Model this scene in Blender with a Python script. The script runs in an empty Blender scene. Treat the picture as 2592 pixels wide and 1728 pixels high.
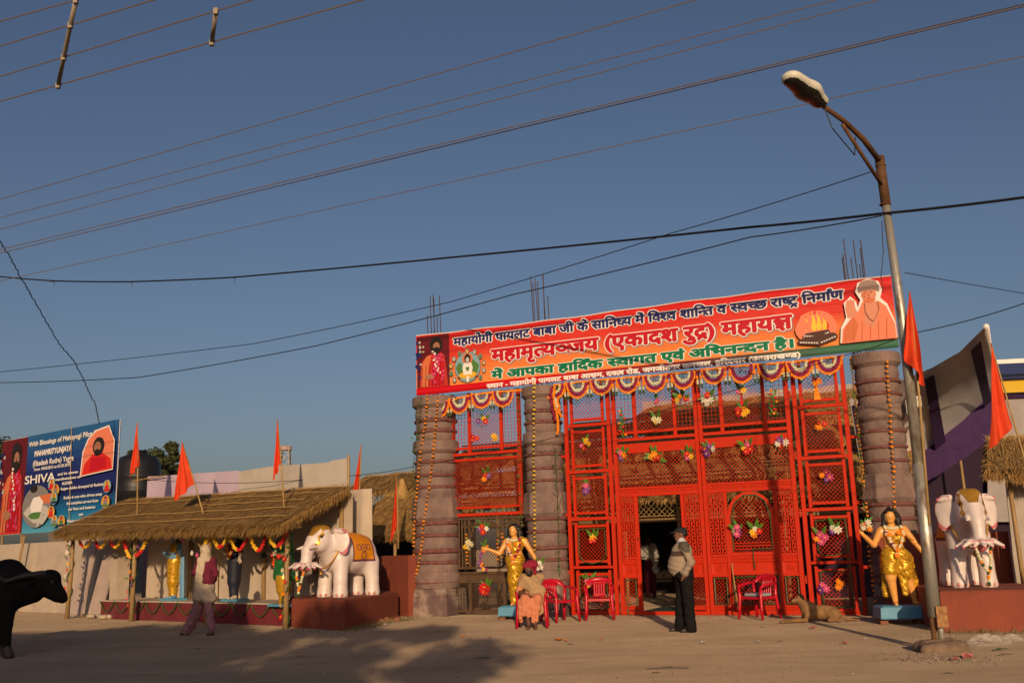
import bpy, bmesh, math, random
import numpy as np
from mathutils import Vector, Matrix

random.seed(7)
rng = np.random.default_rng(7)
SC = bpy.context.scene
COL = SC.collection
R = math.radians

# ------------------------------------------------------------------ camera
EYE = 1.45
PITCH, ROLL = 0.20665679, -0.02891652
FPX, CX, CY = 2493.5, 1296.0, 864.0
_f = Vector((0, math.cos(PITCH), math.sin(PITCH)))
_u = Vector((0, -math.sin(PITCH), math.cos(PITCH)))
_x = Vector((1, 0, 0))
_r = math.cos(ROLL) * _x + math.sin(ROLL) * _u
_up = -math.sin(ROLL) * _x + math.cos(ROLL) * _u
cam_d = bpy.data.cameras.new('camera')
cam = bpy.data.objects.new('camera', cam_d)
COL.objects.link(cam)
m = Matrix((( _r.x, _up.x, -_f.x, 0), (_r.y, _up.y, -_f.y, 0), (_r.z, _up.z, -_f.z, EYE), (0, 0, 0, 1)))
cam.matrix_world = m
cam_d.sensor_width = 36
cam_d.lens = 36 * FPX / 2592
cam_d.clip_end = 4000
SC.camera = cam

# ------------------------------------------------------------------ sky, sun, exposure
SUN_EL, SUN_AZ = R(13.5), R(1.6)          # the sun stands low behind the viewer
w = bpy.data.worlds.new('World')
SC.world = w
w.use_nodes = True
nt = w.node_tree
bg = nt.nodes['Background']
sky = nt.nodes.new('ShaderNodeTexSky')
sky.sky_type = 'NISHITA'
sky.sun_disc = False
sky.sun_elevation = SUN_EL
sky.sun_rotation = R(180) - SUN_AZ
sky.altitude = 200
sky.air_density = 1.0
sky.dust_density = 3.0
sky.ozone_density = 3.0
tint = nt.nodes.new('ShaderNodeMix'); tint.data_type = 'RGBA'; tint.blend_type = 'MULTIPLY'; tint.inputs[0].default_value = 1.0
tint.inputs[7].default_value = (1.10, 0.95, 0.93, 1)      # the whole sky a touch warmer: dusty evening air
nt.links.new(sky.outputs[0], tint.inputs[6])
nt.links.new(tint.outputs[2], bg.inputs[0])
bg.inputs[1].default_value = 0.09
sun_d = bpy.data.lights.new('sun', 'SUN')
sun_d.energy = 4.4
sun_d.angle = R(0.55)
sun_d.color = (1.0, 0.70, 0.42)
sun = bpy.data.objects.new('sun', sun_d)
COL.objects.link(sun)
sdir = Vector((-math.sin(SUN_AZ) * math.cos(SUN_EL), math.cos(SUN_AZ) * math.cos(SUN_EL), -math.sin(SUN_EL)))  # travel of the light
sun.rotation_euler = sdir.to_track_quat('-Z', 'Y').to_euler()
sun.location = (2, -20, 12)
SC.view_settings.view_transform = 'Standard'
SC.view_settings.look = 'None'
SC.view_settings.exposure = -0.30
SC.view_settings.gamma = 1
SC.view_settings.use_curve_mapping = False
SC.cycles.max_bounces = 6
SC.cycles.transparent_max_bounces = 12

# ------------------------------------------------------------------ helpers: pixel of the photograph -> place on a known plane
def ray(px, py):
    return _r * ((px - CX) / FPX) + _up * (-(py - CY) / FPX) + _f
def gnd(px, py, z=0.0):
    d = ray(px, py)
    return Vector((0, 0, EYE)) + d * ((z - EYE) / d.z)
def at_y(px, py, Y):
    d = ray(px, py)
    return Vector((0, 0, EYE)) + d * (Y / d.y)

class Frame:
    """a local frame standing on the ground: x along a front, y away from the road, z up"""
    def __init__(s, ox, oy, ang):
        s.o = Vector((ox, oy, 0)); s.a = ang
        s.x = Vector((math.cos(ang), -math.sin(ang), 0)); s.y = Vector((math.sin(ang), math.cos(ang), 0))
    def w(s, x, y, z=0.0):
        return s.o + s.x * x + s.y * y + Vector((0, 0, z))
    def loc(s, P):
        d = P - s.o
        return Vector((d.dot(s.x), d.dot(s.y), P.z))
    def px(s, px, py, y=0.0):
        d = ray(px, py); c = Vector((0, 0, EYE))
        t = (s.o + s.y * y - c).dot(s.y) / d.dot(s.y)
        return s.loc(c + d * t)
GATE = Frame(3.916, 20.927, 0.4186041)
SHEL = Frame(-11.65, 26.255, 0.6718)
WORLD = Frame(0, 0, 0)

# ------------------------------------------------------------------ materials
MATS = {}
def mat(name, col, rough=0.7, col2=None, scale=6.0, bump=0.0, bscale=40.0, metal=0.0, detail=4.0, spec=0.4, mix=(0.35, 0.65), stretch=None, sheen=0.0, trans=0.0, alpha=1.0):
    if name in MATS:
        return MATS[name]
    M = bpy.data.materials.new(name)
    M.use_nodes = True
    n = M.node_tree.nodes; l = M.node_tree.links
    b = n['Principled BSDF']
    b.inputs['Roughness'].default_value = rough
    b.inputs['Metallic'].default_value = metal
    b.inputs['Specular IOR Level'].default_value = spec
    b.inputs['Base Color'].default_value = (*col, 1)
    if alpha < 1:
        b.inputs['Alpha'].default_value = alpha
    if trans:
        b.inputs['Transmission Weight'].default_value = trans
    tc = n.new('ShaderNodeTexCoord')
    vec = tc.outputs['Object']
    if stretch:
        mp = n.new('ShaderNodeMapping'); mp.inputs['Scale'].default_value = stretch
        l.new(vec, mp.inputs[0]); vec = mp.outputs[0]
    if col2 is not None:
        nz = n.new('ShaderNodeTexNoise'); nz.inputs['Scale'].default_value = scale; nz.inputs['Detail'].default_value = detail
        nz.inputs['Roughness'].default_value = 0.6
        l.new(vec, nz.inputs['Vector'])
        rp = n.new('ShaderNodeValToRGB')
        rp.color_ramp.elements[0].position = mix[0]; rp.color_ramp.elements[0].color = (*col, 1)
        rp.color_ramp.elements[1].position = mix[1]; rp.color_ramp.elements[1].color = (*col2, 1)
        l.new(nz.outputs['Fac'], rp.inputs[0]); l.new(rp.outputs[0], b.inputs['Base Color'])
    if bump:
        nb = n.new('ShaderNodeTexNoise'); nb.inputs['Scale'].default_value = bscale; nb.inputs['Detail'].default_value = 5
        l.new(vec, nb.inputs['Vector'])
        bp = n.new('ShaderNodeBump'); bp.inputs['Strength'].default_value = bump; bp.inputs['Distance'].default_value = 0.02
        l.new(nb.outputs['Fac'], bp.inputs['Height']); l.new(bp.outputs[0], b.inputs['Normal'])
    if sheen:
        b.inputs['Sheen Weight'].default_value = sheen
    MATS[name] = M
    return M

# ------------------------------------------------------------------ mesh builder
class MB:
    def __init__(s):
        s.v = []; s.f = []; s.m = []; s.mi = 0
    def add(s, vs, fs, mi=None):
        o = len(s.v)
        s.v.extend([tuple(p) for p in vs])
        k = s.mi if mi is None else mi
        for f in fs:
            s.f.append(tuple(i + o for i in f)); s.m.append(k)
        return s
    def box(s, x0, x1, y0, y1, z0, z1, mi=None):
        vs = [(x0, y0, z0), (x1, y0, z0), (x1, y1, z0), (x0, y1, z0), (x0, y0, z1), (x1, y0, z1), (x1, y1, z1), (x0, y1, z1)]
        return s.add(vs, [(3, 2, 1, 0), (4, 5, 6, 7), (0, 1, 5, 4), (1, 2, 6, 5), (2, 3, 7, 6), (3, 0, 4, 7)], mi)
    def bar(s, p, q, w, h, ref=(0, 1, 0), mi=None):
        p = Vector(p); q = Vector(q); d = (q - p).normalized(); r = Vector(ref)
        a = d.cross(r)
        if a.length < 1e-5: a = d.cross(Vector((1, 0, 0)))
        a.normalize(); b = d.cross(a).normalized()
        a *= w / 2; b *= h / 2
        vs = [p - a - b, p + a - b, p + a + b, p - a + b, q - a - b, q + a - b, q + a + b, q - a + b]
        return s.add(vs, [(3, 2, 1, 0), (4, 5, 6, 7), (0, 1, 5, 4), (1, 2, 6, 5), (2, 3, 7, 6), (3, 0, 4, 7)], mi)
    def tube(s, pts, r, n=6, mi=None, caps=True):
        pts = [Vector(p) for p in pts]
        N = len(pts)
        rs = r if isinstance(r, (list, tuple)) else [r] * N
        vs = []; prev = None
        for i, p in enumerate(pts):
            d = (pts[min(i + 1, N - 1)] - pts[max(i - 1, 0)])
            if d.length < 1e-9: d = Vector((0, 0, 1))
            d.normalize()
            if prev is None:
                a = d.orthogonal().normalized()
            else:
                a = prev - d * prev.dot(d)
                a = a.normalized() if a.length > 1e-6 else d.orthogonal().normalized()
            prev = a; b = d.cross(a)
            for k in range(n):
                t = 2 * math.pi * k / n
                vs.append(p + (a * math.cos(t) + b * math.sin(t)) * rs[i])
        fs = []
        for i in range(N - 1):
            for k in range(n):
                k2 = (k + 1) % n
                fs.append((i * n + k, i * n + k2, (i + 1) * n + k2, (i + 1) * n + k))
        if caps:
            fs.append(tuple(range(n - 1, -1, -1))); fs.append(tuple((N - 1) * n + k for k in range(n)))
        return s.add(vs, fs, mi)
    def lathe(s, prof, n=24, c=(0, 0, 0), rot=0.0, mi=None):
        vs = []
        for r, z in prof:
            for k in range(n):
                t = 2 * math.pi * k / n + rot
                vs.append((c[0] + r * math.cos(t), c[1] + r * math.sin(t), c[2] + z))
        fs = []
        for i in range(len(prof) - 1):
            for k in range(n):
                k2 = (k + 1) % n
                fs.append((i * n + k, i * n + k2, (i + 1) * n + k2, (i + 1) * n + k))
        fs.append(tuple(range(n - 1, -1, -1))); fs.append(tuple((len(prof) - 1) * n + k for k in range(n)))
        return s.add(vs, fs, mi)
    def torus(s, c, R_, r, n=28, k=8, mi=None, arc=None):
        vs = []; fs = []
        for i in range(n):
            t = 2 * math.pi * i / n
            for j in range(k):
                a = 2 * math.pi * j / k
                rr = R_ + r * math.cos(a)
                vs.append((c[0] + rr * math.cos(t), c[1] + rr * math.sin(t), c[2] + r * math.sin(a)))
        for i in range(n):
            for j in range(k):
                i2 = (i + 1) % n; j2 = (j + 1) % k
                fs.append((i * k + j, i2 * k + j, i2 * k + j2, i * k + j2))
        return s.add(vs, fs, mi)
    def ball(s, c, r, n=6, mi=None, sc=(1, 1, 1)):
        vs = [(c[0], c[1], c[2] + r * sc[2])]
        fs = []
        rings = max(2, n // 2)
        for i in range(1, rings):
            a = math.pi * i / rings
            for k in range(n):
                t = 2 * math.pi * k / n
                vs.append((c[0] + r * sc[0] * math.sin(a) * math.cos(t), c[1] + r * sc[1] * math.sin(a) * math.sin(t), c[2] + r * sc[2] * math.cos(a)))
        vs.append((c[0], c[1], c[2] - r * sc[2]))
        for k in range(n):
            fs.append((0, 1 + k, 1 + (k + 1) % n))
        for i in range(rings - 2):
            for k in range(n):
                a = 1 + i * n + k; b = 1 + i * n + (k + 1) % n
                fs.append((a, a + n, b + n, b))
        L = len(vs) - 1; o = 1 + (rings - 2) * n
        for k in range(n):
            fs.append((L, o + (k + 1) % n, o + k))
        return s.add(vs, fs, mi)
    def plate(s, pts, t, mi=None):
        """closed slab from a polygon (list of 3-D points, roughly planar), thickness vector t"""
        n = len(pts); t = Vector(t); P = [Vector(p) for p in pts]
        vs = P + [p + t for p in P]
        fs = [tuple(range(n)), tuple(range(2 * n - 1, n - 1, -1))]
        for i in range(n):
            j = (i + 1) % n
            fs.append((j, i, n + i, n + j))
        return s.add(vs, fs, mi)
    def xf(s, M, start=0):
        for i in range(start, len(s.v)):
            s.v[i] = tuple(M @ Vector(s.v[i]))
        return s
    def mesh(s, name, mats, smooth=False):
        me = bpy.data.meshes.new(name)
        me.from_pydata(s.v, [], s.f)
        if not isinstance(mats, (list, tuple)): mats = [mats]
        for mm in mats: me.materials.append(mm)
        if len(mats) > 1:
            me.polygons.foreach_set('material_index', s.m)
        if smooth:
            me.polygons.foreach_set('use_smooth', [True] * len(me.polygons))
        me.update()
        return me

def link(name, me, parent=None):
    o = bpy.data.objects.new(name, me)
    COL.objects.link(o)
    if parent is not None:
        o.parent = parent
    return o
def part(name, mb, mats, parent, smooth=False, stuff=False, label=None):
    o = link(name, mb.mesh(name, mats, smooth), parent)
    if stuff: o['kind'] = 'stuff'
    if label: o['label'] = label
    return o
def tag(o, label, cat, group=None):
    o['label'] = label; o['category'] = cat
    if group: o['group'] = group
    return o
def put(o, fr, x, y, z=0.0, rz=0.0):
    o.location = fr.w(x, y, z)
    o.rotation_euler = (0, 0, rz - fr.a)
    return o
def thing(name, label, cat, fr, loc=(0, 0, 0), rz=0.0, group=None):
    o = bpy.data.objects.new(name, None)
    COL.objects.link(o)
    o.empty_display_size = 0.2
    put(o, fr, *loc, rz)
    return tag(o, label, cat, group)
def single(name, mb, mats, label, cat, fr, loc=(0, 0, 0), rz=0.0, group=None, smooth=False):
    o = link(name, mb.mesh(name, mats, smooth))
    put(o, fr, *loc, rz)
    return tag(o, label, cat, group)
def struct(name, mb, mats, smooth=False):
    o = link(name, mb.mesh(name, mats, smooth)); o['kind'] = 'structure'
    return o
def dup(root, label=None):
    r = root.copy(); COL.objects.link(r)
    if label: r['label'] = label
    for ch in list(root.children):
        c = ch.copy(); COL.objects.link(c); c.parent = r
        for g in ch.children:
            d = g.copy(); COL.objects.link(d); d.parent = c
    return r

# ------------------------------------------------------------------ solid figures from blended limbs (one continuous skin)
def S(a, b, ra, rb=None, m=0, k=0.03, sq=None, neg=False):
    return dict(t='s', a=np.array(a, float), b=np.array(b, float), ra=ra, rb=ra if rb is None else rb, m=m, k=k, sq=sq, neg=neg)
def El(c, r, m=0, k=0.03, rot=None, neg=False):
    return dict(t='e', c=np.array(c, float), r=np.array(r, float), m=m, k=k, rot=rot, neg=neg)
def _ev(p, X):
    if p['t'] == 's':
        a, b = p['a'], p['b']; Y = X
        if p['sq'] is not None:
            q = np.array(p['sq']); c = (a + b) / 2
            Y = (X - c) / q + c; a = (a - c) / q + c; b = (b - c) / q + c
        d = b - a; L = max(d @ d, 1e-9)
        t = np.clip(((Y - a) @ d) / L, 0, 1)
        v = np.linalg.norm(Y - a - t[..., None] * d, axis=-1) - (p['ra'] + (p['rb'] - p['ra']) * t)
        if p['sq'] is not None: v = v * min(p['sq'])
        return v
    Y = X - p['c']
    if p['rot'] is not None: Y = Y @ np.array(p['rot'])
    r = p['r']
    k0 = np.linalg.norm(Y / r, axis=-1); k1 = np.linalg.norm(Y / (r * r), axis=-1)
    return k0 * (k0 - 1) / np.maximum(k1, 1e-6)
def _bb(p):
    if p['t'] == 's':
        q = np.array(p['sq']) if p['sq'] is not None else np.ones(3)
        rr = max(p['ra'], p['rb']) * np.maximum(q, 1)
        return np.minimum(p['a'], p['b']) - rr, np.maximum(p['a'], p['b']) + rr
    rr = p['r'] if p['rot'] is None else np.full(3, p['r'].max())
    return p['c'] - rr, p['c'] + rr
def figure(name, prims, mats, vox=0.012, paints=(), parent=None, smooth=True, folds=(), amp=0.006):
    lo = np.min([_bb(p)[0] for p in prims], 0) - 3 * vox; hi = np.max([_bb(p)[1] for p in prims], 0) + 3 * vox
    n = np.ceil((hi - lo) / vox).astype(int) + 1
    F = np.full(n, 0.5, np.float32)
    ax = [lo[i] + np.arange(n[i]) * vox for i in range(3)]
    for p in prims:
        b0, b1 = _bb(p); pad = p['k'] + 2.5 * vox
        i0 = np.maximum(np.floor((b0 - pad - lo) / vox).astype(int), 0); i1 = np.minimum(np.ceil((b1 + pad - lo) / vox).astype(int) + 1, n)
        X = np.stack(np.meshgrid(*[ax[i][i0[i]:i1[i]] for i in range(3)], indexing='ij'), -1)
        d = _ev(p, X).astype(np.float32)
        sl = tuple(slice(i0[i], i1[i]) for i in range(3))
        A = F[sl]
        if p['neg']:
            F[sl] = np.maximum(A, -d)
        else:
            k = max(p['k'], 1e-4); h = np.clip(0.5 + 0.5 * (A - d) / k, 0, 1)
            F[sl] = A * (1 - h) + d * h - k * h * (1 - h)
    ins = F < 0
    # surface nets
    cn = n - 1
    cnt = np.zeros(cn, np.int8); acc = np.zeros((*cn, 3), np.float32); num = np.zeros(cn, np.float32)
    def sl(o, a=None):
        return tuple(slice(o[i], o[i] + cn[i]) for i in range(3))
    corners = [(i, j, k) for i in (0, 1) for j in (0, 1) for k in (0, 1)]
    for c in corners: cnt += ins[sl(c)]
    act = (cnt > 0) & (cnt < 8)
    for a in range(3):
        for c in corners:
            if c[a]: continue
            e = list(c); e[a] = 1
            f0 = F[sl(c)]; f1 = F[sl(e)]
            x = (f0 < 0) != (f1 < 0)
            t = np.where(x, f0 / np.where(np.abs(f0 - f1) < 1e-9, 1, f0 - f1), 0)
            for ax_ in range(3):
                base = c[ax_] if ax_ != a else None
                acc[..., ax_] += np.where(x, t if ax_ == a else c[ax_], 0)
            num += x
    idx = np.full(cn, -1, np.int64); ids = np.argwhere(act); idx[act] = np.arange(len(ids))
    V = lo + (ids + acc[act] / np.maximum(num[act], 1)[:, None]) * vox
    Q = []
    for a in range(3):
        b, c = (a + 1) % 3, (a + 2) % 3
        s0 = [slice(1, -1)] * 3; s0[a] = slice(0, -1); s1 = list(s0); s1[a] = slice(1, None)
        i0 = ins[tuple(s0)]; i1 = ins[tuple(s1)]
        for flag in (True, False):
            g = np.argwhere((i0 == flag) & (i1 != flag))
            if len(g) == 0: continue
            off = np.array([1, 1, 1]); off[a] = 0
            g = g + off
            eb = np.zeros(3, int); eb[b] = 1; ec = np.zeros(3, int); ec[c] = 1
            q = [g - eb - ec, g - ec, g, g - eb]
            if not flag: q = q[::-1]
            Q.append(np.stack([idx[tuple(k.T)] for k in q], 1))
    Q = np.concatenate(Q); Q = Q[(Q >= 0).all(1)]
    me = bpy.data.meshes.new(name)
    me.from_pydata(V.tolist(), [], Q.tolist())
    for mm in mats: me.materials.append(mm)
    cen = V[Q].mean(1)
    best = np.full(len(cen), 1e9); mi = np.zeros(len(cen), np.int32)
    for p in prims:
        if p['neg']: continue
        d = _ev(p, cen); k = d < best
        best[k] = d[k]; mi[k] = p['m']
    for kind, arg, m_ in paints:
        if kind == 'box': inside = np.all((cen > np.array(arg[0])) & (cen < np.array(arg[1])), 1)
        elif kind == 'fn': inside = arg(cen)
        else: inside = _ev(arg, cen) < 0
        mi[inside] = m_
    me.polygons.foreach_set('material_index', mi)
    if smooth: me.polygons.foreach_set('use_smooth', np.ones(len(Q), bool))
    me.update()
    if folds:            # cloth folds: ripple the clothed skin along its normals
        keep = np.isin(mi, folds); cl = np.zeros(len(V), bool); cl[Q[keep].ravel()] = True; cl[Q[~keep].ravel()] = False
        N = np.zeros(len(V) * 3); me.vertices.foreach_get('normal', N); N = N.reshape(-1, 3)
        x, y, z = V.T
        w_ = np.sin(24 * x + 5 * np.sin(6 * z + 2 * y) + 9 * z) * np.sin(17 * y + 4 * np.sin(9 * z) - 7 * z) + 0.6 * np.sin(38 * z + 9 * np.sin(8 * x + 5 * y)) * np.sin(13 * x + 11 * y)
        V2 = V + N * (w_ * amp * cl)[:, None]
        me.vertices.foreach_set('co', V2.ravel()); me.update()
    return link(name, me, parent)

# ------------------------------------------------------------------ lettering
_tcache = {}
def glyphs(body):
    """flat triangles of a piece of text set at size 1"""
    if body in _tcache: return _tcache[body]
    c = bpy.data.curves.new('lettering', 'FONT'); c.body = body; c.size = 1; c.resolution_u = 3; c.fill_mode = 'FRONT'
    o = bpy.data.objects.new('lettering', c); COL.objects.link(o)
    bpy.context.view_layer.update()
    me = bpy.data.meshes.new_from_object(o.evaluated_get(bpy.context.evaluated_depsgraph_get()))
    vs = np.array([v.co[:2] for v in me.vertices]) if len(me.vertices) else np.zeros((0, 2))
    fs = [tuple(p.vertices) for p in me.polygons]
    COL.objects.unlink(o); bpy.data.objects.remove(o); bpy.data.curves.remove(c); bpy.data.meshes.remove(me)
    _tcache[body] = (vs, fs)
    return vs, fs
def crop(vs, fs, xmax):
    bm = bmesh.new(); bv = [bm.verts.new((x, y, 0)) for x, y in vs]
    for f in fs:
        try: bm.faces.new([bv[i] for i in f])
        except ValueError: pass
    bmesh.ops.bisect_plane(bm, geom=bm.verts[:] + bm.edges[:] + bm.faces[:], plane_co=(xmax, 0, 0), plane_no=(1, 0, 0), clear_outer=True)
    bm.verts.index_update()
    o = np.array([v.co[:2] for v in bm.verts]); f = [tuple(v.index for v in p.verts) for p in bm.faces]
    bm.free()
    return o, f
def stroke(pts, w):
    """a ribbon of width w through 2-D points"""
    vs = []; fs = []
    for i in range(len(pts) - 1):
        p = np.array(pts[i], float); q = np.array(pts[i + 1], float); d = (q - p) / max(np.linalg.norm(q - p), 1e-6); nn = np.array([-d[1], d[0]]) * w / 2
        p2 = p - d * w * 0.3; q2 = q + d * w * 0.3
        o = len(vs); vs += [p2 - nn, q2 - nn, q2 + nn, p2 + nn]; fs.append((o, o + 1, o + 2, o + 3))
    return np.array(vs), fs
def body_i(sg):
    return sg == '\u093f'
def compose(segs):
    """segs: plain text, ('half', ch) consonant without its stem, ('mark', strokes) drawn over the last letter"""
    V = []; Fc = []; x = 0.0; last = (0, 0)
    for sg in segs:
        if isinstance(sg, str):
            if sg.strip() == '':
                x += 0.30 * len(sg); continue
            lead = len(sg) - len(sg.lstrip(' ')); trail = len(sg) - len(sg.rstrip(' '))
            x += 0.3 * lead; body = sg.strip(' ')
            vs, fs = glyphs(body); vs = vs.copy()
        elif sg[0] == 'half':
            vs, fs = glyphs(sg[1]); vs = vs.copy(); mx = vs[:, 0].max()
            vs, fs = crop(vs, fs, mx - sg[2] if len(sg) > 2 else mx - 0.17); trail = 0
        elif sg[0] == 'mark':
            for pts in sg[1]:
                vs, fs = stroke([(last[1] + px, py) for px, py in pts], 0.075)
                Fc += [tuple(i + sum(len(q) for q in V) for i in f) for f in fs]; V.append(vs)
            continue
        elif sg[0] == 'glyph':
            vs = np.zeros((0, 2)); fs = []; trail = 0
            for pts in sg[1]:
                v2, f2 = stroke(pts, 0.08); fs += [tuple(i + len(vs) for i in f) for f in f2]; vs = np.concatenate([vs, v2])
        x0 = vs[:, 0].min(); w_ = vs[:, 0].max() - x0
        vs[:, 0] += x - x0
        o = sum(len(q) for q in V)
        Fc += [tuple(i + o for i in f) for f in fs]; V.append(vs)
        last = (x, x + w_); x += (0.24 if body_i(sg) else w_ - 0.012) + 0.3 * trail
    V = np.concatenate(V)
    return V, Fc
def lettering(mb, V, Fc, place, bold=0.02, layers=8, d0=0.0, dstep=0.0003, mi=0, shift=(0, 0)):
    """print the letters several times, slightly shifted, to make them bold. place(x, y, d) -> point"""
    offs = [(0, 0)] + [(bold * math.cos(2 * math.pi * k / layers), bold * math.sin(2 * math.pi * k / layers)) for k in range(layers)] if bold else [(0, 0)]
    for i, (dx, dy) in enumerate(offs):
        mb.add([place(x + dx + shift[0], y + dy + shift[1], d0 + i * dstep) for x, y in V], Fc, mi)
# ------------------------------------------------------------------ palette
RED = mat('red gate paint', (0.56, 0.022, 0.003), 0.55, (0.46, 0.026, 0.005), 9, 0.25, 60, spec=0.2)
RED2 = mat('red gate paint thin', (0.50, 0.03, 0.005), 0.6, (0.40, 0.028, 0.007), 14, spec=0.2)
BROWN = mat('brown gate paint', (0.11, 0.062, 0.032), 0.55, (0.07, 0.04, 0.022), 8)
STONE = mat('mauve painted plaster', (0.265, 0.182, 0.150), 0.92, (0.145, 0.098, 0.088), 3.6, 0.9, 16, mix=(0.3, 0.7), detail=9)
STONE2 = mat('bare patchy plaster', (0.33, 0.25, 0.20), 0.92, (0.15, 0.095, 0.09), 2.6, 0.5, 18, mix=(0.4, 0.56))
RING = mat('faded maroon ring paint', (0.15, 0.036, 0.032), 0.85, (0.19, 0.095, 0.085), 9, 0.35, 30)
STEEL = mat('rusty steel bar', (0.07, 0.04, 0.03), 0.8, (0.12, 0.06, 0.035), 12, metal=0.3)
ORANGE = mat('marigold orange', (0.82, 0.20, 0.006), 0.75, (0.90, 0.30, 0.01), 18)
YELLOW = mat('yellow flower', (0.82, 0.55, 0.03), 0.75, (0.80, 0.42, 0.02), 18)
MAROON = mat('maroon flower', (0.22, 0.006, 0.045), 0.75, (0.30, 0.015, 0.07), 18)
CREAM = mat('cream flower', (0.68, 0.66, 0.44), 0.75, (0.60, 0.56, 0.34), 18)
WHITE_F = mat('white flower', (0.78, 0.76, 0.66), 0.7)
PINK = mat('pink flower', (0.66, 0.05, 0.20), 0.7, (0.7, 0.12, 0.3), 15)
REDF = mat('red flower', (0.62, 0.012, 0.015), 0.65)
PURPLE = mat('purple flower', (0.20, 0.05, 0.32), 0.7)
LEAFG = mat('plastic leaf green', (0.10, 0.24, 0.025), 0.5, (0.06, 0.15, 0.02), 8)
LEAFD = mat('dark leaf green', (0.030, 0.065, 0.016), 0.6, (0.05, 0.09, 0.02), 20)
TINSEL = mat('dark green tinsel', (0.035, 0.075, 0.020), 0.28, (0.08, 0.12, 0.03), 60, spec=0.8)
STRAW3 = mat('golden fresh straw', (0.66, 0.43, 0.16), 0.9, (0.46, 0.28, 0.09), 9)
THATCH = mat('dry thatch', (0.38, 0.225, 0.07), 0.95, (0.25, 0.14, 0.045), 5, 0.8, 50, stretch=(1, 1, 1))
STRAW = mat('straw strands', (0.50, 0.315, 0.11), 0.9, (0.32, 0.19, 0.06), 9)
STRAW2 = mat('dark straw strands', (0.22, 0.125, 0.04), 0.95, (0.34, 0.20, 0.065), 9)
BAMBOO = mat('split bamboo', (0.42, 0.28, 0.11), 0.6, (0.32, 0.20, 0.07), 8)
POLE_W = mat('bamboo pole', (0.36, 0.24, 0.10), 0.6, (0.26, 0.16, 0.07), 6, stretch=(6, 6, 1))
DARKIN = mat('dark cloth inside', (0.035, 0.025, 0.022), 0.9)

# ------------------------------------------------------------------ the ground
def build_ground():
    def axis(lo, hi, a, b, st):
        far = [lo, lo * 0.5, lo * 0.25, lo * 0.12]
        mid = list(np.arange(a, b + 1e-6, st))
        far2 = [hi * 0.12, hi * 0.25, hi * 0.5, hi]
        return [q for q in far if q < a - 1] + mid + [q for q in far2 if q > b + 1]
    xs = axis(-1800, 1800, -22, 18, 0.5); ys = axis(-1800, 1800, -14, 34, 0.5)
    mb = MB(); nx, ny = len(xs), len(ys)
    for y in ys:
        for x in xs:
            near = 1.0 if (-22 <= x <= 18 and 2 < y < 17.6) else 0.0
            z = near * (0.012 * math.sin(0.9 * x + 0.3 * y) * math.sin(0.7 * y + 1) + random.uniform(-0.0012, 0.0012)) - 0.004
            mb.v.append((x, y, z))
    for j in range(ny - 1):
        for i in range(nx - 1):
            a = j * nx + i
            mb.f.append((a, a + 1, a + nx + 1, a + nx)); mb.m.append(0)
    M = bpy.data.materials.new('dusty road earth'); M.use_nodes = True
    n = M.node_tree.nodes; l = M.node_tree.links; b = n['Principled BSDF']
    b.inputs['Roughness'].default_value = 0.95; b.inputs['Specular IOR Level'].default_value = 0.15; b.inputs['Diffuse Roughness'].default_value = 1.0
    tc = n.new('ShaderNodeTexCoord')
    def noise(sc, det=6, stretch=None):
        nz = n.new('ShaderNodeTexNoise'); nz.inputs['Scale'].default_value = sc; nz.inputs['Detail'].default_value = det; nz.inputs['Roughness'].default_value = 0.62
        if stretch:
            mp = n.new('ShaderNodeMapping'); mp.inputs['Scale'].default_value = stretch; mp.inputs['Rotation'].default_value = (0, 0, 0.42)
            l.new(tc.outputs['Object'], mp.inputs[0]); l.new(mp.outputs[0], nz.inputs['Vector'])
        else:
            l.new(tc.outputs['Object'], nz.inputs['Vector'])
        return nz
    def ramp(src, e):
        r = n.new('ShaderNodeValToRGB'); r.color_ramp.elements[0].position = e[0][0]; r.color_ramp.elements[0].color = (*e[0][1], 1)
        r.color_ramp.elements[1].position = e[1][0]; r.color_ramp.elements[1].color = (*e[1][1], 1)
        l.new(src, r.inputs[0]); return r
    base = ramp(noise(0.5, 8, (1, 1.6, 1)).outputs['Fac'], ((0.34, (0.255, 0.192, 0.132)), (0.66, (0.345, 0.262, 0.182))))
    track = ramp(noise(1.1, 6, (0.5, 2.4, 1)).outputs['Fac'], ((0.36, (0.86, 0.85, 0.84)), (0.64, (1.05, 1.04, 1.02))))
    grit = ramp(noise(38, 3).outputs['Fac'], ((0.30, (0.66, 0.64, 0.62)), (0.52, (1.05, 1.05, 1.05))))
    m1 = n.new('ShaderNodeMix'); m1.data_type = 'RGBA'; m1.blend_type = 'MULTIPLY'; m1.inputs[0].default_value = 0.75
    l.new(base.outputs[0], m1.inputs[6]); l.new(track.outputs[0], m1.inputs[7])
    m2 = n.new('ShaderNodeMix'); m2.data_type = 'RGBA'; m2.blend_type = 'MULTIPLY'; m2.inputs[0].default_value = 0.7
    l.new(m1.outputs[2], m2.inputs[6]); l.new(grit.outputs[0], m2.inputs[7])
    l.new(m2.outputs[2], b.inputs['Base Color'])
    bp = n.new('ShaderNodeBump'); bp.inputs['Strength'].default_value = 0.7; bp.inputs['Distance'].default_value = 0.03
    ad = n.new('ShaderNodeMath'); ad.operation = 'MULTIPLY_ADD'; ad.inputs[1].default_value = 0.5
    l.new(noise(60, 4).outputs['Fac'], ad.inputs[0]); l.new(noise(4, 7, (1, 1.5, 1)).outputs['Fac'], ad.inputs[2])
    l.new(ad.outputs[0], bp.inputs['Height']); l.new(bp.outputs[0], b.inputs['Normal'])
    struct('ground', mb, M, True)
build_ground()

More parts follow.
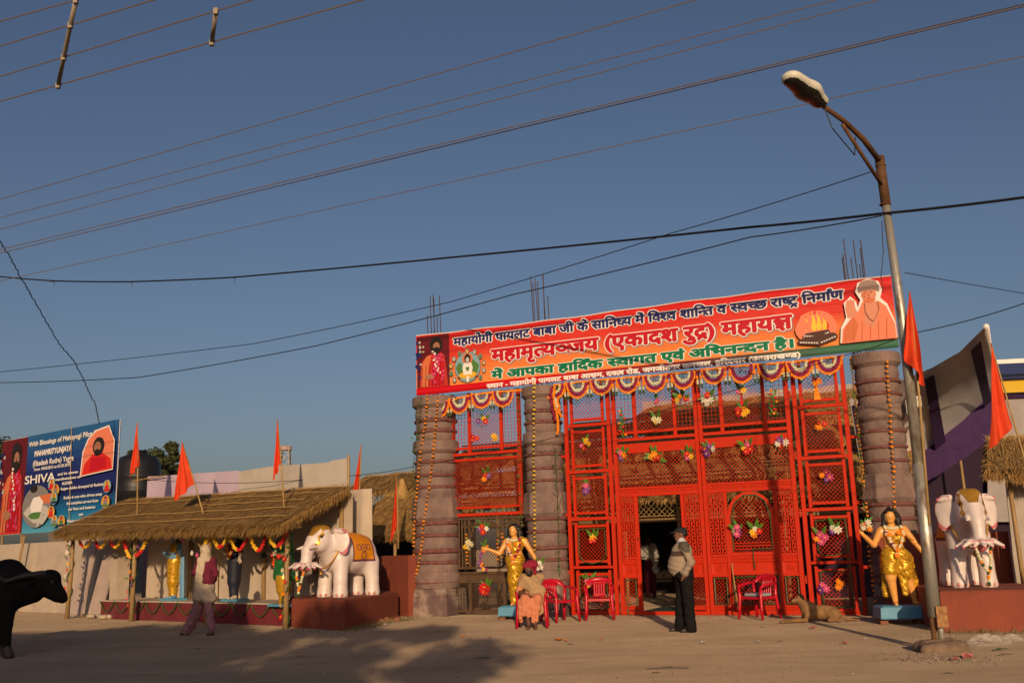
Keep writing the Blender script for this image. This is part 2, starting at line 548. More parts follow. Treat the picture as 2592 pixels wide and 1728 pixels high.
# ------------------------------------------------------------------ lattice helpers
def lattice(mb, u0, u1, z0, z1, y, sp, w, diag=True, inside=None, t=0.009):
    W, H = u1 - u0, z1 - z0
    def seg(p, q):
        if inside is None:
            mb.bar((p[0], y, p[1]), (q[0], y, q[1]), w, t); return
        n = max(2, int(math.hypot(q[0] - p[0], q[1] - p[1]) / 0.02)); run = None
        for i in range(n + 1):
            k = i / n; c = (p[0] + (q[0] - p[0]) * k, p[1] + (q[1] - p[1]) * k)
            if inside(*c):
                if run is None: run = [c, c]
                run[1] = c
            elif run:
                if run[0] != run[1]: mb.bar((run[0][0], y, run[0][1]), (run[1][0], y, run[1][1]), w, t)
                run = None
        if run and run[0] != run[1]: mb.bar((run[0][0], y, run[0][1]), (run[1][0], y, run[1][1]), w, t)
    if diag:
        k = -H + sp * 0.5
        while k < W:
            a = max(0, k); b = min(W, k + H)
            if b - a > 0.01: seg((u0 + a, z0 + a - k), (u0 + b, z0 + b - k))
            k += sp
        y += t * 1.05
        k = sp * 0.5
        while k < W + H:
            a = max(0, k - H); b = min(W, k)
            if b - a > 0.01: seg((u0 + a, z0 + k - a), (u0 + b, z0 + k - b))
            k += sp
    else:
        k = sp * 0.5
        while k < W:
            seg((u0 + k, z0), (u0 + k, z1)); k += sp
        y += t * 1.05
        k = sp * 0.5
        while k < H:
            seg((u0, z0 + k), (u1, z0 + k)); k += sp
def rail(parent, name, u0, u1, z0, z1, M=RED, d=0.03, y=0.0, bev=0.006):
    mb = MB(); y0, y1 = y - d, y + d; b = min(bev, (u1 - u0) / 4, (z1 - z0) / 4)
    # slab with a chamfered front edge
    vs = [(u0, y1, z0), (u1, y1, z0), (u1, y1, z1), (u0, y1, z1), (u0, y0 + b, z0), (u1, y0 + b, z0), (u1, y0 + b, z1), (u0, y0 + b, z1),
          (u0 + b, y0, z0 + b), (u1 - b, y0, z0 + b), (u1 - b, y0, z1 - b), (u0 + b, y0, z1 - b)]
    fs = [(0, 3, 2, 1), (8, 9, 10, 11)]
    for i in range(4):
        j = (i + 1) % 4
        fs.append((i, j, 4 + j, 4 + i)); fs.append((4 + i, 4 + j, 8 + j, 8 + i))
    mb.add(vs, fs)
    return part(name, mb, M, parent)
def lat_part(parent, *a, M=RED2, **k):
    mb = MB(); lattice(mb, *a, **k)
    return part('lattice', mb, M, parent, stuff=True)
def carved(parent, u0, u1, z0, z1, M=RED):
    """an upright fret-carved strip"""
    mb = MB(); w = u1 - u0; c = (u0 + u1) / 2; n = max(1, int((z1 - z0) / 0.07)); st = (z1 - z0) / n
    mb.box(u0, u0 + w * 0.2, -0.02, 0.02, z0, z1); mb.box(u1 - w * 0.2, u1, -0.02, 0.02, z0, z1)
    for i in range(n):
        a = z0 + i * st; s = 1 if i % 2 else -1
        mb.bar((c - s * w * 0.3, -0.002, a + st * 0.1), (c + s * w * 0.3, -0.002, a + st * 0.9), 0.022, 0.03)
        mb.ball((c - s * w * 0.16, -0.004, a + st * 0.72), 0.014, 5)
    return part('carved_strip', mb, M, parent, stuff=True)
def frieze(parent, u0, u1, z0, z1, M=RED):
    mb = MB(); h = z1 - z0; n = max(2, int((u1 - u0) / 0.055)); st = (u1 - u0) / n; c = (z0 + z1) / 2
    for i in range(n):
        a = u0 + (i + 0.5) * st
        mb.add([(a - st * 0.45, -0.012, c), (a, -0.012, c - h * 0.45), (a + st * 0.45, -0.012, c), (a, -0.012, c + h * 0.45), (a, -0.026, c)], [(0, 1, 4), (1, 2, 4), (2, 3, 4), (3, 0, 4)])
    mb.box(u0, u1, -0.008, 0.014, z0, z1)
    return part('frieze', mb, M, parent, stuff=True)
def panel(parent, u0, u1, z0, z1, M=RED, boss=True):
    mb = MB(); b = min(0.035, (z1 - z0) * 0.25)
    vs = [(u0, -0.012, z0), (u1, -0.012, z0), (u1, -0.012, z1), (u0, -0.012, z1), (u0 + b, 0.0, z0 + b), (u1 - b, 0.0, z0 + b), (u1 - b, 0.0, z1 - b), (u0 + b, 0.0, z1 - b)]
    mb.add(vs, [(0, 1, 5, 4), (1, 2, 6, 5), (2, 3, 7, 6), (3, 0, 4, 7), (4, 5, 6, 7)])
    mb.box(u0, u1, 0.002, 0.014, z0, z1)
    pn = part('panel', mb, M, parent)
    if boss:
        c = ((u0 + u1) / 2, (z0 + z1) / 2); r = min(0.055, (z1 - z0) * 0.3)
        m2 = MB()
        m2.torus((0, 0, 0), r, 0.010, 14, 5); m2.torus((0, 0, 0), r * 0.45, 0.009, 10, 5)
        m2.xf(Matrix.Translation((c[0], -0.004, c[1])) @ Matrix.Rotation(math.pi / 2, 4, 'X'))
        part('boss', m2, M, pn, True)
    return pn

GTOP = 5.08
# ---- the two leaves of the main gate
def leaf(sg, label):
    g = thing('gate_leaf', label, 'gate', GATE, (0, 0, 0))
    def U(a, b): return (min(sg * a, sg * b), max(sg * a, sg * b))
    rail(g, 'stile', *U(0.006, 0.085), 0.0, GTOP, d=0.034)
    rail(g, 'stile', *U(1.83, 1.92), 0.0, GTOP, d=0.034)
    I = (0.085, 1.83)
    for a, b in ((0.47, 0.545), (1.36, 1.435)):
        rail(g, 'stile', *U(a, b), 3.705, GTOP, d=0.026)
    for z0, z1 in ((3.665, 3.735), (2.615, 2.668), (2.465, 2.54), (0.0, 0.075)):
        if z0 == 0.0 and sg > 0: z1 = 0.095
        rail(g, 'rail', *U(*I), z0, z1, d=0.031)
    for a, b in ((0.085, 0.47), (0.545, 1.36), (1.435, 1.83)):
        rail(g, 'rail', *U(a, b), 3.82, 3.885, d=0.022)
    rail(g, 'header_board', *U(*I), 3.395, 3.61, d=0.02)
    frieze(g, *U(*I), 2.545, 2.612)
    lat_part(g, *U(0.545, 1.36), 3.885, GTOP, 0.012, 0.084, 0.0085)
    lat_part(g, *U(0.085, 0.47), 3.885, GTOP, 0.012, 0.085, 0.008, diag=False)
    lat_part(g, *U(1.435, 1.83), 3.885, GTOP, 0.012, 0.085, 0.008, diag=False)
    lat_part(g, *U(*I), 2.668, 3.395, 0.012, 0.084, 0.0085)
    for a, b in ((0.42, 0.49), (1.43, 1.52)):
        rail(g, 'stile', *U(a, b), 0.095 if sg > 0 else 0.075, 2.465, d=0.028)
    for lo, hi in ((0.085, 0.42), (1.52, 1.83)):
        wdt = (hi - lo) / 3
        for i in range(3):
            carved(g, *U(lo + wdt * i + 0.012, lo + wdt * (i + 1) - 0.012), 1.20, 2.465)
        rail(g, 'rail', *U(lo, hi), 1.15, 1.20, d=0.024)
        frieze(g, *U(lo, hi), 1.075, 1.145)
        rail(g, 'rail', *U(lo, hi), 1.04, 1.075, d=0.024)
        panel(g, *U(lo, hi), 0.805, 1.04)
        rail(g, 'rail', *U(lo, hi), 0.755, 0.805, d=0.024)
        lat_part(g, *U(lo, hi), 0.19, 0.755, 0.012, 0.080, 0.0085)
        rail(g, 'rail', *U(lo, hi), 0.15, 0.19, d=0.024)
        frieze(g, *U(lo, hi), 0.097, 0.147)
    if sg > 0:
        lo, hi = 0.49, 1.43; c = (lo + hi) / 2; zc = 1.98; ro = (hi - lo) / 2
        arch = MB(); n = 24; pts = []
        for r in (ro, ro - 0.07):
            pts.append([(c + r * math.cos(math.pi * i / n), zc + r * 1.02 * math.sin(math.pi * i / n)) for i in range(n + 1)])
        for i in range(n):
            a, b = pts[0][i], pts[0][i + 1]; d, e = pts[1][i], pts[1][i + 1]
            arch.plate([(sg * q[0], -0.03, q[1]) for q in (a, b, e, d)], (0, 0.05, 0))
        arch.box(sg * lo, sg * (lo + 0.07), -0.03, 0.02, 1.24, zc); arch.box(sg * (hi - 0.07), sg * hi, -0.03, 0.02, 1.24, zc)
        part('arch', arch, RED, g)
        ins = lambda u, z: z < zc or math.hypot(u - sg * c, (z - zc) / 1.02) < ro - 0.05
        lat_part(g, *U(lo + 0.07, hi - 0.07), 1.24, 2.45, 0.012, 0.080, 0.0085, inside=ins)
        rail(g, 'rail', *U(lo, hi), 1.17, 1.24, d=0.026)
        for z in (1.29, 1.35, 1.41): rail(g, 'thin_rail', *U(lo + 0.07, hi - 0.07), z, z + 0.022, d=0.012, y=-0.012)
        frieze(g, *U(lo, hi), 1.095, 1.165)
        rail(g, 'rail', *U(lo, hi), 1.05, 1.09, d=0.026)
        panel(g, *U(lo, hi), 0.83, 1.05)
        rail(g, 'rail', *U(lo, hi), 0.785, 0.83, d=0.026)
        lat_part(g, *U(lo, hi), 0.19, 0.785, 0.012, 0.080, 0.0085)
        rail(g, 'rail', *U(lo, hi), 0.15, 0.19, d=0.026)
        frieze(g, *U(lo, hi), 0.097, 0.147)
    else:
        for a, b in ((1.36, 0.9), (0.93, 0.5)): pass
        lock = MB(); lock.box(-1.475, -1.445, -0.045, -0.028, 1.55, 1.60); part('lock', lock, STEEL, g)
    for z in (4.3, 3.05, 1.9, 0.6):
        h = MB(); h.tube([(sg * 1.95, -0.03, z), (sg * 1.95, -0.03, z + 0.16)], 0.022, 8); h.box(*U(1.90, 1.96), -0.045, -0.028, z + 0.05, z + 0.10)
        part('hinge', h, RED2, g)
    return g
leaf(-1, 'tall red lattice gate leaf with the open doorway cut through it')
leaf(1, 'tall red lattice gate leaf with an arched lattice window')

# ---- the narrow fixed panels beside the leaves
def side_panel(u0, u1, label):
    g = thing('gate_side_panel', label, 'gate panel', GATE, ((u0 + u1) / 2, 0, 0))
    o = -(u0 + u1) / 2; a0, a1 = u0 + o, u1 + o
    rail(g, 'post', a0, a0 + 0.085, 0, GTOP, d=0.04); rail(g, 'post', a1 - 0.085, a1, 0, GTOP, d=0.04)
    s0, s1 = a0 + 0.145, a1 - 0.145
    for z0, z1 in ((4.06, 4.13), (3.03, 3.10), (2.00, 2.07), (0.97, 1.03), (0.0, 0.05)):
        rail(g, 'rail', a0 + 0.085, a1 - 0.085, z0, z1, d=0.034)
    for (zb, zt) in ((4.19, GTOP), (3.16, 3.98), (2.13, 2.95), (1.09, 1.91), (0.06, 0.88)):
        rail(g, 'stile', s0, s0 + 0.065, zb - 0.055, zt + 0.055 if zt < GTOP else GTOP, d=0.027)
        rail(g, 'stile', s1 - 0.065, s1, zb - 0.055, zt + 0.055 if zt < GTOP else GTOP, d=0.027)
        rail(g, 'rail', s0 + 0.065, s1 - 0.065, zb, zb + 0.06, d=0.024)
        if zt < GTOP: rail(g, 'rail', s0 + 0.065, s1 - 0.065, zt - 0.06, zt, d=0.024)
        lat_part(g, s0 + 0.065, s1 - 0.065, zb + 0.06, (zt - 0.06) if zt < GTOP else GTOP, 0.012, 0.086, 0.0085)
    sg = -1 if u0 < 0 else 1
    edge = a0 if sg < 0 else a1
    for z in (3.43, 2.14, 0.90):
        rail(g, 'wall_bracket', min(edge, edge + sg * 0.22), max(edge, edge + sg * 0.22), z - 0.03, z + 0.03, d=0.02)
side_panel(-3.05, -1.96, 'narrow red lattice panel between the gate leaf and the middle pillar')
side_panel(1.985, 3.05, 'narrow red lattice panel between the gate leaf and the lamp post side pillar')

# ---- the bay between the two pillars: red grille above, brown wicket below
g = thing('gate_upper_grille', 'red lattice grille above the brown wicket gate between two pillars', 'grille', GATE, (-5.04, 0, 2.2))
x = lambda u: u + 5.04
rail(g, 'post', x(-5.95), x(-5.87), 0.0, GTOP - 2.2, d=0.04); rail(g, 'post', x(-4.21), x(-4.13), 0.0, GTOP - 2.2, d=0.04)
for a in ((-5.49, -5.41), (-4.66, -4.58)): rail(g, 'stile', x(a[0]), x(a[1]), 3.64 - 2.2, GTOP - 2.2, d=0.026)
for z0, z1 in ((3.60, 3.67), (3.47, 3.53), (2.37, 2.42), (2.20, 2.27)):
    rail(g, 'rail', x(-5.87), x(-4.21), z0 - 2.2, z1 - 2.2, d=0.031)
for a, b in ((-5.87, -5.49), (-5.41, -4.66), (-4.58, -4.21)): rail(g, 'rail', x(a), x(b), 3.74 - 2.2, 3.80 - 2.2, d=0.022)
lat_part(g, x(-5.41), x(-4.66), 1.60, GTOP - 2.2, 0.012, 0.084, 0.0085)
lat_part(g, x(-5.87), x(-5.49), 1.60, GTOP - 2.2, 0.012, 0.082, 0.008, diag=False)
lat_part(g, x(-4.58), x(-4.21), 1.60, GTOP - 2.2, 0.012, 0.082, 0.008, diag=False)
lat_part(g, x(-5.87), x(-4.21), 0.22, 1.27, 0.012, 0.080, 0.0085)
rail(g, 'wall_bracket', x(-6.1), x(-5.95), 1.20, 1.25, d=0.02)

g = thing('wicket_gate', 'brown painted wicket gate with lattice and arched centre between two pillars', 'gate', GATE, (-5.10, 0.02, 0))
x = lambda u: u + 5.10
for a, b in ((-5.94, -5.86), (-4.30, -4.22)): rail(g, 'stile', x(a), x(b), 0.0, 2.18, BROWN, d=0.034)
for a, b in ((-5.54, -5.48), (-4.69, -4.61)):
    rail(g, 'stile', x(a), x(b), 0.07, 0.70, BROWN, d=0.026); rail(g, 'stile', x(a), x(b), 1.06, 2.12, BROWN, d=0.026)
for z0, z1 in ((2.12, 2.18), (1.01, 1.06), (0.90, 0.95), (0.70, 0.76), (0.05, 0.11)):
    rail(g, 'rail', x(-5.86), x(-4.30), z0, z1, BROWN, d=0.030)
panel(g, x(-5.86), x(-4.30), 0.76, 0.90, BROWN, False)
for a in (-5.78, -5.70, -5.62, -4.53, -4.45, -4.37): rail(g, 'bar', x(a - 0.02), x(a + 0.02), 1.06, 2.12, BROWN, d=0.016)
ins = lambda u, z: z < 1.74 or math.hypot(u - x(-5.08), z - 1.74) < 0.37
lat_part(g, x(-5.48), x(-4.69), 1.06, 2.12, 0.012, 0.074, 0.009, M=BROWN, inside=ins)
arch = MB(); n = 18
for i in range(n):
    q = []
    for r, j in ((0.395, i), (0.395, i + 1), (0.35, i + 1), (0.35, i)):
        q.append((x(-5.085) + r * math.cos(math.pi * j / n), -0.02, 1.72 + r * math.sin(math.pi * j / n)))
    arch.plate(q, (0, 0.035, 0))
part('arch', arch, BROWN, g)
lat_part(g, x(-5.48), x(-4.69), 0.11, 0.70, 0.012, 0.072, 0.011, M=BROWN)
lat_part(g, x(-5.86), x(-5.54), 0.11, 0.70, 0.012, 0.066, 0.008, M=BROWN, diag=False)
lat_part(g, x(-4.61), x(-4.30), 0.11, 0.70, 0.012, 0.066, 0.008, M=BROWN, diag=False)

# ------------------------------------------------------------------ pillars
def pillar(u, r, label, seed):
    rnd = random.Random(seed)
    g = thing('pillar', label, 'pillar', GATE, (u, 0, 0), group=None)
    k = r / 0.45
    b = MB(); w = 0.47 * k
    b.lathe([(w * 1.38, 0), (w * 1.36, 0.40), (w * 1.30, 0.41), (w * 1.33, 0.44), (w * 1.30, 0.58), (w * 1.12, 0.63)], 4, rot=math.pi / 4)
    part('base', b, STONE2, g)
    def drum(z0, z1, r0, r1, bulge=0.02):
        m = MB(); pr = []
        for i in range(9):
            t = i / 8; pr.append(((r0 + (r1 - r0) * t + bulge * math.sin(math.pi * t)) * k, z0 + (z1 - z0) * t))
        m.lathe(pr, 36); part('drum', m, STONE, g, smooth=False)
    def ring(z, R_, t):
        m = MB(); m.torus((0, 0, 0), R_ * k, t * k, 36, 8)
        o = part('ring', m, RING, g, smooth=True); o.location = (rnd.uniform(-.008, .008), rnd.uniform(-.008, .008), z); o.rotation_euler = (rnd.uniform(-.015, .015), rnd.uniform(-.015, .015), 0)
    drum(0.60, 0.95, 0.47, 0.50, 0.03); ring(0.74, 0.485, 0.035)
    drum(0.95, 1.19, 0.46, 0.45); ring(1.18, 0.46, 0.04)
    drum(1.19, 1.44, 0.44, 0.45); ring(1.44, 0.47, 0.05)
    drum(1.44, 1.79, 0.46, 0.43, 0.035); ring(1.79, 0.445, 0.038)
    drum(1.79, 2.06, 0.43, 0.44); ring(2.07, 0.455, 0.045)
    b = MB(); q = 1 / math.cos(math.pi / 8)
    b.lathe([(0.46 * k * q, 2.10), (0.50 * k * q, 2.16), (0.52 * k * q, 2.19), (0.50 * k * q, 2.22), (0.47 * k * q, 2.62), (0.44 * k * q, 2.66)], 8, rot=math.pi / 8)
    part('octagonal_band', b, STONE, g)
    drum(2.64, 2.92, 0.425, 0.43); ring(2.90, 0.44, 0.035)
    drum(2.90, 3.17, 0.42, 0.42); ring(3.17, 0.435, 0.035)
    drum(3.17, 3.48, 0.415, 0.425, 0.03); ring(3.48, 0.435, 0.04)
    drum(3.48, 3.72, 0.41, 0.42)
    b = MB(); b.lathe([(0.42 * k, 3.66), (0.49 * k, 3.73), (0.51 * k, 3.77), (0.50 * k, 3.80), (0.49 * k, 3.97), (0.42 * k, 4.01)], 36)
    part('band', b, STONE, g)
    drum(4.00, 4.22, 0.40, 0.41); ring(4.21, 0.425, 0.045)
    drum(4.22, 4.48, 0.40, 0.41); ring(4.46, 0.425, 0.045)
    drum(4.48, 4.80, 0.42, 0.40, 0.03)
    b = MB(); b.lathe([(0.41 * k, 4.74), (0.47 * k, 4.80), (0.50 * k, 4.83), (0.50 * k, 5.01), (0.48 * k, 5.03), (0.48 * k, 5.035)], 36)
    part('capital', b, STONE, g)
    return g
def rebar(g, spec, base):
    for (dx, dy, h, lean) in spec:
        m = MB(); m.tube([(dx, dy, base), (dx + lean * 0.5 + 0.004, dy, base + h * 0.5), (dx + lean, dy, base + h)], 0.011, 5)
        part('rebar', m, STEEL, g)
p1 = pillar(-6.35, 0.50, 'ringed mauve pillar beside the brown wicket and the low red wall', 1)
p2 = pillar(-3.57, 0.43, 'ringed mauve pillar standing behind the seated turbaned person', 2)
p3 = pillar(3.66, 0.43, 'ringed mauve pillar carrying a small white floodlight', 3)
rebar(p1, [(-0.22, 0.1, 2.12, -0.03), (-0.12, 0.2, 2.55, 0.0), (-0.08, 0.05, 2.6, -0.06), (-0.03, 0.2, 2.1, 0.0), (0.02, 0.05, 2.62, -0.08), (0.1, 0.2, 2.6, -0.06)], 5.03)
rebar(p2, [(-0.2, 0.2, 2.75, -0.07), (-0.13, 0.1, 2.55, -0.05), (-0.1, 0.25, 2.6, -0.02), (-0.02, 0.1, 2.65, -0.1), (0.05, 0.2, 2.75, 0.0), (0.14, 0.1, 2.7, -0.06), (0.18, 0.2, 2.2, -0.03)], 5.03)
rebar(p3, [(-0.42, 0.2, 2.15, -0.02), (-0.38, 0.1, 2.2, -0.03), (-0.33, 0.2, 2.55, -0.05), (-0.26, 0.1, 2.1, 0.0), (-0.16, 0.2, 2.5, -0.03), (-0.1, 0.15, 1.95, -0.01), (-0.05, 0.2, 2.3, -0.02), (0.0, 0.1, 2.45, -0.04)], 5.03)
# ------------------------------------------------------------------ the welcome banner
def ramp_mat(name, make, rough=0.45):
    M = bpy.data.materials.new(name); M.use_nodes = True
    n = M.node_tree.nodes; l = M.node_tree.links; b = n['Principled BSDF']
    b.inputs['Roughness'].default_value = rough; b.inputs['Specular IOR Level'].default_value = 0.3
    make(n, l, b)
    return M
B0, B1, BZ0, BZ1, BY = -6.74, 4.14, 5.10, 6.57, -0.22
def wr(u, z):          # slack of the cloth
    return 0.016 * math.sin(1.1 * u + 0.9 * z) * math.sin(0.55 * u) + 0.0016 * math.sin(3.1 * u - 2.2 * z)
def _ban(n, l, b):
    tc = n.new('ShaderNodeTexCoord'); sp = n.new('ShaderNodeSeparateXYZ'); l.new(tc.outputs['Object'], sp.inputs[0])
    nz = n.new('ShaderNodeTexNoise'); nz.inputs['Scale'].default_value = 0.45; l.new(tc.outputs['Object'], nz.inputs[0])
    ad = n.new('ShaderNodeMath'); ad.operation = 'MULTIPLY_ADD'; ad.inputs[1].default_value = 0.35; l.new(nz.outputs[0], ad.inputs[0]); l.new(sp.outputs[2], ad.inputs[2])
    mr = n.new('ShaderNodeMapRange'); mr.inputs[1].default_value = 0.15; mr.inputs[2].default_value = 1.55; l.new(ad.outputs[0], mr.inputs[0])
    r = n.new('ShaderNodeValToRGB'); e = r.color_ramp.elements
    e[0].position = 0.12; e[0].color = (0.78, 0.27, 0.06, 1); e[1].position = 0.95; e[1].color = (0.60, 0.020, 0.018, 1)
    k = e.new(0.42); k.color = (0.76, 0.20, 0.05, 1); k = e.new(0.66); k.color = (0.64, 0.045, 0.026, 1)
    l.new(mr.outputs[0], r.inputs[0]); l.new(r.outputs[0], b.inputs['Base Color'])
    # fine creases
    mp = n.new('ShaderNodeMapping'); mp.inputs['Rotation'].default_value = (0, 0.6, 0); mp.inputs['Scale'].default_value = (0.9, 1, 5); l.new(tc.outputs['Object'], mp.inputs[0])
    n2 = n.new('ShaderNodeTexNoise'); n2.inputs['Scale'].default_value = 1.3; n2.inputs['Detail'].default_value = 4; l.new(mp.outputs[0], n2.inputs[0])
    bp = n.new('ShaderNodeBump'); bp.inputs['Strength'].default_value = 0.5; bp.inputs['Distance'].default_value = 0.12; l.new(n2.outputs[0], bp.inputs['Height']); l.new(bp.outputs[0], b.inputs['Normal'])
BAN = ramp_mat('banner print red to orange', _ban)
def _strip(n, l, b):
    tc = n.new('ShaderNodeTexCoord'); sp = n.new('ShaderNodeSeparateXYZ'); l.new(tc.outputs['Object'], sp.inputs[0])
    mr = n.new('ShaderNodeMapRange'); mr.inputs[1].default_value = -5.4; mr.inputs[2].default_value = 5.4; l.new(sp.outputs[0], mr.inputs[0])
    r = n.new('ShaderNodeValToRGB'); e = r.color_ramp.elements
    e[0].position = 0.30; e[0].color = (0.58, 0.005, 0.012, 1); e[1].position = 0.88; e[1].color = (0.05, 0.16, 0.10, 1)
    k = e.new(0.60); k.color = (0.16, 0.03, 0.035, 1); k = e.new(0.76); k.color = (0.075, 0.08, 0.065, 1)
    l.new(mr.outputs[0], r.inputs[0]); l.new(r.outputs[0], b.inputs['Base Color'])
STRIP = ramp_mat('banner foot strip print', _strip)
ink = lambda nm, c: mat('print ink ' + nm, c, 0.5, spec=0.3)
WHITE_I = ink('white', (0.80, 0.76, 0.72)); NAVY = ink('navy', (0.016, 0.022, 0.13)); CRIM = ink('crimson', (0.50, 0.006, 0.018)); GREENI = ink('green', (0.0, 0.17, 0.075)); GREYB = ink('grey blue shadow', (0.16, 0.18, 0.27))
BLACKI = ink('black', (0.02, 0.014, 0.012)); DKRED = ink('dark red', (0.12, 0.008, 0.012)); ROBE = ink('robe red', (0.50, 0.03, 0.02)); ROBE2 = ink('robe orange', (0.62, 0.16, 0.06)); SKINI = ink('skin brown', (0.36, 0.16, 0.09)); SKINP = ink('pale skin', (0.66, 0.26, 0.16))
PALEO = ink('pale orange', (0.78, 0.22, 0.12)); GOLDI = ink('gold', (0.70, 0.42, 0.04)); SKYI = ink('sky blue', (0.20, 0.38, 0.45)); FIREY = ink('flame yellow', (0.85, 0.55, 0.05)); FIRER = ink('flame red', (0.66, 0.02, 0.012)); BRICKI = ink('altar brown', (0.075, 0.03, 0.022)); GREYI = ink('grey', (0.22, 0.21, 0.20)); LGREEN = ink('leaf', (0.08, 0.2, 0.05)); PINKI = ink('pink', (0.60, 0.06, 0.16)); PALEG = ink('pale grey', (0.5, 0.48, 0.44))
BX, BZ = (B0 + B1) / 2, BZ0
ban = thing('welcome_banner', 'long red and orange printed cloth banner lettered in Hindi above the gate', 'banner', GATE, (BX, BY, BZ))
def bp_(u, z, d=0.0):
    return (u - BX, wr(u, z) - d, z - BZ)
def cloth(name, u0, u1, z0, z1, M, nx, nz, d, top=None, bot=None):
    mb = MB(); t = 0.003
    for k, dd in ((0, d), (1, d - t)):
        for j in range(nz + 1):
            for i in range(nx + 1):
                u = u0 + (u1 - u0) * i / nx
                za = z0 if bot is None else bot(u); zb = z1 if top is None else top(u)
                mb.v.append(bp_(u, za + (zb - za) * j / nz, dd))
    N = (nx + 1) * (nz + 1)
    for j in range(nz):
        for i in range(nx):
            a = j * (nx + 1) + i
            mb.f.append((a, a + 1, a + nx + 2, a + nx + 1)); mb.m.append(0)
            mb.f.append((N + a, N + a + nx + 1, N + a + nx + 2, N + a + 1)); mb.m.append(0)
    for i in range(nx):
        b = nz * (nx + 1) + i
        mb.f.append((b, b + 1, N + b + 1, N + b)); mb.f.append((i + 1, i, N + i, N + i + 1)); mb.m += [0, 0]
    return part(name, mb, M, ban, smooth=True)
sag = lambda u: BZ1 - 0.03 * math.sin(math.pi * min(1, max(0, (u + 6.74) / 6.5))) ** 2 - 0.02 * math.sin(1.9 * u) ** 2
BANC = cloth('cloth', B0, B1, BZ0, BZ1, BAN, 90, 10, 0.0, top=sag)
cloth('foot_strip', B0, B1, BZ0 + 0.002, 5.27, STRIP, 90, 2, 0.006)
hem = MB(); hem.tube([bp_(B0 + (B1 - B0) * i / 60, sag(B0 + (B1 - B0) * i / 60) + 0.008, 0.0) for i in range(61)], 0.012, 5)
part('top_hem', hem, WHITE_I, ban)
H = lambda c, w=0.17: ('half', c, w)
REPH = ('mark', [[(-0.10, 0.66), (-0.13, 0.74), (-0.08, 0.80), (0.0, 0.80), (0.05, 0.74)]])
RAKAR = ('mark', [[(-0.18, 0.16), (-0.36, -0.04)]])
TRA = ('mark', [[(-0.40, -0.16), (-0.24, 0.0), (-0.10, -0.16)]])
L1 = ['महायोगी पायलट बाबा जी के सा', 'िन', H('ध'), 'य में ', 'िव', H('श'), 'व शा', 'ि', H('न'), 'त व ', H('स'), 'व', H('च'), 'छ रा', H('ष'), 'ट', TRA, ' िनमा', REPH, 'ण']
L2 = ['महामृ', H('त'), 'य', H('ञ'), 'जय (एकादश रुद', RAKAR, ') महाय', ('glyph', [[(0.0, 0.60), (0.66, 0.60)], [(0.55, 0.60), (0.55, 0.02)], [(0.07, 0.40), (0.16, 0.46), (0.27, 0.40), (0.24, 0.31), (0.13, 0.27)], [(0.24, 0.31), (0.33, 0.22), (0.28, 0.12), (0.14, 0.10)], [(0.26, 0.12), (0.34, -0.04)], [(0.28, 0.38), (0.55, 0.38)]])]
L3 = ['में आपका हा', 'िद', REPH, 'क ', H('स'), 'वागत एवं अ', 'िभन', H('न'), 'दन है।']
L4 = [H('स'), 'थान - महायोगी पायलट बाबा आश', RAKAR, 'म, दक', ('mark', [[(-0.1, 0.3), (0.02, 0.0)]]), 'ष रोड, जगजीतपुर कनखल, ह', 'िरदव', 'ार (उत', 'तराख', H('ण'), 'ड)']
def line(segs, u0, u1, head, base, jobs, tilt=0.0):
    V, Fc = compose(segs)
    # headline of the typeface stands near 0.62 em
    sx = (u1 - u0) / (V[:, 0].max() - V[:, 0].min()); sz = (head - base) / 0.62; x0 = V[:, 0].min()
    for nm, M, bold, d0, shift in jobs:
        mb = MB()
        lettering(mb, V, Fc, lambda x, y, d: bp_(u0 + (x - x0) * sx, base + y * sz + tilt * (x - x0) * sx, d), bold=bold, layers=10 if bold > 0.03 else 8, d0=d0, dstep=0.0002, shift=shift)
        part(nm, mb, M, BANC, stuff=(head - base < .1))
line(L1, -5.71, 3.20, 6.385, 6.215, [('letter_outline', WHITE_I, 0.115, 0.010, (0, 0)), ('lettering', NAVY, 0.045, 0.014, (0, 0))])
line(L2, -4.71, 2.14, 5.995, 5.735, [('letter_shadow', GREYB, 0.095, 0.0075, (0.03, -0.035)), ('letter_outline', WHITE_I, 0.095, 0.010, (0, 0)), ('lettering', CRIM, 0.048, 0.014, (0, 0))])
line(L3, -4.72, 2.12, 5.49, 5.325, [('letter_outline', WHITE_I, 0.11, 0.010, (0, 0)), ('lettering', GREENI, 0.055, 0.014, (0, 0))])
line(L4, -4.86, 2.25, 5.205, 5.115, [('lettering', WHITE_I, 0.045, 0.012, (0, 0))])
# ---- printed pictures: flat shapes of ink one above the other
_ly = [0.012]
def poly(name, pts, M, d=None, P=bp_, par=None):
    _ly[0] += 0.0010
    mb = MB(); mb.add([P(u, z, _ly[0] if d is None else d) for u, z in pts], [tuple(range(len(pts)))])
    return part(name, mb, M, par or BANC)
def blob(cx, cz, rx, rz, n=20, j=0.0, a0=0.0, a1=2 * math.pi, rot=0.0):
    out = []
    for i in range(n):
        t = a0 + (a1 - a0) * i / (n if a1 - a0 > 6.2 else n - 1); k = 1 + random.uniform(-j, j)
        x_, z_ = rx * k * math.cos(t), rz * k * math.sin(t)
        out.append((cx + x_ * math.cos(rot) - z_ * math.sin(rot), cz + x_ * math.sin(rot) + z_ * math.cos(rot)))
    return out
def dots(name, pts, r, M, P=bp_, par=None):
    _ly[0] += 0.0010; mb = MB()
    for u, z in pts: 
        q = blob(u, z, r * random.uniform(.7, 1.2), r * random.uniform(.7, 1.2), 7)
        mb.add([P(a, b, _ly[0]) for a, b in q], [tuple(range(7))])
    return part(name, mb, M, par or BANC, stuff=True)
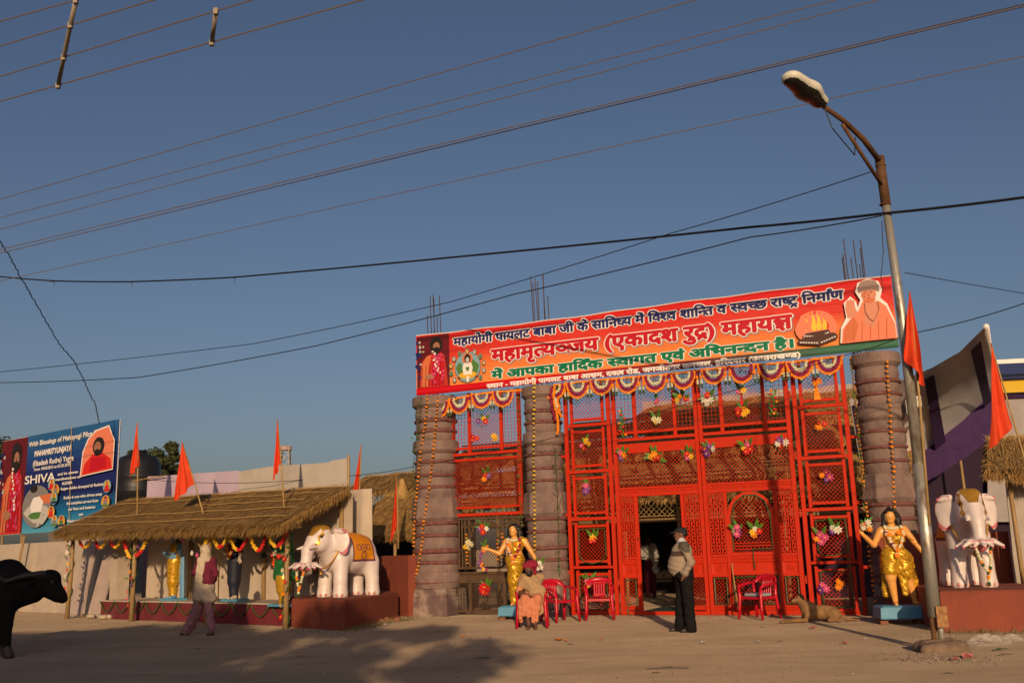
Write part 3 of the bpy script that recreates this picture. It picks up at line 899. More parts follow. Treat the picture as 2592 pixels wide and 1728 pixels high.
def portrait(P, par, u0, u1, z0, z1):
    """bearded figure in red robes with garlands, on a dark red ground"""
    W, Hh = u1 - u0, z1 - z0
    q = lambda a, b: (u0 + a * W, z0 + b * Hh)
    pl = lambda nm, pts, M: poly(nm, [q(*p) for p in pts], M, P=P, par=par)
    pl('picture_ground', [(0, 0), (1, 0), (1, 1), (0, 1)], DKRED)
    pl('robe', [(0.08, 0), (0.95, 0), (0.9, 0.35), (0.84, 0.6), (0.62, 0.68), (0.35, 0.62), (0.15, 0.5), (0.1, 0.2)], ROBE)
    pl('robe_fold', [(0.12, 0.02), (0.34, 0.02), (0.36, 0.35), (0.44, 0.62), (0.30, 0.60), (0.16, 0.46)], ROBE2)
    pl('garland_mass', [(0.42, 0.02), (0.78, 0.02), (0.84, 0.4), (0.76, 0.66), (0.52, 0.66), (0.46, 0.4)], CRIM)
    pl('hair', blob(0.60, 0.80, 0.20, 0.15, 16, 0.06), BLACKI)
    pl('face', blob(0.61, 0.775, 0.105, 0.085, 14), SKINI)
    for s_ in (-1, 1):
        pl('brow', [(0.61 + s_ * .03, .800), (0.61 + s_ * .075, .804), (0.61 + s_ * .075, .796), (0.61 + s_ * .03, .790)], BLACKI)
        pl('eye', blob(0.61 + s_ * .05, .782, .020, .007, 8), PALEG); pl('pupil', blob(0.61 + s_ * .05, .782, .008, .006, 6), BLACKI)
    pl('nose_shade', [(0.60, .785), (0.625, .785), (0.635, .755), (0.595, .755)], DKRED)
    for i_ in range(7):
        a_ = .14 + .11 * i_; pl('fold_line', [(a_, .02), (a_ + .018, .02), (a_ + .05, .40 + .03 * (i_ % 3)), (a_ + .04, .40 + .03 * (i_ % 3))], DKRED)
    pl('beard', [(0.52, 0.755), (0.70, 0.755), (0.72, 0.68), (0.64, 0.58), (0.55, 0.66)], BLACKI)
    pl('turban', [(0.40, 0.84), (0.48, 0.94), (0.62, 0.965), (0.76, 0.92), (0.82, 0.83), (0.60, 0.87)], BLACKI)
    pl('hands', blob(0.40, 0.20, 0.15, 0.05, 12, 0.1), SKINI)
    dots('garland_flowers', [q(0.50 + 0.2 * t + random.uniform(-.05, .05), 0.68 - 0.42 * t) for t in np.linspace(0, 1, 11)], 0.035 * W, WHITE_I, P, par)
    dots('red_flowers', [q(random.uniform(0.46, 0.84), random.uniform(0.06, 0.62)) for _ in range(26)], 0.04 * W, PINKI, P, par)
    dots('side_flowers', [q(random.uniform(0.0, 0.14), random.uniform(0.1, 0.9)) for _ in range(14)], 0.045 * W, NAVY, P, par)
    dots('side_flowers_pale', [q(random.uniform(0.02, 0.22), random.uniform(0.4, 0.92)) for _ in range(8)], 0.035 * W, PALEG, P, par)
portrait(bp_, BANC, -6.71, -5.83, 5.275, 6.53)
# round picture of a seated figure ringed by small roundels
poly('roundel_ground', blob(-5.335, 5.66, 0.345, 0.37, 32), GREYI); poly('roundel_sky', blob(-5.335, 5.67, 0.325, 0.345, 32), SKYI)
poly('roundel_hills', [(-5.65, 5.66), (-5.55, 5.80), (-5.45, 5.70), (-5.2, 5.84), (-5.03, 5.68), (-5.1, 5.46), (-5.3, 5.38), (-5.56, 5.46)], LGREEN)
poly('halo', blob(-5.335, 5.86, 0.14, 0.14, 20), ROBE2); poly('mat', [(-5.6, 5.40), (-5.07, 5.40), (-5.12, 5.52), (-5.34, 5.60), (-5.55, 5.52)], DKRED)
poly('seated_legs', blob(-5.335, 5.47, 0.24, 0.085, 16), GOLDI); poly('seated_body', [(-5.44, 5.48), (-5.23, 5.48), (-5.20, 5.64), (-5.24, 5.76), (-5.43, 5.76), (-5.47, 5.64)], WHITE_I)
poly('seated_hair', blob(-5.335, 5.86, 0.085, 0.11, 14), BLACKI); poly('seated_face', blob(-5.335, 5.83, 0.05, 0.065, 12), PALEG); poly('seated_foot', [(-5.36, 5.30), (-5.31, 5.30), (-5.30, 5.44), (-5.37, 5.44)], WHITE_I); poly('seated_garland', blob(-5.335, 5.66, 0.05, 0.10, 10, 0, math.pi, 2 * math.pi), LGREEN)
for k in range(11):
    t = R(-40 + 26 * k); cx, cz = -5.335 + 0.44 * math.cos(t), 5.64 + 0.40 * math.sin(t)
    if cz < 5.29: continue
    poly('small_roundel', blob(cx, cz, 0.055, 0.065, 10), GREYI); poly('small_figure', blob(cx, cz - 0.01, 0.028, 0.045, 8), (LGREEN, PALEG, GOLDI)[k % 3])
# fire on a stepped altar
poly('fire_glow', blob(2.62, 5.66, 0.40, 0.36, 22, 0.06), PALEO)
poly('flame', [(2.38, 5.52), (2.34, 5.70), (2.42, 5.80), (2.43, 5.93), (2.49, 5.86), (2.53, 6.00), (2.57, 5.90), (2.62, 6.05), (2.66, 5.90), (2.72, 5.98), (2.74, 5.86), (2.81, 5.93), (2.82, 5.80), (2.88, 5.70), (2.83, 5.52)], FIRER)
for cx, s in ((2.46, 0.9), (2.58, 1.2), (2.68, 1.15), (2.79, 0.8)):
    poly('flame_tongue', [(cx - 0.045, 5.62), (cx - 0.055, 5.70), (cx - 0.02, 5.78 * 0 + 5.62 + 0.17 * s), (cx - 0.03, 5.62 + 0.30 * s), (cx + 0.03, 5.62 + 0.20 * s), (cx + 0.05, 5.70), (cx + 0.03, 5.60)], FIREY)
poly('altar_step', [(2.32, 5.50), (2.42, 5.57), (2.86, 5.60), (2.90, 5.52), (2.68, 5.44)], BRICKI); poly('altar', [(2.24, 5.43), (2.34, 5.48), (2.95, 5.53), (3.02, 5.48), (3.02, 5.40), (2.66, 5.29), (2.25, 5.36)], BRICKI)
_ly[0] += 0.0010; mb = MB()
for a, b, n in (((2.27, 5.395), (2.64, 5.345), 7), ((2.68, 5.345), (2.99, 5.445), 6), ((2.36, 5.52), (2.66, 5.475), 6), ((2.70, 5.475), (2.86, 5.545), 4)):
    for i in range(n):
        c = (a[0] + (b[0] - a[0]) * (i + .5) / n, a[1] + (b[1] - a[1]) * (i + .5) / n); h = 0.012
        mb.add([bp_(c[0] + dx, c[1] + dz, _ly[0]) for dx, dz in ((-.018, -h), (.018, -h), (.018, h), (-.018, h))], [(0, 1, 2, 3)])
part('altar_joints', mb, WHITE_I, BANC)
# pale portrait with a raised hand
poly('pale_robe_glow', [(3.06, 5.29), (3.10, 5.60), (3.22, 5.80), (3.20, 6.10), (3.34, 6.22), (3.44, 6.10), (3.46, 5.98), (3.52, 6.12), (3.44, 6.30), (3.50, 6.48), (3.70, 6.54), (3.90, 6.46), (3.95, 6.28), (3.90, 6.12), (4.02, 5.98), (4.13, 5.60), (4.13, 5.29)], WHITE_I)
poly('pale_robe', [(3.09, 5.28), (3.13, 5.56), (3.30, 5.76), (3.46, 5.90), (3.56, 6.08), (3.86, 6.06), (3.99, 5.94), (4.12, 5.56), (4.12, 5.28)], PALEO)
poly('pale_sleeve', [(3.12, 5.30), (3.18, 5.62), (3.36, 5.80), (3.44, 5.62), (3.34, 5.32)], ROBE2)
poly('pale_chest', [(3.56, 5.62), (3.60, 6.06), (3.82, 6.06), (3.84, 5.80), (3.72, 5.52)], SKINP)
poly('raised_hand', [(3.25, 5.78), (3.22, 5.98), (3.25, 6.12), (3.28, 6.15), (3.31, 6.14), (3.34, 6.17), (3.37, 6.13), (3.40, 6.14), (3.41, 5.96), (3.44, 5.90), (3.38, 5.78)], SKINP)
poly('pale_face', blob(3.69, 6.22, 0.145, 0.16, 18), SKINP); poly('pale_beard', blob(3.69, 6.12, 0.12, 0.08, 14, 0, math.pi, 2 * math.pi), ROBE2)
poly('woollen_cap', [(3.50, 6.26), (3.49, 6.38), (3.56, 6.49), (3.70, 6.52), (3.84, 6.48), (3.90, 6.36), (3.89, 6.24), (3.78, 6.31), (3.62, 6.31)], mat('print ink grey brown', (0.30, 0.20, 0.16), 0.5))
for k_ in range(6):
    a_ = 3.16 + .155 * k_; poly('robe_fold_line', [(a_, 5.30), (a_ + .02, 5.30), (a_ + .06, 5.62 + .04 * (k_ % 3)), (a_ + .045, 5.62 + .04 * (k_ % 3))], ROBE2)
poly('cheek_shade', [(3.57, 6.24), (3.60, 6.14), (3.64, 6.16), (3.62, 6.26)], ROBE2); poly('nose_shade', [(3.675, 6.25), (3.70, 6.25), (3.715, 6.18), (3.665, 6.18)], ROBE2)
for s in (-1, 1):
    poly('brow', [(3.69 + s * .03, 6.275), (3.69 + s * .08, 6.28), (3.69 + s * .08, 6.272), (3.69 + s * .03, 6.265)], SKINI)
    poly('eye', blob(3.69 + 0.055 * s, 6.25, 0.018, 0.008, 8), SKINI)
poly('mouth', blob(3.69, 6.14, 0.035, 0.008, 8), ROBE)
_ly[0] += 0.0010; mb = MB()
V_, F_ = stroke([(3.60, 6.04), (3.60, 5.86), (3.66, 5.72), (3.73, 5.66), (3.80, 5.76), (3.86, 5.90), (3.85, 6.04)], 0.018); mb.add([bp_(a, b, _ly[0]) for a, b in V_], F_)
part('bead_necklace', mb, SKINI, BANC)
# ------------------------------------------------------------------ flowers, bunches and garlands
_fm = {}
def flower_mesh(key, M, C, petals=7, r=1.0, cup=0.35):
    if key in _fm: return _fm[key]
    mb = MB()
    for ring, (n, rr, h) in enumerate(((petals, 1.0, 0.0), (max(4, petals - 2), 0.62, -0.16))):
        for k in range(n):
            a = 2 * math.pi * (k + 0.5 * ring) / n; w_ = 0.9 * math.pi / n
            def pt(t, rad, y): return (rad * rr * math.cos(a + t), y + h, rad * rr * math.sin(a + t))
            mb.add([pt(0, 0.08, 0), pt(-w_, 0.6, -cup * 0.5), pt(0, 1.0, -cup * 0.25), pt(w_, 0.6, -cup * 0.5), pt(0, 0.62, -cup * 0.62)], [(0, 1, 4), (0, 4, 3), (1, 2, 4), (4, 2, 3)], 0)
    mb.ball((0, -0.2, 0), 0.2, 6, 1)
    _fm[key] = mb.mesh('flower', [M, C]); return _fm[key]
def leaf_mesh():
    if 'leaf' in _fm: return _fm['leaf']
    mb = MB()
    prof = [(0, 0.0, 0), (0.12, 0.3, -0.06), (0.14, 0.55, -0.14), (0.07, 0.85, -0.2), (0.0, 1.0, -0.2)]
    L = [(-x_, y_ + 0.05 * (x_ > 0), z_) for x_, z_, y_ in prof]; Rr = [(x_, y_ + 0.05 * (x_ > 0), z_) for x_, z_, y_ in prof]; Cc = [(0, y_, z_) for x_, z_, y_ in prof]
    mb.add(L + Cc + Rr, [(i, i + 1, 5 + i + 1, 5 + i) for i in range(4)] + [(5 + i, 5 + i + 1, 10 + i + 1, 10 + i) for i in range(4)])
    _fm['leaf'] = mb.mesh('leaf', LEAFG, True); return _fm['leaf']
FCOL = dict(r=REDF, y=YELLOW, w=WHITE_F, p=PINK, u=PURPLE, o=ORANGE, c=CREAM, m=MAROON)
def bunch(fr, u, y, z, cols, label, leaves=3, s=0.075, spread=0.07, up=1.0, cat='flowers', seed=None, hang=0.0, name='flower_bunch'):
    rnd = random.Random(seed if seed is not None else int(abs(u * 1000) + z * 77))
    g = thing(name, label, cat, fr, (u, y, z), group=None)
    n = len(cols)
    for i, c in enumerate(cols):
        me = flower_mesh(c, FCOL[c], FCOL['y'] if c != 'y' else FCOL['o'], petals=7)
        o = link('flower', me, g)
        a = 2 * math.pi * i / max(n, 1) + rnd.uniform(-.4, .4); rr = spread * (0.0 if n == 1 else rnd.uniform(.6, 1.1))
        o.location = (rr * math.cos(a), -0.02 - rnd.uniform(0, .05), rr * math.sin(a) * 0.85 - hang * i / max(n, 1))
        k = s * rnd.uniform(.8, 1.2); o.scale = (k, k, k); o.rotation_euler = (rnd.uniform(-.6, .4), rnd.uniform(-3, 3), rnd.uniform(-.6, .6))
    for i in range(leaves):
        o = link('leaf', leaf_mesh(), g)
        a = (i - (leaves - 1) / 2) * 0.75 + rnd.uniform(-.25, .25)
        k = rnd.uniform(0.15, 0.24) * up; o.scale = (k * 1.1, k, k); o.rotation_euler = (rnd.uniform(.0, .35), a, rnd.uniform(-.3, .3)); o.location = (0, 0, 0.01)
    return g
GY = -0.06
_b = [  # photo pixel on the gate, flowers, leaves, label
 (1224, 1067, 'ryur', 3, 'red and yellow flower bunch with purple sprig in the middle of the upper grille'),
 (1203, 1108, 'rrr', 0, 'plain red flower bunch at the foot of the upper grille'),
 (1254, 1108, 'yyy', 0, 'all yellow flower bunch at the foot of the upper grille'),
 (1232, 1206, 'uro', 2, 'small flower bunch with two spread leaves on the thatch coloured lower grille'),
 (1226, 1340, 'wrur', 4, 'leafy bunch with white and red flowers at the head of the brown wicket arch'),
 (1188, 1380, 'ccyc', 1, 'pale cream flower bunch hanging on the brown wicket'),
 (1232, 1490, 'rrrrrr', 3, 'large all red flower bunch on the lower lattice of the brown wicket'),
 (1484, 1126, 'yypr', 2, 'yellow lily bunch with pink on the side panel under the banner end'),
 (1662, 1064, 'ccy', 2, 'cream flower bunch with one long leaf on the doorway leaf upper grille'),
 (1664, 1017, 'p', 1, 'single pink flower right under the scalloped garland'),
 (1725, 1011, 'royu', 4, 'red orange and yellow bunch beside the meeting stile under the garland'),
 (1792, 1011, 'wrww', 5, 'white flower bunch with the largest green leaves near the meeting stile'),
 (1576, 1153, 'opu', 4, 'peach and purple flower bunch at the hinge end of the doorway header board'),
 (1658, 1156, 'royr', 6, 'red and orange bunch with upright leaves in the middle of the doorway header board'),
 (1742, 1155, 'yrp', 3, 'yellow and red bunch with two upright leaves at the doorway header board end'),
 (1794, 1139, 'wumu', 3, 'white and purple bunch at the meeting stile end of the arched leaf header board'),
 (1487, 1236, 'upu', 2, 'purple flower bunch with a long leaf above the tinsel framed side panel'),
 (1503, 1366, 'ryr', 3, 'red and yellow flowers inside the tinsel frame of the side panel'),
 (1876, 990, 'yp', 2, 'small yellow and pink flowers hanging over the arched leaf grille'),
 (1880, 1042, 'yorry', 2, 'yellow and red bunch on the wide grille of the arched leaf'),
 (1892, 1135, 'rpyr', 3, 'red bunch with slanting leaves on the arched leaf header board'),
 (1978, 1122, 'wuwr', 1, 'white star bunch with purple at the hinge end of the arched leaf header board'),
 (2066, 966, 'oro', 0, 'orange and red bunch topping the side panel by the floodlight pillar'),
 (2080, 1075, 'rro', 0, 'small red and orange bunch in the second square beside the floodlight pillar'),
 (2092, 1204, 'pmou', 0, 'magenta and orange bunch in the third square beside the floodlight pillar'),
 (1868, 1345, 'upcp', 3, 'pink and purple bunch with leaves on the arched window sill side'),
 (1913, 1345, 'rwyo', 3, 'red white and yellow bunch in the middle of the arched window'),
 (2078, 1361, 'ppop', 2, 'big magenta and orange bunch on the tinsel framed square by the floodlight pillar'),
 (2112, 1340, 'wwu', 2, 'white flower bunch inside the tinsel framed square by the floodlight pillar'),
 (2084, 1488, 'ppu', 0, 'magenta bunch low on the side panel behind the dog'),
 (2126, 1478, 'ooo', 0, 'three orange marigolds low on the side panel behind the dog'),
 (1490, 1475, 'ppy', 3, 'pink and green bunch behind the armchair low on the side panel'),
]
for (px, py, cols, lv, lb) in _b:
    q = GATE.px(px, py, GY)
    bunch(GATE, q.x, GY, q.z, cols, lb, lv, s=0.085 if len(cols) < 5 else 0.10, spread=0.07 if len(cols) < 4 else 0.095, up=1.25)
rb = MB(); q = GATE.px(2064, 975, -0.05); rb.plate([(-0.03, 0, 0), (0.03, 0, 0), (0.09, -0.01, -0.30), (-0.05, -0.01, -0.30)], (0, 0.004, 0))
single('hanging_ribbon', rb, ORANGE, 'flat orange ribbon hanging below the orange bunch by the floodlight pillar', 'ribbon', GATE, (q.x, -0.05, q.z))
rb = MB(); q = GATE.px(1876, 995, -0.05); rb.plate([(-0.02, 0, 0), (0.02, 0, 0), (0.03, -0.01, -0.32), (-0.03, -0.01, -0.32)], (0, 0.004, 0))
single('hanging_ribbon', rb, REDF, 'narrow red ribbon hanging on the arched leaf grille', 'ribbon', GATE, (q.x, -0.05, q.z))
# hanging sprays of red berries
for i, (px, py, L, lb) in enumerate(((1573, 1035, 0.62, 'hanging spray of red berries with green leaves beside the doorway leaf hinge'), (1955, 983, 0.56, 'hanging spray of red berries in the lamp post shadow on the arched leaf'))):
    q = GATE.px(px, py, -0.05); g = thing('berry_spray', lb, 'berries', GATE, (q.x, -0.05, q.z))
    for k in range(7):
        m = MB(); m.ball((0, 0, 0), 0.034, 7, 0); o = part('berry', m, REDF if k % 3 else ORANGE, g, True); o.location = (random.uniform(-.09, .09), -.03, -L * (k + .5) / 7)
    m = MB()
    for k in range(40):
        z_ = -L * random.random(); a = random.uniform(-.08, .08); m.add([(a, random.uniform(-.04, .01), z_), (a + random.uniform(-.05, .05), -.03, z_ + .02), (a + random.uniform(-.03, .03), -.02, z_ - .06)], [(0, 1, 2)])
    m.tube([(0, 0, 0.05), (0.01, -0.01, -L * .5), (0, 0, -L)], 0.008, 5)
    part('foliage', m, LEAFG, g, stuff=True)
# big hanging cluster on the brown wicket, and the two short marigold strings beside it
q = GATE.px(1226, 1385, -0.08)
g = bunch(GATE, q.x, -0.10, q.z, 'oyoroupuuruouuyru', 'long hanging cluster of orange flowers ending in purple ones on the brown wicket', 2, s=0.06, spread=0.10, hang=0.52, cat='flowers', name='hanging_flower_cluster', seed=5)

def bead_string(mb, pts, sp, r, leafy=True, mi=0, ml=1):
    """marigold heads along a path"""
    P = [Vector(p) for p in pts]; acc = 0.0
    for a, b in zip(P[:-1], P[1:]):
        L = (b - a).length; t = acc
        while t < L:
            c = a + (b - a) * (t / L); rr = r * random.uniform(.75, 1.2)
            mb.ball((c.x + random.uniform(-.01, .01), c.y + random.uniform(-.01, .01), c.z), rr, 7, mi, (1, 1, 0.72))
            if leafy:
                for _ in range(3):
                    e = c + (b - a).normalized() * sp * random.uniform(.35, .65); d = Vector((random.uniform(-1, 1), random.uniform(-1, .3), random.uniform(-.6, .6))) * r * 1.1
                    mb.add([e, e + d, e + d * .6 + Vector((r * .5, 0, r * .4))], [(0, 1, 2)], ml)
            t += sp * random.uniform(.88, 1.12)
        acc = t - L
    mb.tube(P, 0.006, 4, ml)
def mstring(label, pts, sp=0.095, r=0.034, mats=(ORANGE, LEAFD)):
    mb = MB(); o = Vector(pts[0]); bead_string(mb, [Vector(p) - o for p in pts], sp, r)
    single('marigold_string', mb, list(mats), label, 'garland', GATE, tuple(o))
def onpil(uc, r, px, py):
    q = GATE.px(px, py, -r); dx = max(-r * .97, min(r * .97, q.x - uc))
    return (uc + dx, -math.sqrt(max(0, r * r - dx * dx)) - 0.03, q.z)
mstring('marigold string draped diagonally down the outer edge of the wicket pillar', [onpil(-6.35, .53, a, b) for a, b in ((1084, 1000), (1080, 1055), (1070, 1115), (1063, 1165), (1055, 1230), (1044, 1300), (1040, 1350), (1037, 1410))])
mstring('marigold string sweeping across the face of the wicket pillar', [onpil(-6.35, .53, a, b) for a, b in ((1105, 1003), (1100, 1090), (1094, 1165), (1085, 1250), (1075, 1315), (1067, 1390), (1054, 1445), (1038, 1485))])
mstring('straight marigold string hanging down the face of the middle pillar', [onpil(-3.57, .46, a, b) for a, b in ((1353, 972), (1353, 1060), (1352, 1190), (1354, 1300), (1354, 1420))], mats=(YELLOW, LEAFD))
mstring('straight marigold string on the floodlight pillar', [onpil(3.66, .46, a, b) for a, b in ((2244, 915), (2250, 1000), (2256, 1100), (2262, 1200), (2264, 1300), (2260, 1330))], mats=(ORANGE, LEAFD))
mstring('marigold string along the inner edge of the floodlight pillar', [onpil(3.66, .46, a, b) for a, b in ((2150, 900), (2156, 960), (2160, 1050), (2176, 1150), (2188, 1250), (2195, 1330))], sp=0.08, mats=(ORANGE, LEAFD))
mstring('marigold string hanging free beside the floodlight pillar down to the ground', [GATE.px(a, b, -.55) for a, b in ((2190, 1330), (2200, 1400), (2210, 1480), (2218, 1530), (2225, 1550))], mats=(ORANGE, LEAFD))
for (px, y0, y1, lb) in ((1181, 1352, 1428, 'short string of orange marigolds beside the cream bunch on the wicket'), (1259, 1365, 1415, 'short string of yellow marigolds in the wicket arch'), (1272, 1350, 1412, 'short string of orange marigolds along the wicket stile')):
    a = GATE.px(px, y0, -.05); b = GATE.px(px + 1, y1, -.05)
    mstring(lb, [tuple(a), tuple(b)], sp=0.085, r=0.03)
# ivy-like green strings
def ivy(label, pts, w=0.05, dens=260):
    mb = MB(); P = [Vector(p) for p in pts]; o = P[0].copy(); P = [p - o for p in P]
    mb.tube(P, 0.006, 4)
    for _ in range(dens):
        i = random.randrange(len(P) - 1); c = P[i].lerp(P[i + 1], random.random()) + Vector((random.gauss(0, w), random.gauss(-.02, .02), 0)); s_ = random.uniform(.015, .035)
        d = Vector((random.uniform(-1, 1), random.uniform(-.6, .6), random.uniform(-1, 1))) * s_; e = Vector((random.uniform(-1, 1), random.uniform(-.6, .6), random.uniform(-1, 1))) * s_
        mb.add([c, c + d, c + d + e, c + e], [(0, 1, 2, 3)], random.choice((0, 0, 1)))
    single('leaf_string', mb, [LEAFD, LEAFG], label, 'garland', GATE, tuple(o))
ivy('green leaf string trailing down beside the middle pillar and the side panel', [onpil(-3.57, .5, a, b) for a, b in ((1398, 1130), (1402, 1230), (1406, 1330), (1408, 1460))])
ivy('green leaf string on the outer side of the wicket pillar', [onpil(-6.35, .55, a, b) for a, b in ((1068, 1005), (1060, 1090), (1045, 1130), (1040, 1200), (1037, 1260))], 0.04, 160)
ivy('thin green leaf string along the post next to the middle pillar', [(-4.15, -.07, 5.0), (-4.14, -.07, 4.0), (-4.15, -.07, 3.0), (-4.16, -.07, 1.9)], 0.02, 170)
ivy('thin green leaf string on the inner edge of the floodlight pillar', [onpil(3.66, .47, a, b) for a, b in ((2152, 905), (2160, 1000), (2172, 1100), (2182, 1200), (2190, 1330))], 0.022, 200)

# tinsel borders round the lattice squares
def tinsel(label, pts, close=True, r=0.022):
    P = [Vector((a, -0.055, b)) for a, b in pts]
    if close: P.append(P[0])
    o = P[0].copy(); P = [p - o for p in P]; mb = MB(); mb.tube(P, r * 0.55, 6, 0)
    for a, b in zip(P[:-1], P[1:]):
        n = int((b - a).length / 0.006)
        for i in range(n):
            c = a.lerp(b, random.random()); d = Vector((random.gauss(0, 1), random.gauss(0, 1), random.gauss(0, 1))).normalized() * r * random.uniform(.8, 1.5)
            e = Vector((random.gauss(0, 1), random.gauss(0, 1), random.gauss(0, 1))) * 0.005
            mb.add([c + e, c - e, c + d], [(0, 1, 2)], 0)
    single('tinsel_border', mb, TINSEL, label, 'tinsel', GATE, tuple(o))
tinsel('green tinsel looped around the upper square beside the doorway leaf', [(-2.80, 1.80), (-2.20, 1.82), (-2.18, 1.25), (-2.30, 1.12), (-2.5, 1.08), (-2.70, 1.12), (-2.80, 1.25)])
tinsel('green tinsel around the low square behind the red armchair', [(-2.82, 0.80), (-2.20, 0.81), (-2.20, 0.12), (-2.82, 0.12)])
tinsel('green tinsel strip beside the doorway dropping to the ground', [(-1.78, 0.72), (-1.55, 0.72), (-1.54, 0.24), (-1.74, 0.22), (-1.76, 0.02), (-1.66, 0.01)], False)
tinsel('green tinsel around the small low lattice at the meeting stile', [(0.13, 0.73), (0.38, 0.73), (0.38, 0.24), (0.13, 0.22)])
tinsel('green tinsel along the arched window with a hanging end', [(0.97, 0.90), (0.96, 1.30), (1.36, 1.30), (1.36, 1.98), (1.27, 2.26), (1.10, 2.38), (0.84, 2.38), (0.66, 2.24), (0.57, 1.95), (0.57, 1.27)], False)
tinsel('green tinsel around the wide low lattice behind the chair and stick', [(0.52, 0.74), (1.41, 0.77), (1.41, 0.22), (0.52, 0.22)])
tinsel('green tinsel around the small low lattice beside the lying dog', [(1.56, 0.73), (1.80, 0.73), (1.80, 0.22), (1.56, 0.22)])
tinsel('green tinsel looped around the square with the big magenta bunch', [(2.24, 1.82), (2.80, 1.84), (2.82, 1.26), (2.70, 1.17), (2.5, 1.13), (2.30, 1.15), (2.24, 1.25)])
tinsel('green tinsel around the square with the three orange marigolds', [(2.24, 0.83), (2.80, 0.85), (2.82, 0.16), (2.26, 0.15)])

# scalloped flower toran below the banner
def toran():
    meshes = {}
    def band(rx, rz, rows, r, M, dens, key):
        mb = MB()
        for row in range(rows):
            k = 1 - row * 0.13
            n = int(dens * k)
            for i in range(n + 1):
                t = math.pi * i / n; a = rx * k
                mb.ball((a * math.cos(t) + random.uniform(-.006, .006), random.uniform(-.012, .012), -rz * k * math.sin(t) + random.uniform(-.006, .006)), r * random.uniform(.85, 1.2), 6, 0, (1, 0.8, 1))
        meshes[key] = mb.mesh(key, M)
    band(0.255, 0.335, 1, 0.027, ORANGE, 26, 'scallop'); band(0.212, 0.285, 2, 0.024, MAROON, 26, 'maroon_band'); band(0.150, 0.19, 2, 0.022, CREAM, 18, 'cream_band')
    mb = MB()
    for i in range(26):
        a, z_ = random.uniform(-.10, .10), -random.uniform(0.0, .13)
        mb.add([(a, -.01, z_), (a + random.uniform(-.04, .04), random.uniform(-.04, 0), z_ + random.uniform(-.02, .04)), (a + random.uniform(-.03, .03), -.01, z_ - random.uniform(.02, .05))], [(0, 1, 2)])
    meshes['leaf_centre'] = mb.mesh('leaf_centre', LEAFD)
    mb = MB()                         # tassel between the scallops
    for i in range(7): mb.ball((random.uniform(-.05, .05), 0, -random.uniform(0, .09)), .032, 6, 0)
    for sx in (-.04, .04):
        for zz, mi in ((-.13, 1), (-.175, 1), (-.225, 2), (-.27, 2), (-.32, 3), (-.35, 3)): mb.ball((sx, 0, zz), .032, 6, mi, (1, .9, .9))
    meshes['tassel'] = mb.mesh('tassel', [MAROON, ORANGE, CREAM, LEAFD])
    mb = MB(); mb.ball((0, 0, -.36), .022, 6, 0); mb.add([(-.05, 0, -.37), (.05, 0, -.37), (0, -.02, -.41)], [(0, 1, 2)], 1)
    meshes['drop'] = mb.mesh('drop', [CREAM, LEAFD])
    def run(label, cs, zf, ends):
        g = thing('flower_toran', label, 'garland', GATE, (cs[0], -0.30, 0))
        cord = MB(); u = ends[0]
        while u < ends[1]:
            cord.ball((u - cs[0], random.uniform(-.01, .01), zf(u) + random.uniform(-.008, .008)), .030 * random.uniform(.85, 1.2), 6); u += 0.04
        part('marigold_cord', cord, ORANGE, g, stuff=True)
        for i, c in enumerate(cs):
            s = link('scallop', meshes['scallop'], g); s.location = (c - cs[0], -.01, zf(c)); s.rotation_euler = (0, random.uniform(-.05, .05), random.uniform(-.1, .1)); s.scale = (1, 1, random.uniform(.94, 1.06))
            for nm in ('maroon_band', 'cream_band', 'leaf_centre', 'drop'):
                if i == 7 and nm == 'cream_band': continue
                o = link(nm, meshes[nm], s)
            if i + 1 < len(cs):
                mid = (c + cs[i + 1]) / 2; t = link('tassel', meshes['tassel'], g); t.location = (mid - cs[0], 0, zf(mid)); t.rotation_euler = (0, random.uniform(-.06, .06), 0)
        return g
    cs = [GATE.px(x_, 950, -.3).x for x_ in (1461, 1522, 1588, 1657, 1729, 1807, 1879, 1953, 2026, 2101)]
    run('scalloped orange and maroon flower toran hanging under the banner over the main gate', [cs[0] - .56] + cs, lambda u: 5.02 + 0.012 * math.sin(2.2 * u), (-3.15, 3.10))
    cs2 = [GATE.px(x_, 1010, -.3).x for x_ in (1112, 1162, 1220, 1274)]
    run('shorter scalloped flower toran between the wicket pillar and the middle pillar', cs2, lambda u: 4.93 + 0.05 * math.sin(1.7 * (u + 6)) + 0.06 * (u + 5), (cs2[0] - .25, cs2[-1] + .45))
    # loose garland end by the middle pillar
    g = thing('garland_end', 'loose end of orange and maroon garland hanging beside the middle pillar', 'garland', GATE, (-3.12, -.36, 4.95))
    for nm, M, dx in (('orange_strand', ORANGE, 0.0), ('maroon_strand', MAROON, -.07), ('orange_strand', ORANGE, .09), ('cream_strand', CREAM, .05)):
        mb = MB(); z_ = 0 if dx < .05 else -.25
        L = {0.0: -1.05, -.07: -.75, .09: -.7, .05: -.5}[dx]
        while z_ > L:
            mb.ball((dx + 0.03 * math.sin(6 * z_) - z_ * .03 + random.uniform(-.012, .012), random.uniform(-.02, .02), z_), .036, 6); z_ -= .045
        part(nm, mb, M, g, stuff=True)
toran()
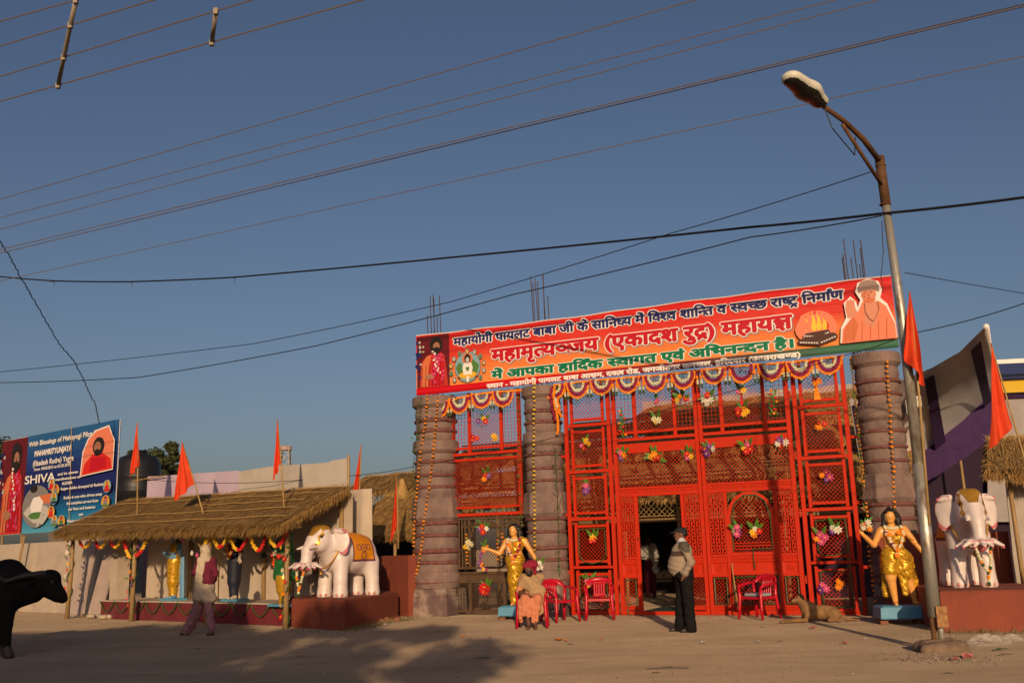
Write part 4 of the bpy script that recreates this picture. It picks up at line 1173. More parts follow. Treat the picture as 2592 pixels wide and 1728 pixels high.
# ------------------------------------------------------------------ thatched roofs
def thatch(parent, e0, e1, r1, r0, n, thick=0.12, fringe=0.2, seed=1, strand=(0.18, 0.40), ridge=True, name='thatch', wid=(0.006, 0.013), m0=None):
    """sloping bed of straw from the eave line e0-e1 up to the ridge r0-r1"""
    rnd = random.Random(seed); e0, e1, r1, r0 = map(Vector, (e0, e1, r1, r0))
    nrm = (e1 - e0).cross(r0 - e0).normalized()
    if nrm.z < 0: nrm = -nrm
    bed = MB(); nx, nz = 40, 8
    def P(s, t): return e0.lerp(e1, s).lerp(r0.lerp(r1, s), t)
    wob = [[rnd.uniform(-1, 1) for _ in range(nx + 1)] for _ in range(nz + 1)]
    for layer in (0, 1):
        for j in range(nz + 1):
            for i in range(nx + 1):
                p = P(i / nx, j / nz)
                k = 0.025 * wob[j][i] + 0.03 * math.sin(i * 0.7 + seed) * (j / nz)
                bed.v.append(tuple(p + nrm * (thick * (0.5 if layer == 0 else -0.5) + (k if layer == 0 else 0))))
    N = (nx + 1) * (nz + 1)
    for j in range(nz):
        for i in range(nx):
            a = j * (nx + 1) + i
            bed.f.append((a, a + 1, a + nx + 2, a + nx + 1)); bed.f.append((N + a, N + a + nx + 1, N + a + nx + 2, N + a + 1)); bed.m += [0, 0]
    for i in range(nx):
        b = nz * (nx + 1) + i
        bed.f += [(i + 1, i, N + i, N + i + 1), (b, b + 1, N + b + 1, N + b)]; bed.m += [0, 0]
    for j in range(nz):
        a = j * (nx + 1); c = a + nx
        bed.f += [(a, a + nx + 1, N + a + nx + 1, N + a), (c + nx + 1, c, N + c, N + c + nx + 1)]; bed.m += [0, 0]
    bed_o = part('thatch_bed', bed, THATCH, parent)
    # strands
    d = (e0 - r0).normalized(); sx = (e1 - e0).normalized()
    V = []; F = []; mi = []
    def strand_(p, v, w_, m_):
        o = len(V); side = sx * w_ + nrm * rnd.uniform(-.3, .3) * w_
        V.extend([tuple(p - side), tuple(p + side), tuple(p + v)]); F.append((o, o + 1, o + 2)); mi.append(m_)
    for _ in range(n):
        s, t = rnd.random(), rnd.random() ** 0.9
        L = rnd.uniform(*strand)
        v = (d + sx * rnd.gauss(0, .22) + nrm * rnd.uniform(-.02, .16)).normalized() * L
        p = P(s, t) + nrm * (thick * 0.5 + rnd.uniform(-.01, .03))
        strand_(p, v, rnd.uniform(*wid), 0 if rnd.random() < .6 else 1)
    nf = int(n * fringe)
    for _ in range(nf):
        s = rnd.random(); L = rnd.uniform(.10, .24)
        v = (d * .55 + Vector((0, 0, -1)) * rnd.uniform(.3, .9) + sx * rnd.gauss(0, .25)).normalized() * L
        p = P(s, rnd.uniform(0, .06)) + nrm * thick * rnd.uniform(-.5, .5)
        strand_(p, v, rnd.uniform(*wid), 0 if rnd.random() < .45 else 1)
    for _ in range(nf // 2):           # ragged verges
        e_ = rnd.choice((0, 1)); s = e_ + rnd.uniform(-.012, .004) * (1 if e_ else -1)
        v = (d * .7 + sx * (1 if e_ else -1) * rnd.uniform(.0, .7) + Vector((0, 0, -1)) * rnd.uniform(.1, .9)).normalized() * rnd.uniform(.08, .26)
        strand_(P(s, rnd.random()) + nrm * thick * rnd.uniform(-.4, .5), v, rnd.uniform(*wid), 0 if rnd.random() < .4 else 1)
    if ridge:
        for _ in range(nf):
            s = rnd.random(); L = rnd.uniform(.06, .2)
            v = (-d * .8 + Vector((0, 0, 1)) * rnd.uniform(.1, .7) + sx * rnd.gauss(0, .5)).normalized() * L
            strand_(P(s, rnd.uniform(.93, 1)) + nrm * thick * rnd.uniform(.1, .5), v, rnd.uniform(*wid), 0)
    me = bpy.data.meshes.new(name); me.from_pydata(V, [], F); me.materials.append(m0 or STRAW); me.materials.append(STRAW if m0 else STRAW2)
    me.polygons.foreach_set('material_index', mi); me.update()
    o = link(name, me, bed_o); o['kind'] = 'stuff'
    return o
def bamboo_band(parent, u0, u1, z0, z1, y, sp=0.11, w=0.014):
    mb = MB(); lattice(mb, u0, u1, z0, z1, y, sp, w, t=0.016)
    part('bamboo_lattice', mb, BAMBOO, parent, stuff=True)
    for z in (z0, z1):
        m = MB(); m.tube([(u0 - .05, y - .02, z), ((u0 + u1) / 2, y - .025, z + .01), (u1 + .05, y - .02, z)], 0.022, 7); part('bamboo_rail', m, POLE_W, parent, True)

# ---- the tall thatched pavilion behind the gate
pav = thing('thatched_pavilion', 'large tiered thatched pavilion with bamboo lattice bands seen through the red gate', 'pavilion', GATE, (0, 2.5, 0))
# tiers: half width left/right, eave depth/height, ridge depth/height, lattice band above the ridge
T = [(-8.2, 4.2, -.15, 2.56, .40, 2.82, 3.04), (-8.2, 4.2, .15, 3.04, 1.15, 3.54, 3.80), (-8.0, 4.1, 1.0, 3.78, 2.05, 4.34, 4.52), (-5.0, 3.2, 1.95, 4.50, 2.9, 4.88, 5.04), (-3.0, 2.9, 2.8, 5.02, 3.7, 5.42, 5.56)]
for i, (a, b, ye, ze, yr, zr, zl) in enumerate(T):
    ze, zr, zl = (1.45 + (k - 1.45) * .945 for k in (ze, zr, zl))
    thatch(pav, (a, ye, ze), (b, ye, ze), (b - .15, yr, zr), (a + .15, yr, zr), (4000, 7000, 7000, 4200, 3200)[i], 0.10, 0.22, seed=20 + i, ridge=False, wid=(0.008, 0.018), m0=STRAW3)
    if i < 4:
        bamboo_band(pav, a + .1, b - .1, zr + .02, zl, yr - .02)
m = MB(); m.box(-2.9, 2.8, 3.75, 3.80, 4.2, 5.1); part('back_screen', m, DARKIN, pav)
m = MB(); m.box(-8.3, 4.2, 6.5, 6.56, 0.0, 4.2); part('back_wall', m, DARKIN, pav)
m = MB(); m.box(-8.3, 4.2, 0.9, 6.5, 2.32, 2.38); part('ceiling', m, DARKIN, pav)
bamboo_band(pav, -8.1, 4.1, 2.10, 2.45, 0.12, 0.13)
m = MB(); m.tube([(-8.2, 0.05, 2.02), (-2, 0.04, 2.01), (4.2, 0.05, 2.03)], 0.05, 8); part('beam', m, POLE_W, pav, True)
for u in (-7.9, -6.0, -4.2, -2.6, -1.25, -0.15, 1.2, 2.5, 4.0):
    m = MB(); m.tube([(u, 0.1, -0.02), (u + .02, 0.1, 1.1), (u, 0.1, 2.4)], 0.045, 7); part('post', m, POLE_W, pav, True)
# the green mat and low wooden kerb inside the doorway
m = MB(); m.box(-1.7, 1.7, -0.9, 0.9, 0, 0.02)
single('floor_mat', m, mat('green matting', (0.03, 0.075, 0.05), 0.9, (0.02, 0.05, 0.035), 20, 0.3, 120), 'dark green mat on the floor inside the open doorway', 'mat', GATE, (0, 1.35, 0.005))
m = MB(); m.box(-1.2, 1.0, -.25, .25, 0, .12); single('low_step', m, mat('worn wood', (0.2, 0.13, 0.06), 0.8, (0.12, 0.08, 0.04), 6), 'low worn wooden step beyond the green mat', 'step', GATE, (-.4, 3.0, 0))
# white cloth behind the doorway side, seen through the upper grille
m = MB()
for k in (0, 1):
    for j in range(2):
        for i in range(21): m.v.append((-4.6 + i * .46, 6.2 + .06 * math.sin(i * 1.3) + k * .01, (4.6, 6.05)[j] - .02 * (i % 3)))
for k in (0, 42):
    for i in range(20): m.f.append((k + i, k + i + 1, k + 22 + i, k + 21 + i)); m.m.append(0)
single('grey_cloth_screen', m, mat('grey tent cloth', (0.42, 0.38, 0.35), 0.85, (0.34, 0.31, 0.29), 3), 'tall grey cloth screen behind the thatched pavilion', 'cloth', GATE, (1.0, 1.9, -.35), smooth=True)

# ---- small round thatched hut beside the wicket pillar
hut = thing('thatched_hut', 'small thatched hut with a straw topknot between the elephant wall and the pillar', 'hut', GATE, (-8.25, 1.6, 0))
thatch(hut, (-1.3, -0.7, 1.86), (1.5, -0.7, 1.86), (1.0, 0.6, 2.86), (-0.8, 0.6, 2.86), 5200, 0.16, 0.3, seed=44, wid=(0.007, 0.016))
bamboo_band(hut, -1.9, 1.7, 2.66, 2.98, 0.75, 0.12)
thatch(hut, (-2.2, 0.6, 3.02), (1.9, 0.6, 3.06), (1.9, 1.8, 3.62), (-2.2, 1.8, 3.50), 3600, 0.12, 0.25, seed=45, wid=(0.007, 0.016))
m = MB(); rnd = random.Random(3)
for _ in range(700):
    a = rnd.uniform(0, 6.283); t = rnd.random(); r0 = 0.02 + 0.05 * rnd.random()
    p = Vector((-.25 + r0 * math.cos(a), .45 + r0 * math.sin(a), 3.30 - .1 * rnd.random())); q = Vector((-.25 + (r0 + .30) * math.cos(a) * (.4 + .6 * t), .45 + .25 * math.sin(a), 2.80 - .1 * t))
    w_ = Vector((math.sin(a), -math.cos(a), 0)) * .008
    m.add([p - w_, p + w_, q], [(0, 1, 2)])
m.lathe([(.16, 2.78), (.07, 3.0), (.05, 3.25), (.07, 3.33)], 10, (-.25, .45, 0))
part('topknot', m, STRAW, hut, stuff=True)
for u, y in ((-1.1, -.5), (1.3, -.5), (0.1, -.5)):
    m = MB(); m.tube([(u, y, 0), (u, y, 1.9)], .045, 7); part('post', m, POLE_W, hut, True)
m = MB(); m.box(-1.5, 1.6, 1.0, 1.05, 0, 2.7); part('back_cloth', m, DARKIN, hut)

# ------------------------------------------------------------------ the roadside shelter
sh_ = thing('thatched_shelter', 'long open roadside shelter with thatched roof on bamboo posts and a cloth back', 'shelter', SHEL, (0, 0, 0))
thatch(sh_, (0.10, -0.55, 2.12), (9.35, -0.55, 2.00), (9.02, 1.5, 2.80), (-0.15, 1.5, 2.96), 30000, 0.17, 0.16, seed=60, wid=(0.005, 0.011))
for t, s0, s1 in ((0.12, .2, 9.2), (0.36, .1, 8.9), (0.58, 4.6, 8.6), (0.78, 0.3, 8.9), (0.93, 1.0, 9.0)):   # tying canes across the thatch
    m = MB(); y = -.55 + 2.05 * t; P = []
    for i in range(14):
        s = s0 + (s1 - s0) * i / 13; z0_ = 2.12 - .12 * s / 9.3; z1_ = 2.96 - .17 * s / 9.2
        P.append((s, y - .06, z0_ + (z1_ - z0_) * t + .135 + .012 * math.sin(i * 1.7)))
    m.tube(P, .012, 5); part('tying_cane', m, BAMBOO, sh_)
for s, zb in ((0.0, 2.2), (3.0, 2.2), (6.05, 2.15), (8.78, 2.12)):
    m = MB(); m.tube([(s - .06 if s < 1 else s, 0, -.02), (s + .01, 0, 1.1), (s + .02, 0, zb)], [.062, .056, .05], 8); part('post', m, POLE_W, sh_, True)
for s in (0.1, 3.0, 6.0, 8.7):
    m = MB(); m.tube([(s, 1.55, 0), (s, 1.55, 2.85)], .05, 7); part('rear_post', m, POLE_W, sh_, True)
m = MB(); m.tube([(-.1, 0, 2.12), (4.5, 0, 2.08), (9.2, 0, 2.02)], .045, 7); part('eave_beam', m, POLE_W, sh_, True)
def arch_pole(s0, s1, zt):
    m = MB(); P = [(s0 + (s1 - s0) * i / 14, -.02, 1.45 + (zt - 1.45) * math.sin(math.pi * min(max(i / 14, .0), 1)) ** .55) for i in range(15)]
    m.tube(P, .028, 6); part('bent_cane_arch', m, POLE_W, sh_, True)
arch_pole(3.1, 5.95, 2.02)
CLOTH_W = mat('cream cotton cloth', (0.56, 0.47, 0.37), 0.88, (0.48, 0.40, 0.31), 2.2, 0.25, 9)
def hanging(name, s0, s1, z0, z1, y, M, label, cat='cloth', fold=0.03, par=None, freq=5.0, sagf=None, fr=SHEL):
    n = max(8, int((s1 - s0) * 10)); mb = MB(); t = .006
    for k in (0, 1):
        for j in range(5):
            for i in range(n + 1):
                s = s0 + (s1 - s0) * i / n; zt = z1 if sagf is None else sagf(s); zz = z0 + (zt - z0) * j / 4
                mb.v.append((s, y + fold * (math.sin(freq * s) + .5 * math.sin(2.3 * freq * s + 1)) * (1 - .5 * j / 4) + k * t, zz))
    N = 5 * (n + 1)
    for j in range(4):
        for i in range(n):
            a = j * (n + 1) + i; mb.f += [(a, a + 1, a + n + 2, a + n + 1), (N + a, N + a + n + 1, N + a + n + 2, N + a + 1)]; mb.m += [0, 0]
    if par is not None: return part(name, mb, M, par, True)
    return single(name, mb, M, label, cat, fr, smooth=True)
hanging('back_cloth', 0.9, 9.0, 0.0, 2.75, 1.62, CLOTH_W, '', par=sh_, fold=.02, freq=2.0)
hanging('end_cloth', 8.1, 9.06, 0.9, 2.85, 2.1, CLOTH_W, '', par=sh_, fold=.05, freq=7)
# tall cloth screens rising behind the roof
CLOTH_T = mat('sun bleached cream cloth', (0.50, 0.45, 0.385), 0.9, (0.43, 0.385, 0.33), 1.5, 0.2, 6)
hanging('tall_cloth_screen', 3.9, 8.12, 0.0, 3.64, 2.3, CLOTH_T, 'tall cream cloth screen rising above the shelter thatch', fold=.035, freq=1.6, sagf=lambda s: 3.60 + .03 * math.sin(1.5 * s) + (0.03 if s > 7.5 else 0))
hanging('lilac_cloth_screen', -0.4, 3.86, 0.0, 3.72, 2.32, mat('lilac cloth', (0.50, 0.40, 0.50), 0.9, (0.46, 0.36, 0.46), 2), 'pale lilac cloth screen rising behind the shelter beside the cream one', fold=.03, freq=2.1, sagf=lambda s: 3.74 - .03 * s)
m = MB(); m.tube([(-1.0, 2.2, 3.66), (0.6, 2.2, 3.70)], .02, 6); single('cloth_pole', m, BAMBOO, 'short bamboo pole holding the corner of the lilac cloth', 'pole', SHEL)
m = MB(); m.tube([(8.13, 2.26, 0), (8.13, 2.26, 3.68)], .03, 6); single('cloth_post', m, BAMBOO, 'thin upright pole at the free edge of the cream cloth screen', 'pole', SHEL)

# stage with red cloth
MARC = mat('maroon stage cloth', (0.16, 0.004, 0.012), 0.85, (0.11, 0.003, 0.010), 4, sheen=.2)
stg = thing('stage', 'low stage fronted with maroon cloth under the thatched shelter', 'stage', SHEL, (0.95, 0.35, 0))
m = MB(); m.box(0, 7.65, 0.03, 1.2, 0, .42); part('platform', m, CLOTH_W, stg)
hanging('front_cloth', 0.0, 7.66, 0.0, .43, 0.0, MARC, '', par=stg, fold=.014, freq=6)
m = MB(); m.box(-.02, 7.68, -.02, 1.22, .425, .45); part('top_cloth', m, CLOTH_W, stg)
for i in range(11):
    s0 = .05 + i * .69; mb = MB(); P = [(s0 + .66 * k / 8, -.05, .43 - .26 * math.sin(math.pi * k / 8)) for k in range(9)]
    mb.tube(P, .016, 5)
    for a, b in zip(P[:-1], P[1:]):
        for _ in range(16):
            c = Vector(a).lerp(Vector(b), random.random()); d = Vector((random.gauss(0, 1), random.gauss(0, 1), random.gauss(0, 1))) * .018
            mb.add([c, c + d, c + Vector((.006, 0, .006))], [(0, 1, 2)])
    o = single('tinsel_swag', mb, TINSEL, 'dark green tinsel swag pinned across the maroon stage front', 'tinsel', SHEL, (0.95, .35, 0), group='tinsel swags on the stage front')

# yellow and red flower swags under the eave
def swag(label, spans, name='flower_swag'):
    g = thing(name, label, 'garland', SHEL, (spans[0][0][0], -.08, 0))
    for (a, b, dip, c1, c2) in spans:
        mb = MB(); n = 26
        for i in range(n + 1):
            t = i / n; s = a[0] + (b[0] - a[0]) * t; z = a[1] + (b[1] - a[1]) * t - dip * 4 * t * (1 - t)
            for _ in range(2):
                mb.ball((s - spans[0][0][0] + random.uniform(-.018, .018), random.uniform(-.02, .02), z + random.uniform(-.018, .018)), .034, 6, 0 if t < .5 else 1)
        part('swag', mb, [c1, c2], g, stuff=False)
q = lambda px, py: (SHEL.px(px, py, -.08).x, SHEL.px(px, py, -.08).z)
swag('red and yellow flower swags hanging in the shelter bay nearest the blue billboard', [(q(196, 1350), q(236, 1352), .33, REDF, YELLOW), (q(236, 1352), q(275, 1350), .33, REDF, YELLOW), (q(275, 1350), q(312, 1350), .33, REDF, YELLOW), (q(312, 1350), q(330, 1410), .12, REDF, YELLOW), (q(345, 1405), q(378, 1345), .12, REDF, YELLOW)])
swag('yellow flower strand forming a peak over the middle shelter post', [(q(516, 1380), q(533, 1343), .05, YELLOW, YELLOW), (q(536, 1343), q(553, 1384), .05, YELLOW, YELLOW)])
swag('red and yellow flower swags in the shelter bay nearest the elephant', [(q(554, 1382), q(578, 1347), .10, REDF, YELLOW), (q(578, 1347), q(630, 1348), .36, YELLOW, REDF), (q(634, 1350), q(676, 1346), .36, YELLOW, REDF), (q(678, 1348), q(727, 1340), .30, YELLOW, REDF)])
# flower-wound posts
def wound(label, s, z0, z1, cols, seed, y=0.0):
    rnd = random.Random(seed); g = thing('post_garland', label, 'garland', SHEL, (s, y, z0))
    mb = MB(); n = 60; P = []
    for i in range(n + 1):
        t = i / n; a = t * (z1 - z0) * 9; P.append((.075 * math.cos(a), .075 * math.sin(a), (z1 - z0) * t))
    mb.tube(P, .014, 5)
    for p in P:
        for _ in range(7):
            d = Vector((rnd.gauss(0, 1), rnd.gauss(0, 1), rnd.gauss(0, 1))) * .022; mb.add([p, Vector(p) + d, Vector(p) + d * .5 + Vector((.012, 0, .01))], [(0, 1, 2)])
    part('leafy_twist', mb, LEAFD, g, stuff=True)
    for i, c in enumerate(cols):
        o = link('flower', flower_mesh(c, FCOL[c], FCOL['y']), g); t = (i + .5) / len(cols); o.location = (rnd.uniform(-.11, .09), -.09, (z1 - z0) * t); k = rnd.uniform(.05, .075); o.scale = (k, k, k); o.rotation_euler = (rnd.uniform(-.5, .3), rnd.uniform(-3, 3), rnd.uniform(-.5, .5))
        if i % 2 == 0:
            o = link('leaf', leaf_mesh(), g); o.location = (rnd.uniform(-.08, .08), -.08, (z1 - z0) * t); o.scale = (.14, .14, .14); o.rotation_euler = (.2, rnd.uniform(-2, 2), rnd.uniform(-.4, .4))
wound('leafy flower garland wound around the shelter post next to the leaning slabs', -.02, .55, 2.05, 'rrpwryuwru', 1)
wound('leafy flower garland wound around the shelter post before the gold draped statue', 3.0, .3, 1.7, 'rppurorpu', 2)
wound('leafy flower garland wound around the post behind the walking woman', 6.05, .7, 1.95, 'rwpwy', 3)
wound('leafy flower garland wound around the shelter post beside the white elephant', 8.78, .1, 1.95, 'ryorcryr', 4)
# flowers along the bent cane
g = thing('arch_flowers', 'row of single flowers pinned along the bent cane arch of the shelter', 'flowers', SHEL, (4.5, -.06, 2.0))
for i, (ds, dz, c) in enumerate(((-1.25, -.25, 'u'), (-1.0, -.08, 'p'), (-.65, 0, 'r'), (-.5, -.02, 'o'), (-.1, -.06, 'u'), (.35, -.08, 'r'), (.6, -.15, 'p'), (1.0, -.45, 'w'), (1.2, -.5, 'p'))):
    o = link('flower', flower_mesh(c, FCOL[c], FCOL['y']), g); o.location = (ds, 0, dz); o.scale = (.07, .07, .07); o.rotation_euler = (0, i, 0)
# ------------------------------------------------------------------ people, statues and animals
SKIN = mat('brown skin', (0.20, 0.095, 0.052), 0.6, (0.17, 0.08, 0.045), 12)
SKIND = mat('dark skin', (0.12, 0.055, 0.032), 0.6)
HAIRB = mat('black hair', (0.012, 0.010, 0.010), 0.55)
BLACKC = mat('black trousers cloth', (0.010, 0.009, 0.010), 0.9, (0.014, 0.012, 0.012), 10, spec=0.08)
SWEAT = mat('grey beige knit', (0.36, 0.28, 0.20), 0.92, (0.31, 0.24, 0.175), 30, 0.5, 160)
SWEATB = mat('brown knit band', (0.075, 0.045, 0.035), 0.92)
SWEATD = mat('dark olive knit', (0.09, 0.075, 0.055), 0.92)
SHIRT = mat('pale shirt collar', (0.52, 0.55, 0.60), 0.8)
SHOE = mat('dark leather shoe', (0.03, 0.02, 0.016), 0.5)
CAPM = mat('black cap cloth', (0.014, 0.014, 0.016), 0.8)
CREAMC = mat('cream shawl cloth', (0.52, 0.42, 0.29), 0.9, (0.46, 0.37, 0.26), 14, 0.3, 40)
MAROK = mat('maroon knit', (0.15, 0.012, 0.035), 0.9, (0.12, 0.010, 0.03), 20, 0.4, 120)
MAUVE = mat('mauve trousers cloth', (0.30, 0.15, 0.17), 0.9, (0.25, 0.12, 0.14), 8)
TANC = mat('tan wool shawl', (0.42, 0.27, 0.14), 0.92, (0.36, 0.23, 0.12), 14, 0.4, 70)
SALMON = mat('salmon cotton', (0.62, 0.23, 0.12), 0.9, (0.54, 0.19, 0.095), 9, 0.2, 30)
TURB = mat('crimson turban cloth', (0.32, 0.012, 0.04), 0.9, (0.24, 0.010, 0.03), 16, 0.5, 40)
GSKIN = mat('yellow enamel skin', (0.74, 0.36, 0.085), 0.38, (0.70, 0.33, 0.08), 5, spec=0.5)
GOLDP = mat('spotted gold cloth', (0.62, 0.34, 0.02), 0.30, (0.12, 0.06, 0.012), 26, 0.4, 30, metal=0.35, mix=(0.52, 0.66))
GOLD = mat('gold paint', (0.60, 0.33, 0.05), 0.35, (0.50, 0.25, 0.03), 14, metal=0.5)
REDL = mat('red lip paint', (0.5, 0.03, 0.03), 0.5)
EYE_W = mat('eye white', (0.75, 0.72, 0.66), 0.4)
BLUEB = mat('sky blue paint', (0.09, 0.30, 0.46), 0.5, (0.08, 0.26, 0.40), 6, 0.2, 30)
BLUESK = mat('blue enamel skin', (0.13, 0.30, 0.48), 0.4)
GREENS = mat('green satin', (0.015, 0.16, 0.035), 0.30, (0.01, 0.11, 0.025), 6, spec=0.7)
GOLDS = mat('gold satin', (0.62, 0.36, 0.03), 0.28, (0.5, 0.26, 0.02), 8, metal=0.3)
DARKBL = mat('dark blue robe', (0.012, 0.014, 0.03), 0.6)

def face(prims, c, fwd, up, m_skin, m_dark, sc=1.0, m_white=None, m_lip=None):
    """nose, lips, brow, ears and eyes on a head centred at c looking along fwd"""
    c = np.array(c, float); f = np.array(fwd, float); f /= np.linalg.norm(f); u = np.array(up, float); r = np.cross(f, u)
    P = lambda a, b, d: c + (r * a + u * b + f * d) * sc
    prims += [S(P(0, 0.012, 0.088), P(0, -0.022, 0.104), 0.010 * sc, 0.015 * sc, m_skin, 0.012),
              S(P(-0.02, -0.056, 0.083), P(0.02, -0.056, 0.083), 0.008 * sc, None, m_skin if m_lip is None else m_lip, 0.006),
              S(P(-0.018, -0.088, 0.062), P(0.018, -0.088, 0.062), 0.022 * sc, None, m_skin, 0.02)]
    for s in (-1, 1):
        prims.append(S(P(s * 0.016, 0.035, 0.083), P(s * 0.048, 0.032, 0.070), 0.009 * sc, None, m_skin, 0.012))
        prims.append(S(P(s * 0.078, 0.012, 0.0), P(s * 0.076, -0.028, 0.006), 0.016 * sc, 0.011 * sc, m_skin, 0.006, sq=None))
        if m_white is not None: prims.append(El(P(s * 0.032, 0.014, 0.078), np.full(3, 0.012 * sc), m_white, 0.002))
        prims.append(El(P(s * 0.032, 0.014, 0.086), np.full(3, (0.009 if m_white is None else 0.007) * sc), m_dark, 0.002))
def head(prims, c, fwd, up, m_skin, m_dark, sc=1.0, **k):
    c = np.array(c, float); f = np.array(fwd, float); f /= np.linalg.norm(f); u = np.array(up, float); r = np.cross(f, u); B = np.stack([r, f, u], 1)
    prims += [El(c + u * 0.02 * sc, np.array([0.077, 0.098, 0.098]) * sc, m_skin, 0.02, rot=B), El(c + (f * 0.02 - u * 0.045) * sc, np.array([0.062, 0.078, 0.078]) * sc, m_skin, 0.03, rot=B)]
    face(prims, c, f, u, m_skin, m_dark, sc, **k)
def hand(prims, wrist, d, palm, m, curl=0.4, sc=1.0, side=1):
    """palm, four unequal bent fingers and a thumb. d: direction of the hand, palm: normal the fingers curl to"""
    w = np.array(wrist, float); d = np.array(d, float); d /= np.linalg.norm(d); n = np.array(palm, float); n -= d * (n @ d); n /= np.linalg.norm(n); s = np.cross(d, n) * side
    prims.append(S(w, w + d * 0.045 * sc, 0.024 * sc, 0.03 * sc, m, 0.012)); prims.append(S(w + (d * 0.045 - s * 0.018) * sc, w + (d * 0.075 + s * 0.012) * sc, 0.022 * sc, None, m, 0.01))
    for i, L in enumerate((0.072, 0.082, 0.076, 0.058)):
        b = w + (d * (0.085 - 0.004 * abs(i - 1)) + s * (-0.030 + 0.020 * i)) * sc
        a1 = curl * 0.8; a2 = curl * 2.0
        k = b + (d * math.cos(a1) + n * math.sin(a1)) * L * 0.5 * sc; t = k + (d * math.cos(a2) + n * math.sin(a2)) * L * 0.5 * sc
        prims.append(S(b, k, 0.0098 * sc, 0.0092 * sc, m, 0.004)); prims.append(S(k, t, 0.0092 * sc, 0.0075 * sc, m, 0.003))
    b = w + (d * 0.028 - s * 0.026) * sc; k = b + (d * 0.028 - s * 0.026 + n * 0.012) * sc; t = k + (d * 0.026 - s * 0.006 + n * 0.018) * sc
    prims.append(S(b, k, 0.014 * sc, 0.0115 * sc, m, 0.008)); prims.append(S(k, t, 0.0115 * sc, 0.009 * sc, m, 0.004))

# ---- man in a knitted pullover, hands in pockets
def man():
    p = []
    for (hx, hy, kx, ky, ax, ay) in ((.04, -.10, .045, -.115, .06, -.125), (-.01, .09, -.07, .10, -.12, .10)):
        p += [S((hx, hy, .93), (kx, ky, .50), .118, .092, 1, .05), S((kx, ky, .50), (ax, ay, .10), .092, .082, 1, .04), S((ax + .005, ay, .16), (ax, ay, .06), .084, .090, 1, .02),
              S((ax + .05, ay, .045), (ax - .13, ay - .01, .034), .042, .034, 5, .02, sq=None), S((ax + .05, ay, .018), (ax - .15, ay - .01, .016), .036, .032, 5, .01)]
    p += [El((.0, 0, .97), (.165, .185, .14), 1, .05)]
    p += [El((-.05, 0, 1.12), (.19, .195, .20), 2, .08), El((-.075, 0, 1.05), (.175, .18, .12), 2, .06), S((-.03, 0, 1.3), (-.05, 0, 1.05), .15, .17, 2, .08), El((.01, 0, 1.32), (.15, .195, .18), 2, .06), S((.02, -.165, 1.405), (.02, .165, 1.405), .072, None, 2, .05)]
    p += [S((.01, 0, 1.44), (-.01, 0, 1.55), .06, .055, 0, .03), S((.0, -.045, 1.475), (.0, .045, 1.475), .062, None, 6, .015), S((-.05, 0, 1.46), (-.075, 0, 1.43), .035, .02, 6, .01)]
    head(p, (-.02, 0, 1.60), (-1, 0, -.03), (0, 0, 1), 0, 3)
    p += [S((-.115, 0, 1.565), (-.118, 0, 1.562), .022, .02, 3, .004, sq=(1, 1.6, .5))]            # moustache
    p += [El((.0, 0, 1.655), (.108, .088, .072), 4, .012), S((-.09, 0, 1.645), (-.165, 0, 1.628), .056, .045, 4, .01, sq=(1, 1, .22)), El((.045, 0, 1.61), (.06, .075, .06), 3, .01)]
    for s in (-1, 1):
        sh = (.03, s * .20, 1.40)
        el = (.13, s * .255, 1.14); wr_ = (.015, s * .215, .965)
        p += [S(sh, el, .072, .060, 2, .05), S(el, wr_, .060, .050, 2, .04), S((wr_[0] + .012, wr_[1], wr_[2] + .02), (wr_[0] + .0, wr_[1], wr_[2] - .008), .050, .048, 2, .012)]
        # the hand slides into the pocket: back of the hand, knuckles and thumb show
        hp = []; hand(hp, (wr_[0] - .002, wr_[1] - .0, wr_[2] - .005), (-.30, -s * .25, -1), (-.2, -s, 0), 0, .15, 1.0, side=s); p += hp
    paints = [('fn', lambda c: (c[:, 2] > 1.235) & (c[:, 2] < 1.325) & (c[:, 0] < .075) & (np.abs(c[:, 1]) < .24) & (c[:, 2] > 1.20 + (c[:, 0] + .2) * .22), 7),
              ('fn', lambda c: (c[:, 2] > 1.30) & (c[:, 2] < 1.475) & (c[:, 0] > -.055 + .0 * c[:, 2]) & (c[:, 0] < .115) & (np.abs(c[:, 1]) > .06) & (c[:, 2] > 1.335 - c[:, 0]), 8)]
    return figure('person', p, [SKIN, BLACKC, SWEAT, HAIRB, CAPM, SHOE, SHIRT, SWEATB, SWEATD], .0095, paints, folds=(1, 2, 7, 8), amp=.006)
o = man(); q = gnd(1740, 1598); put(o, WORLD, q.x, q.y, 0, R(-8)); tag(o, 'man in black cap and grey knitted pullover standing with hands in pockets', 'person')

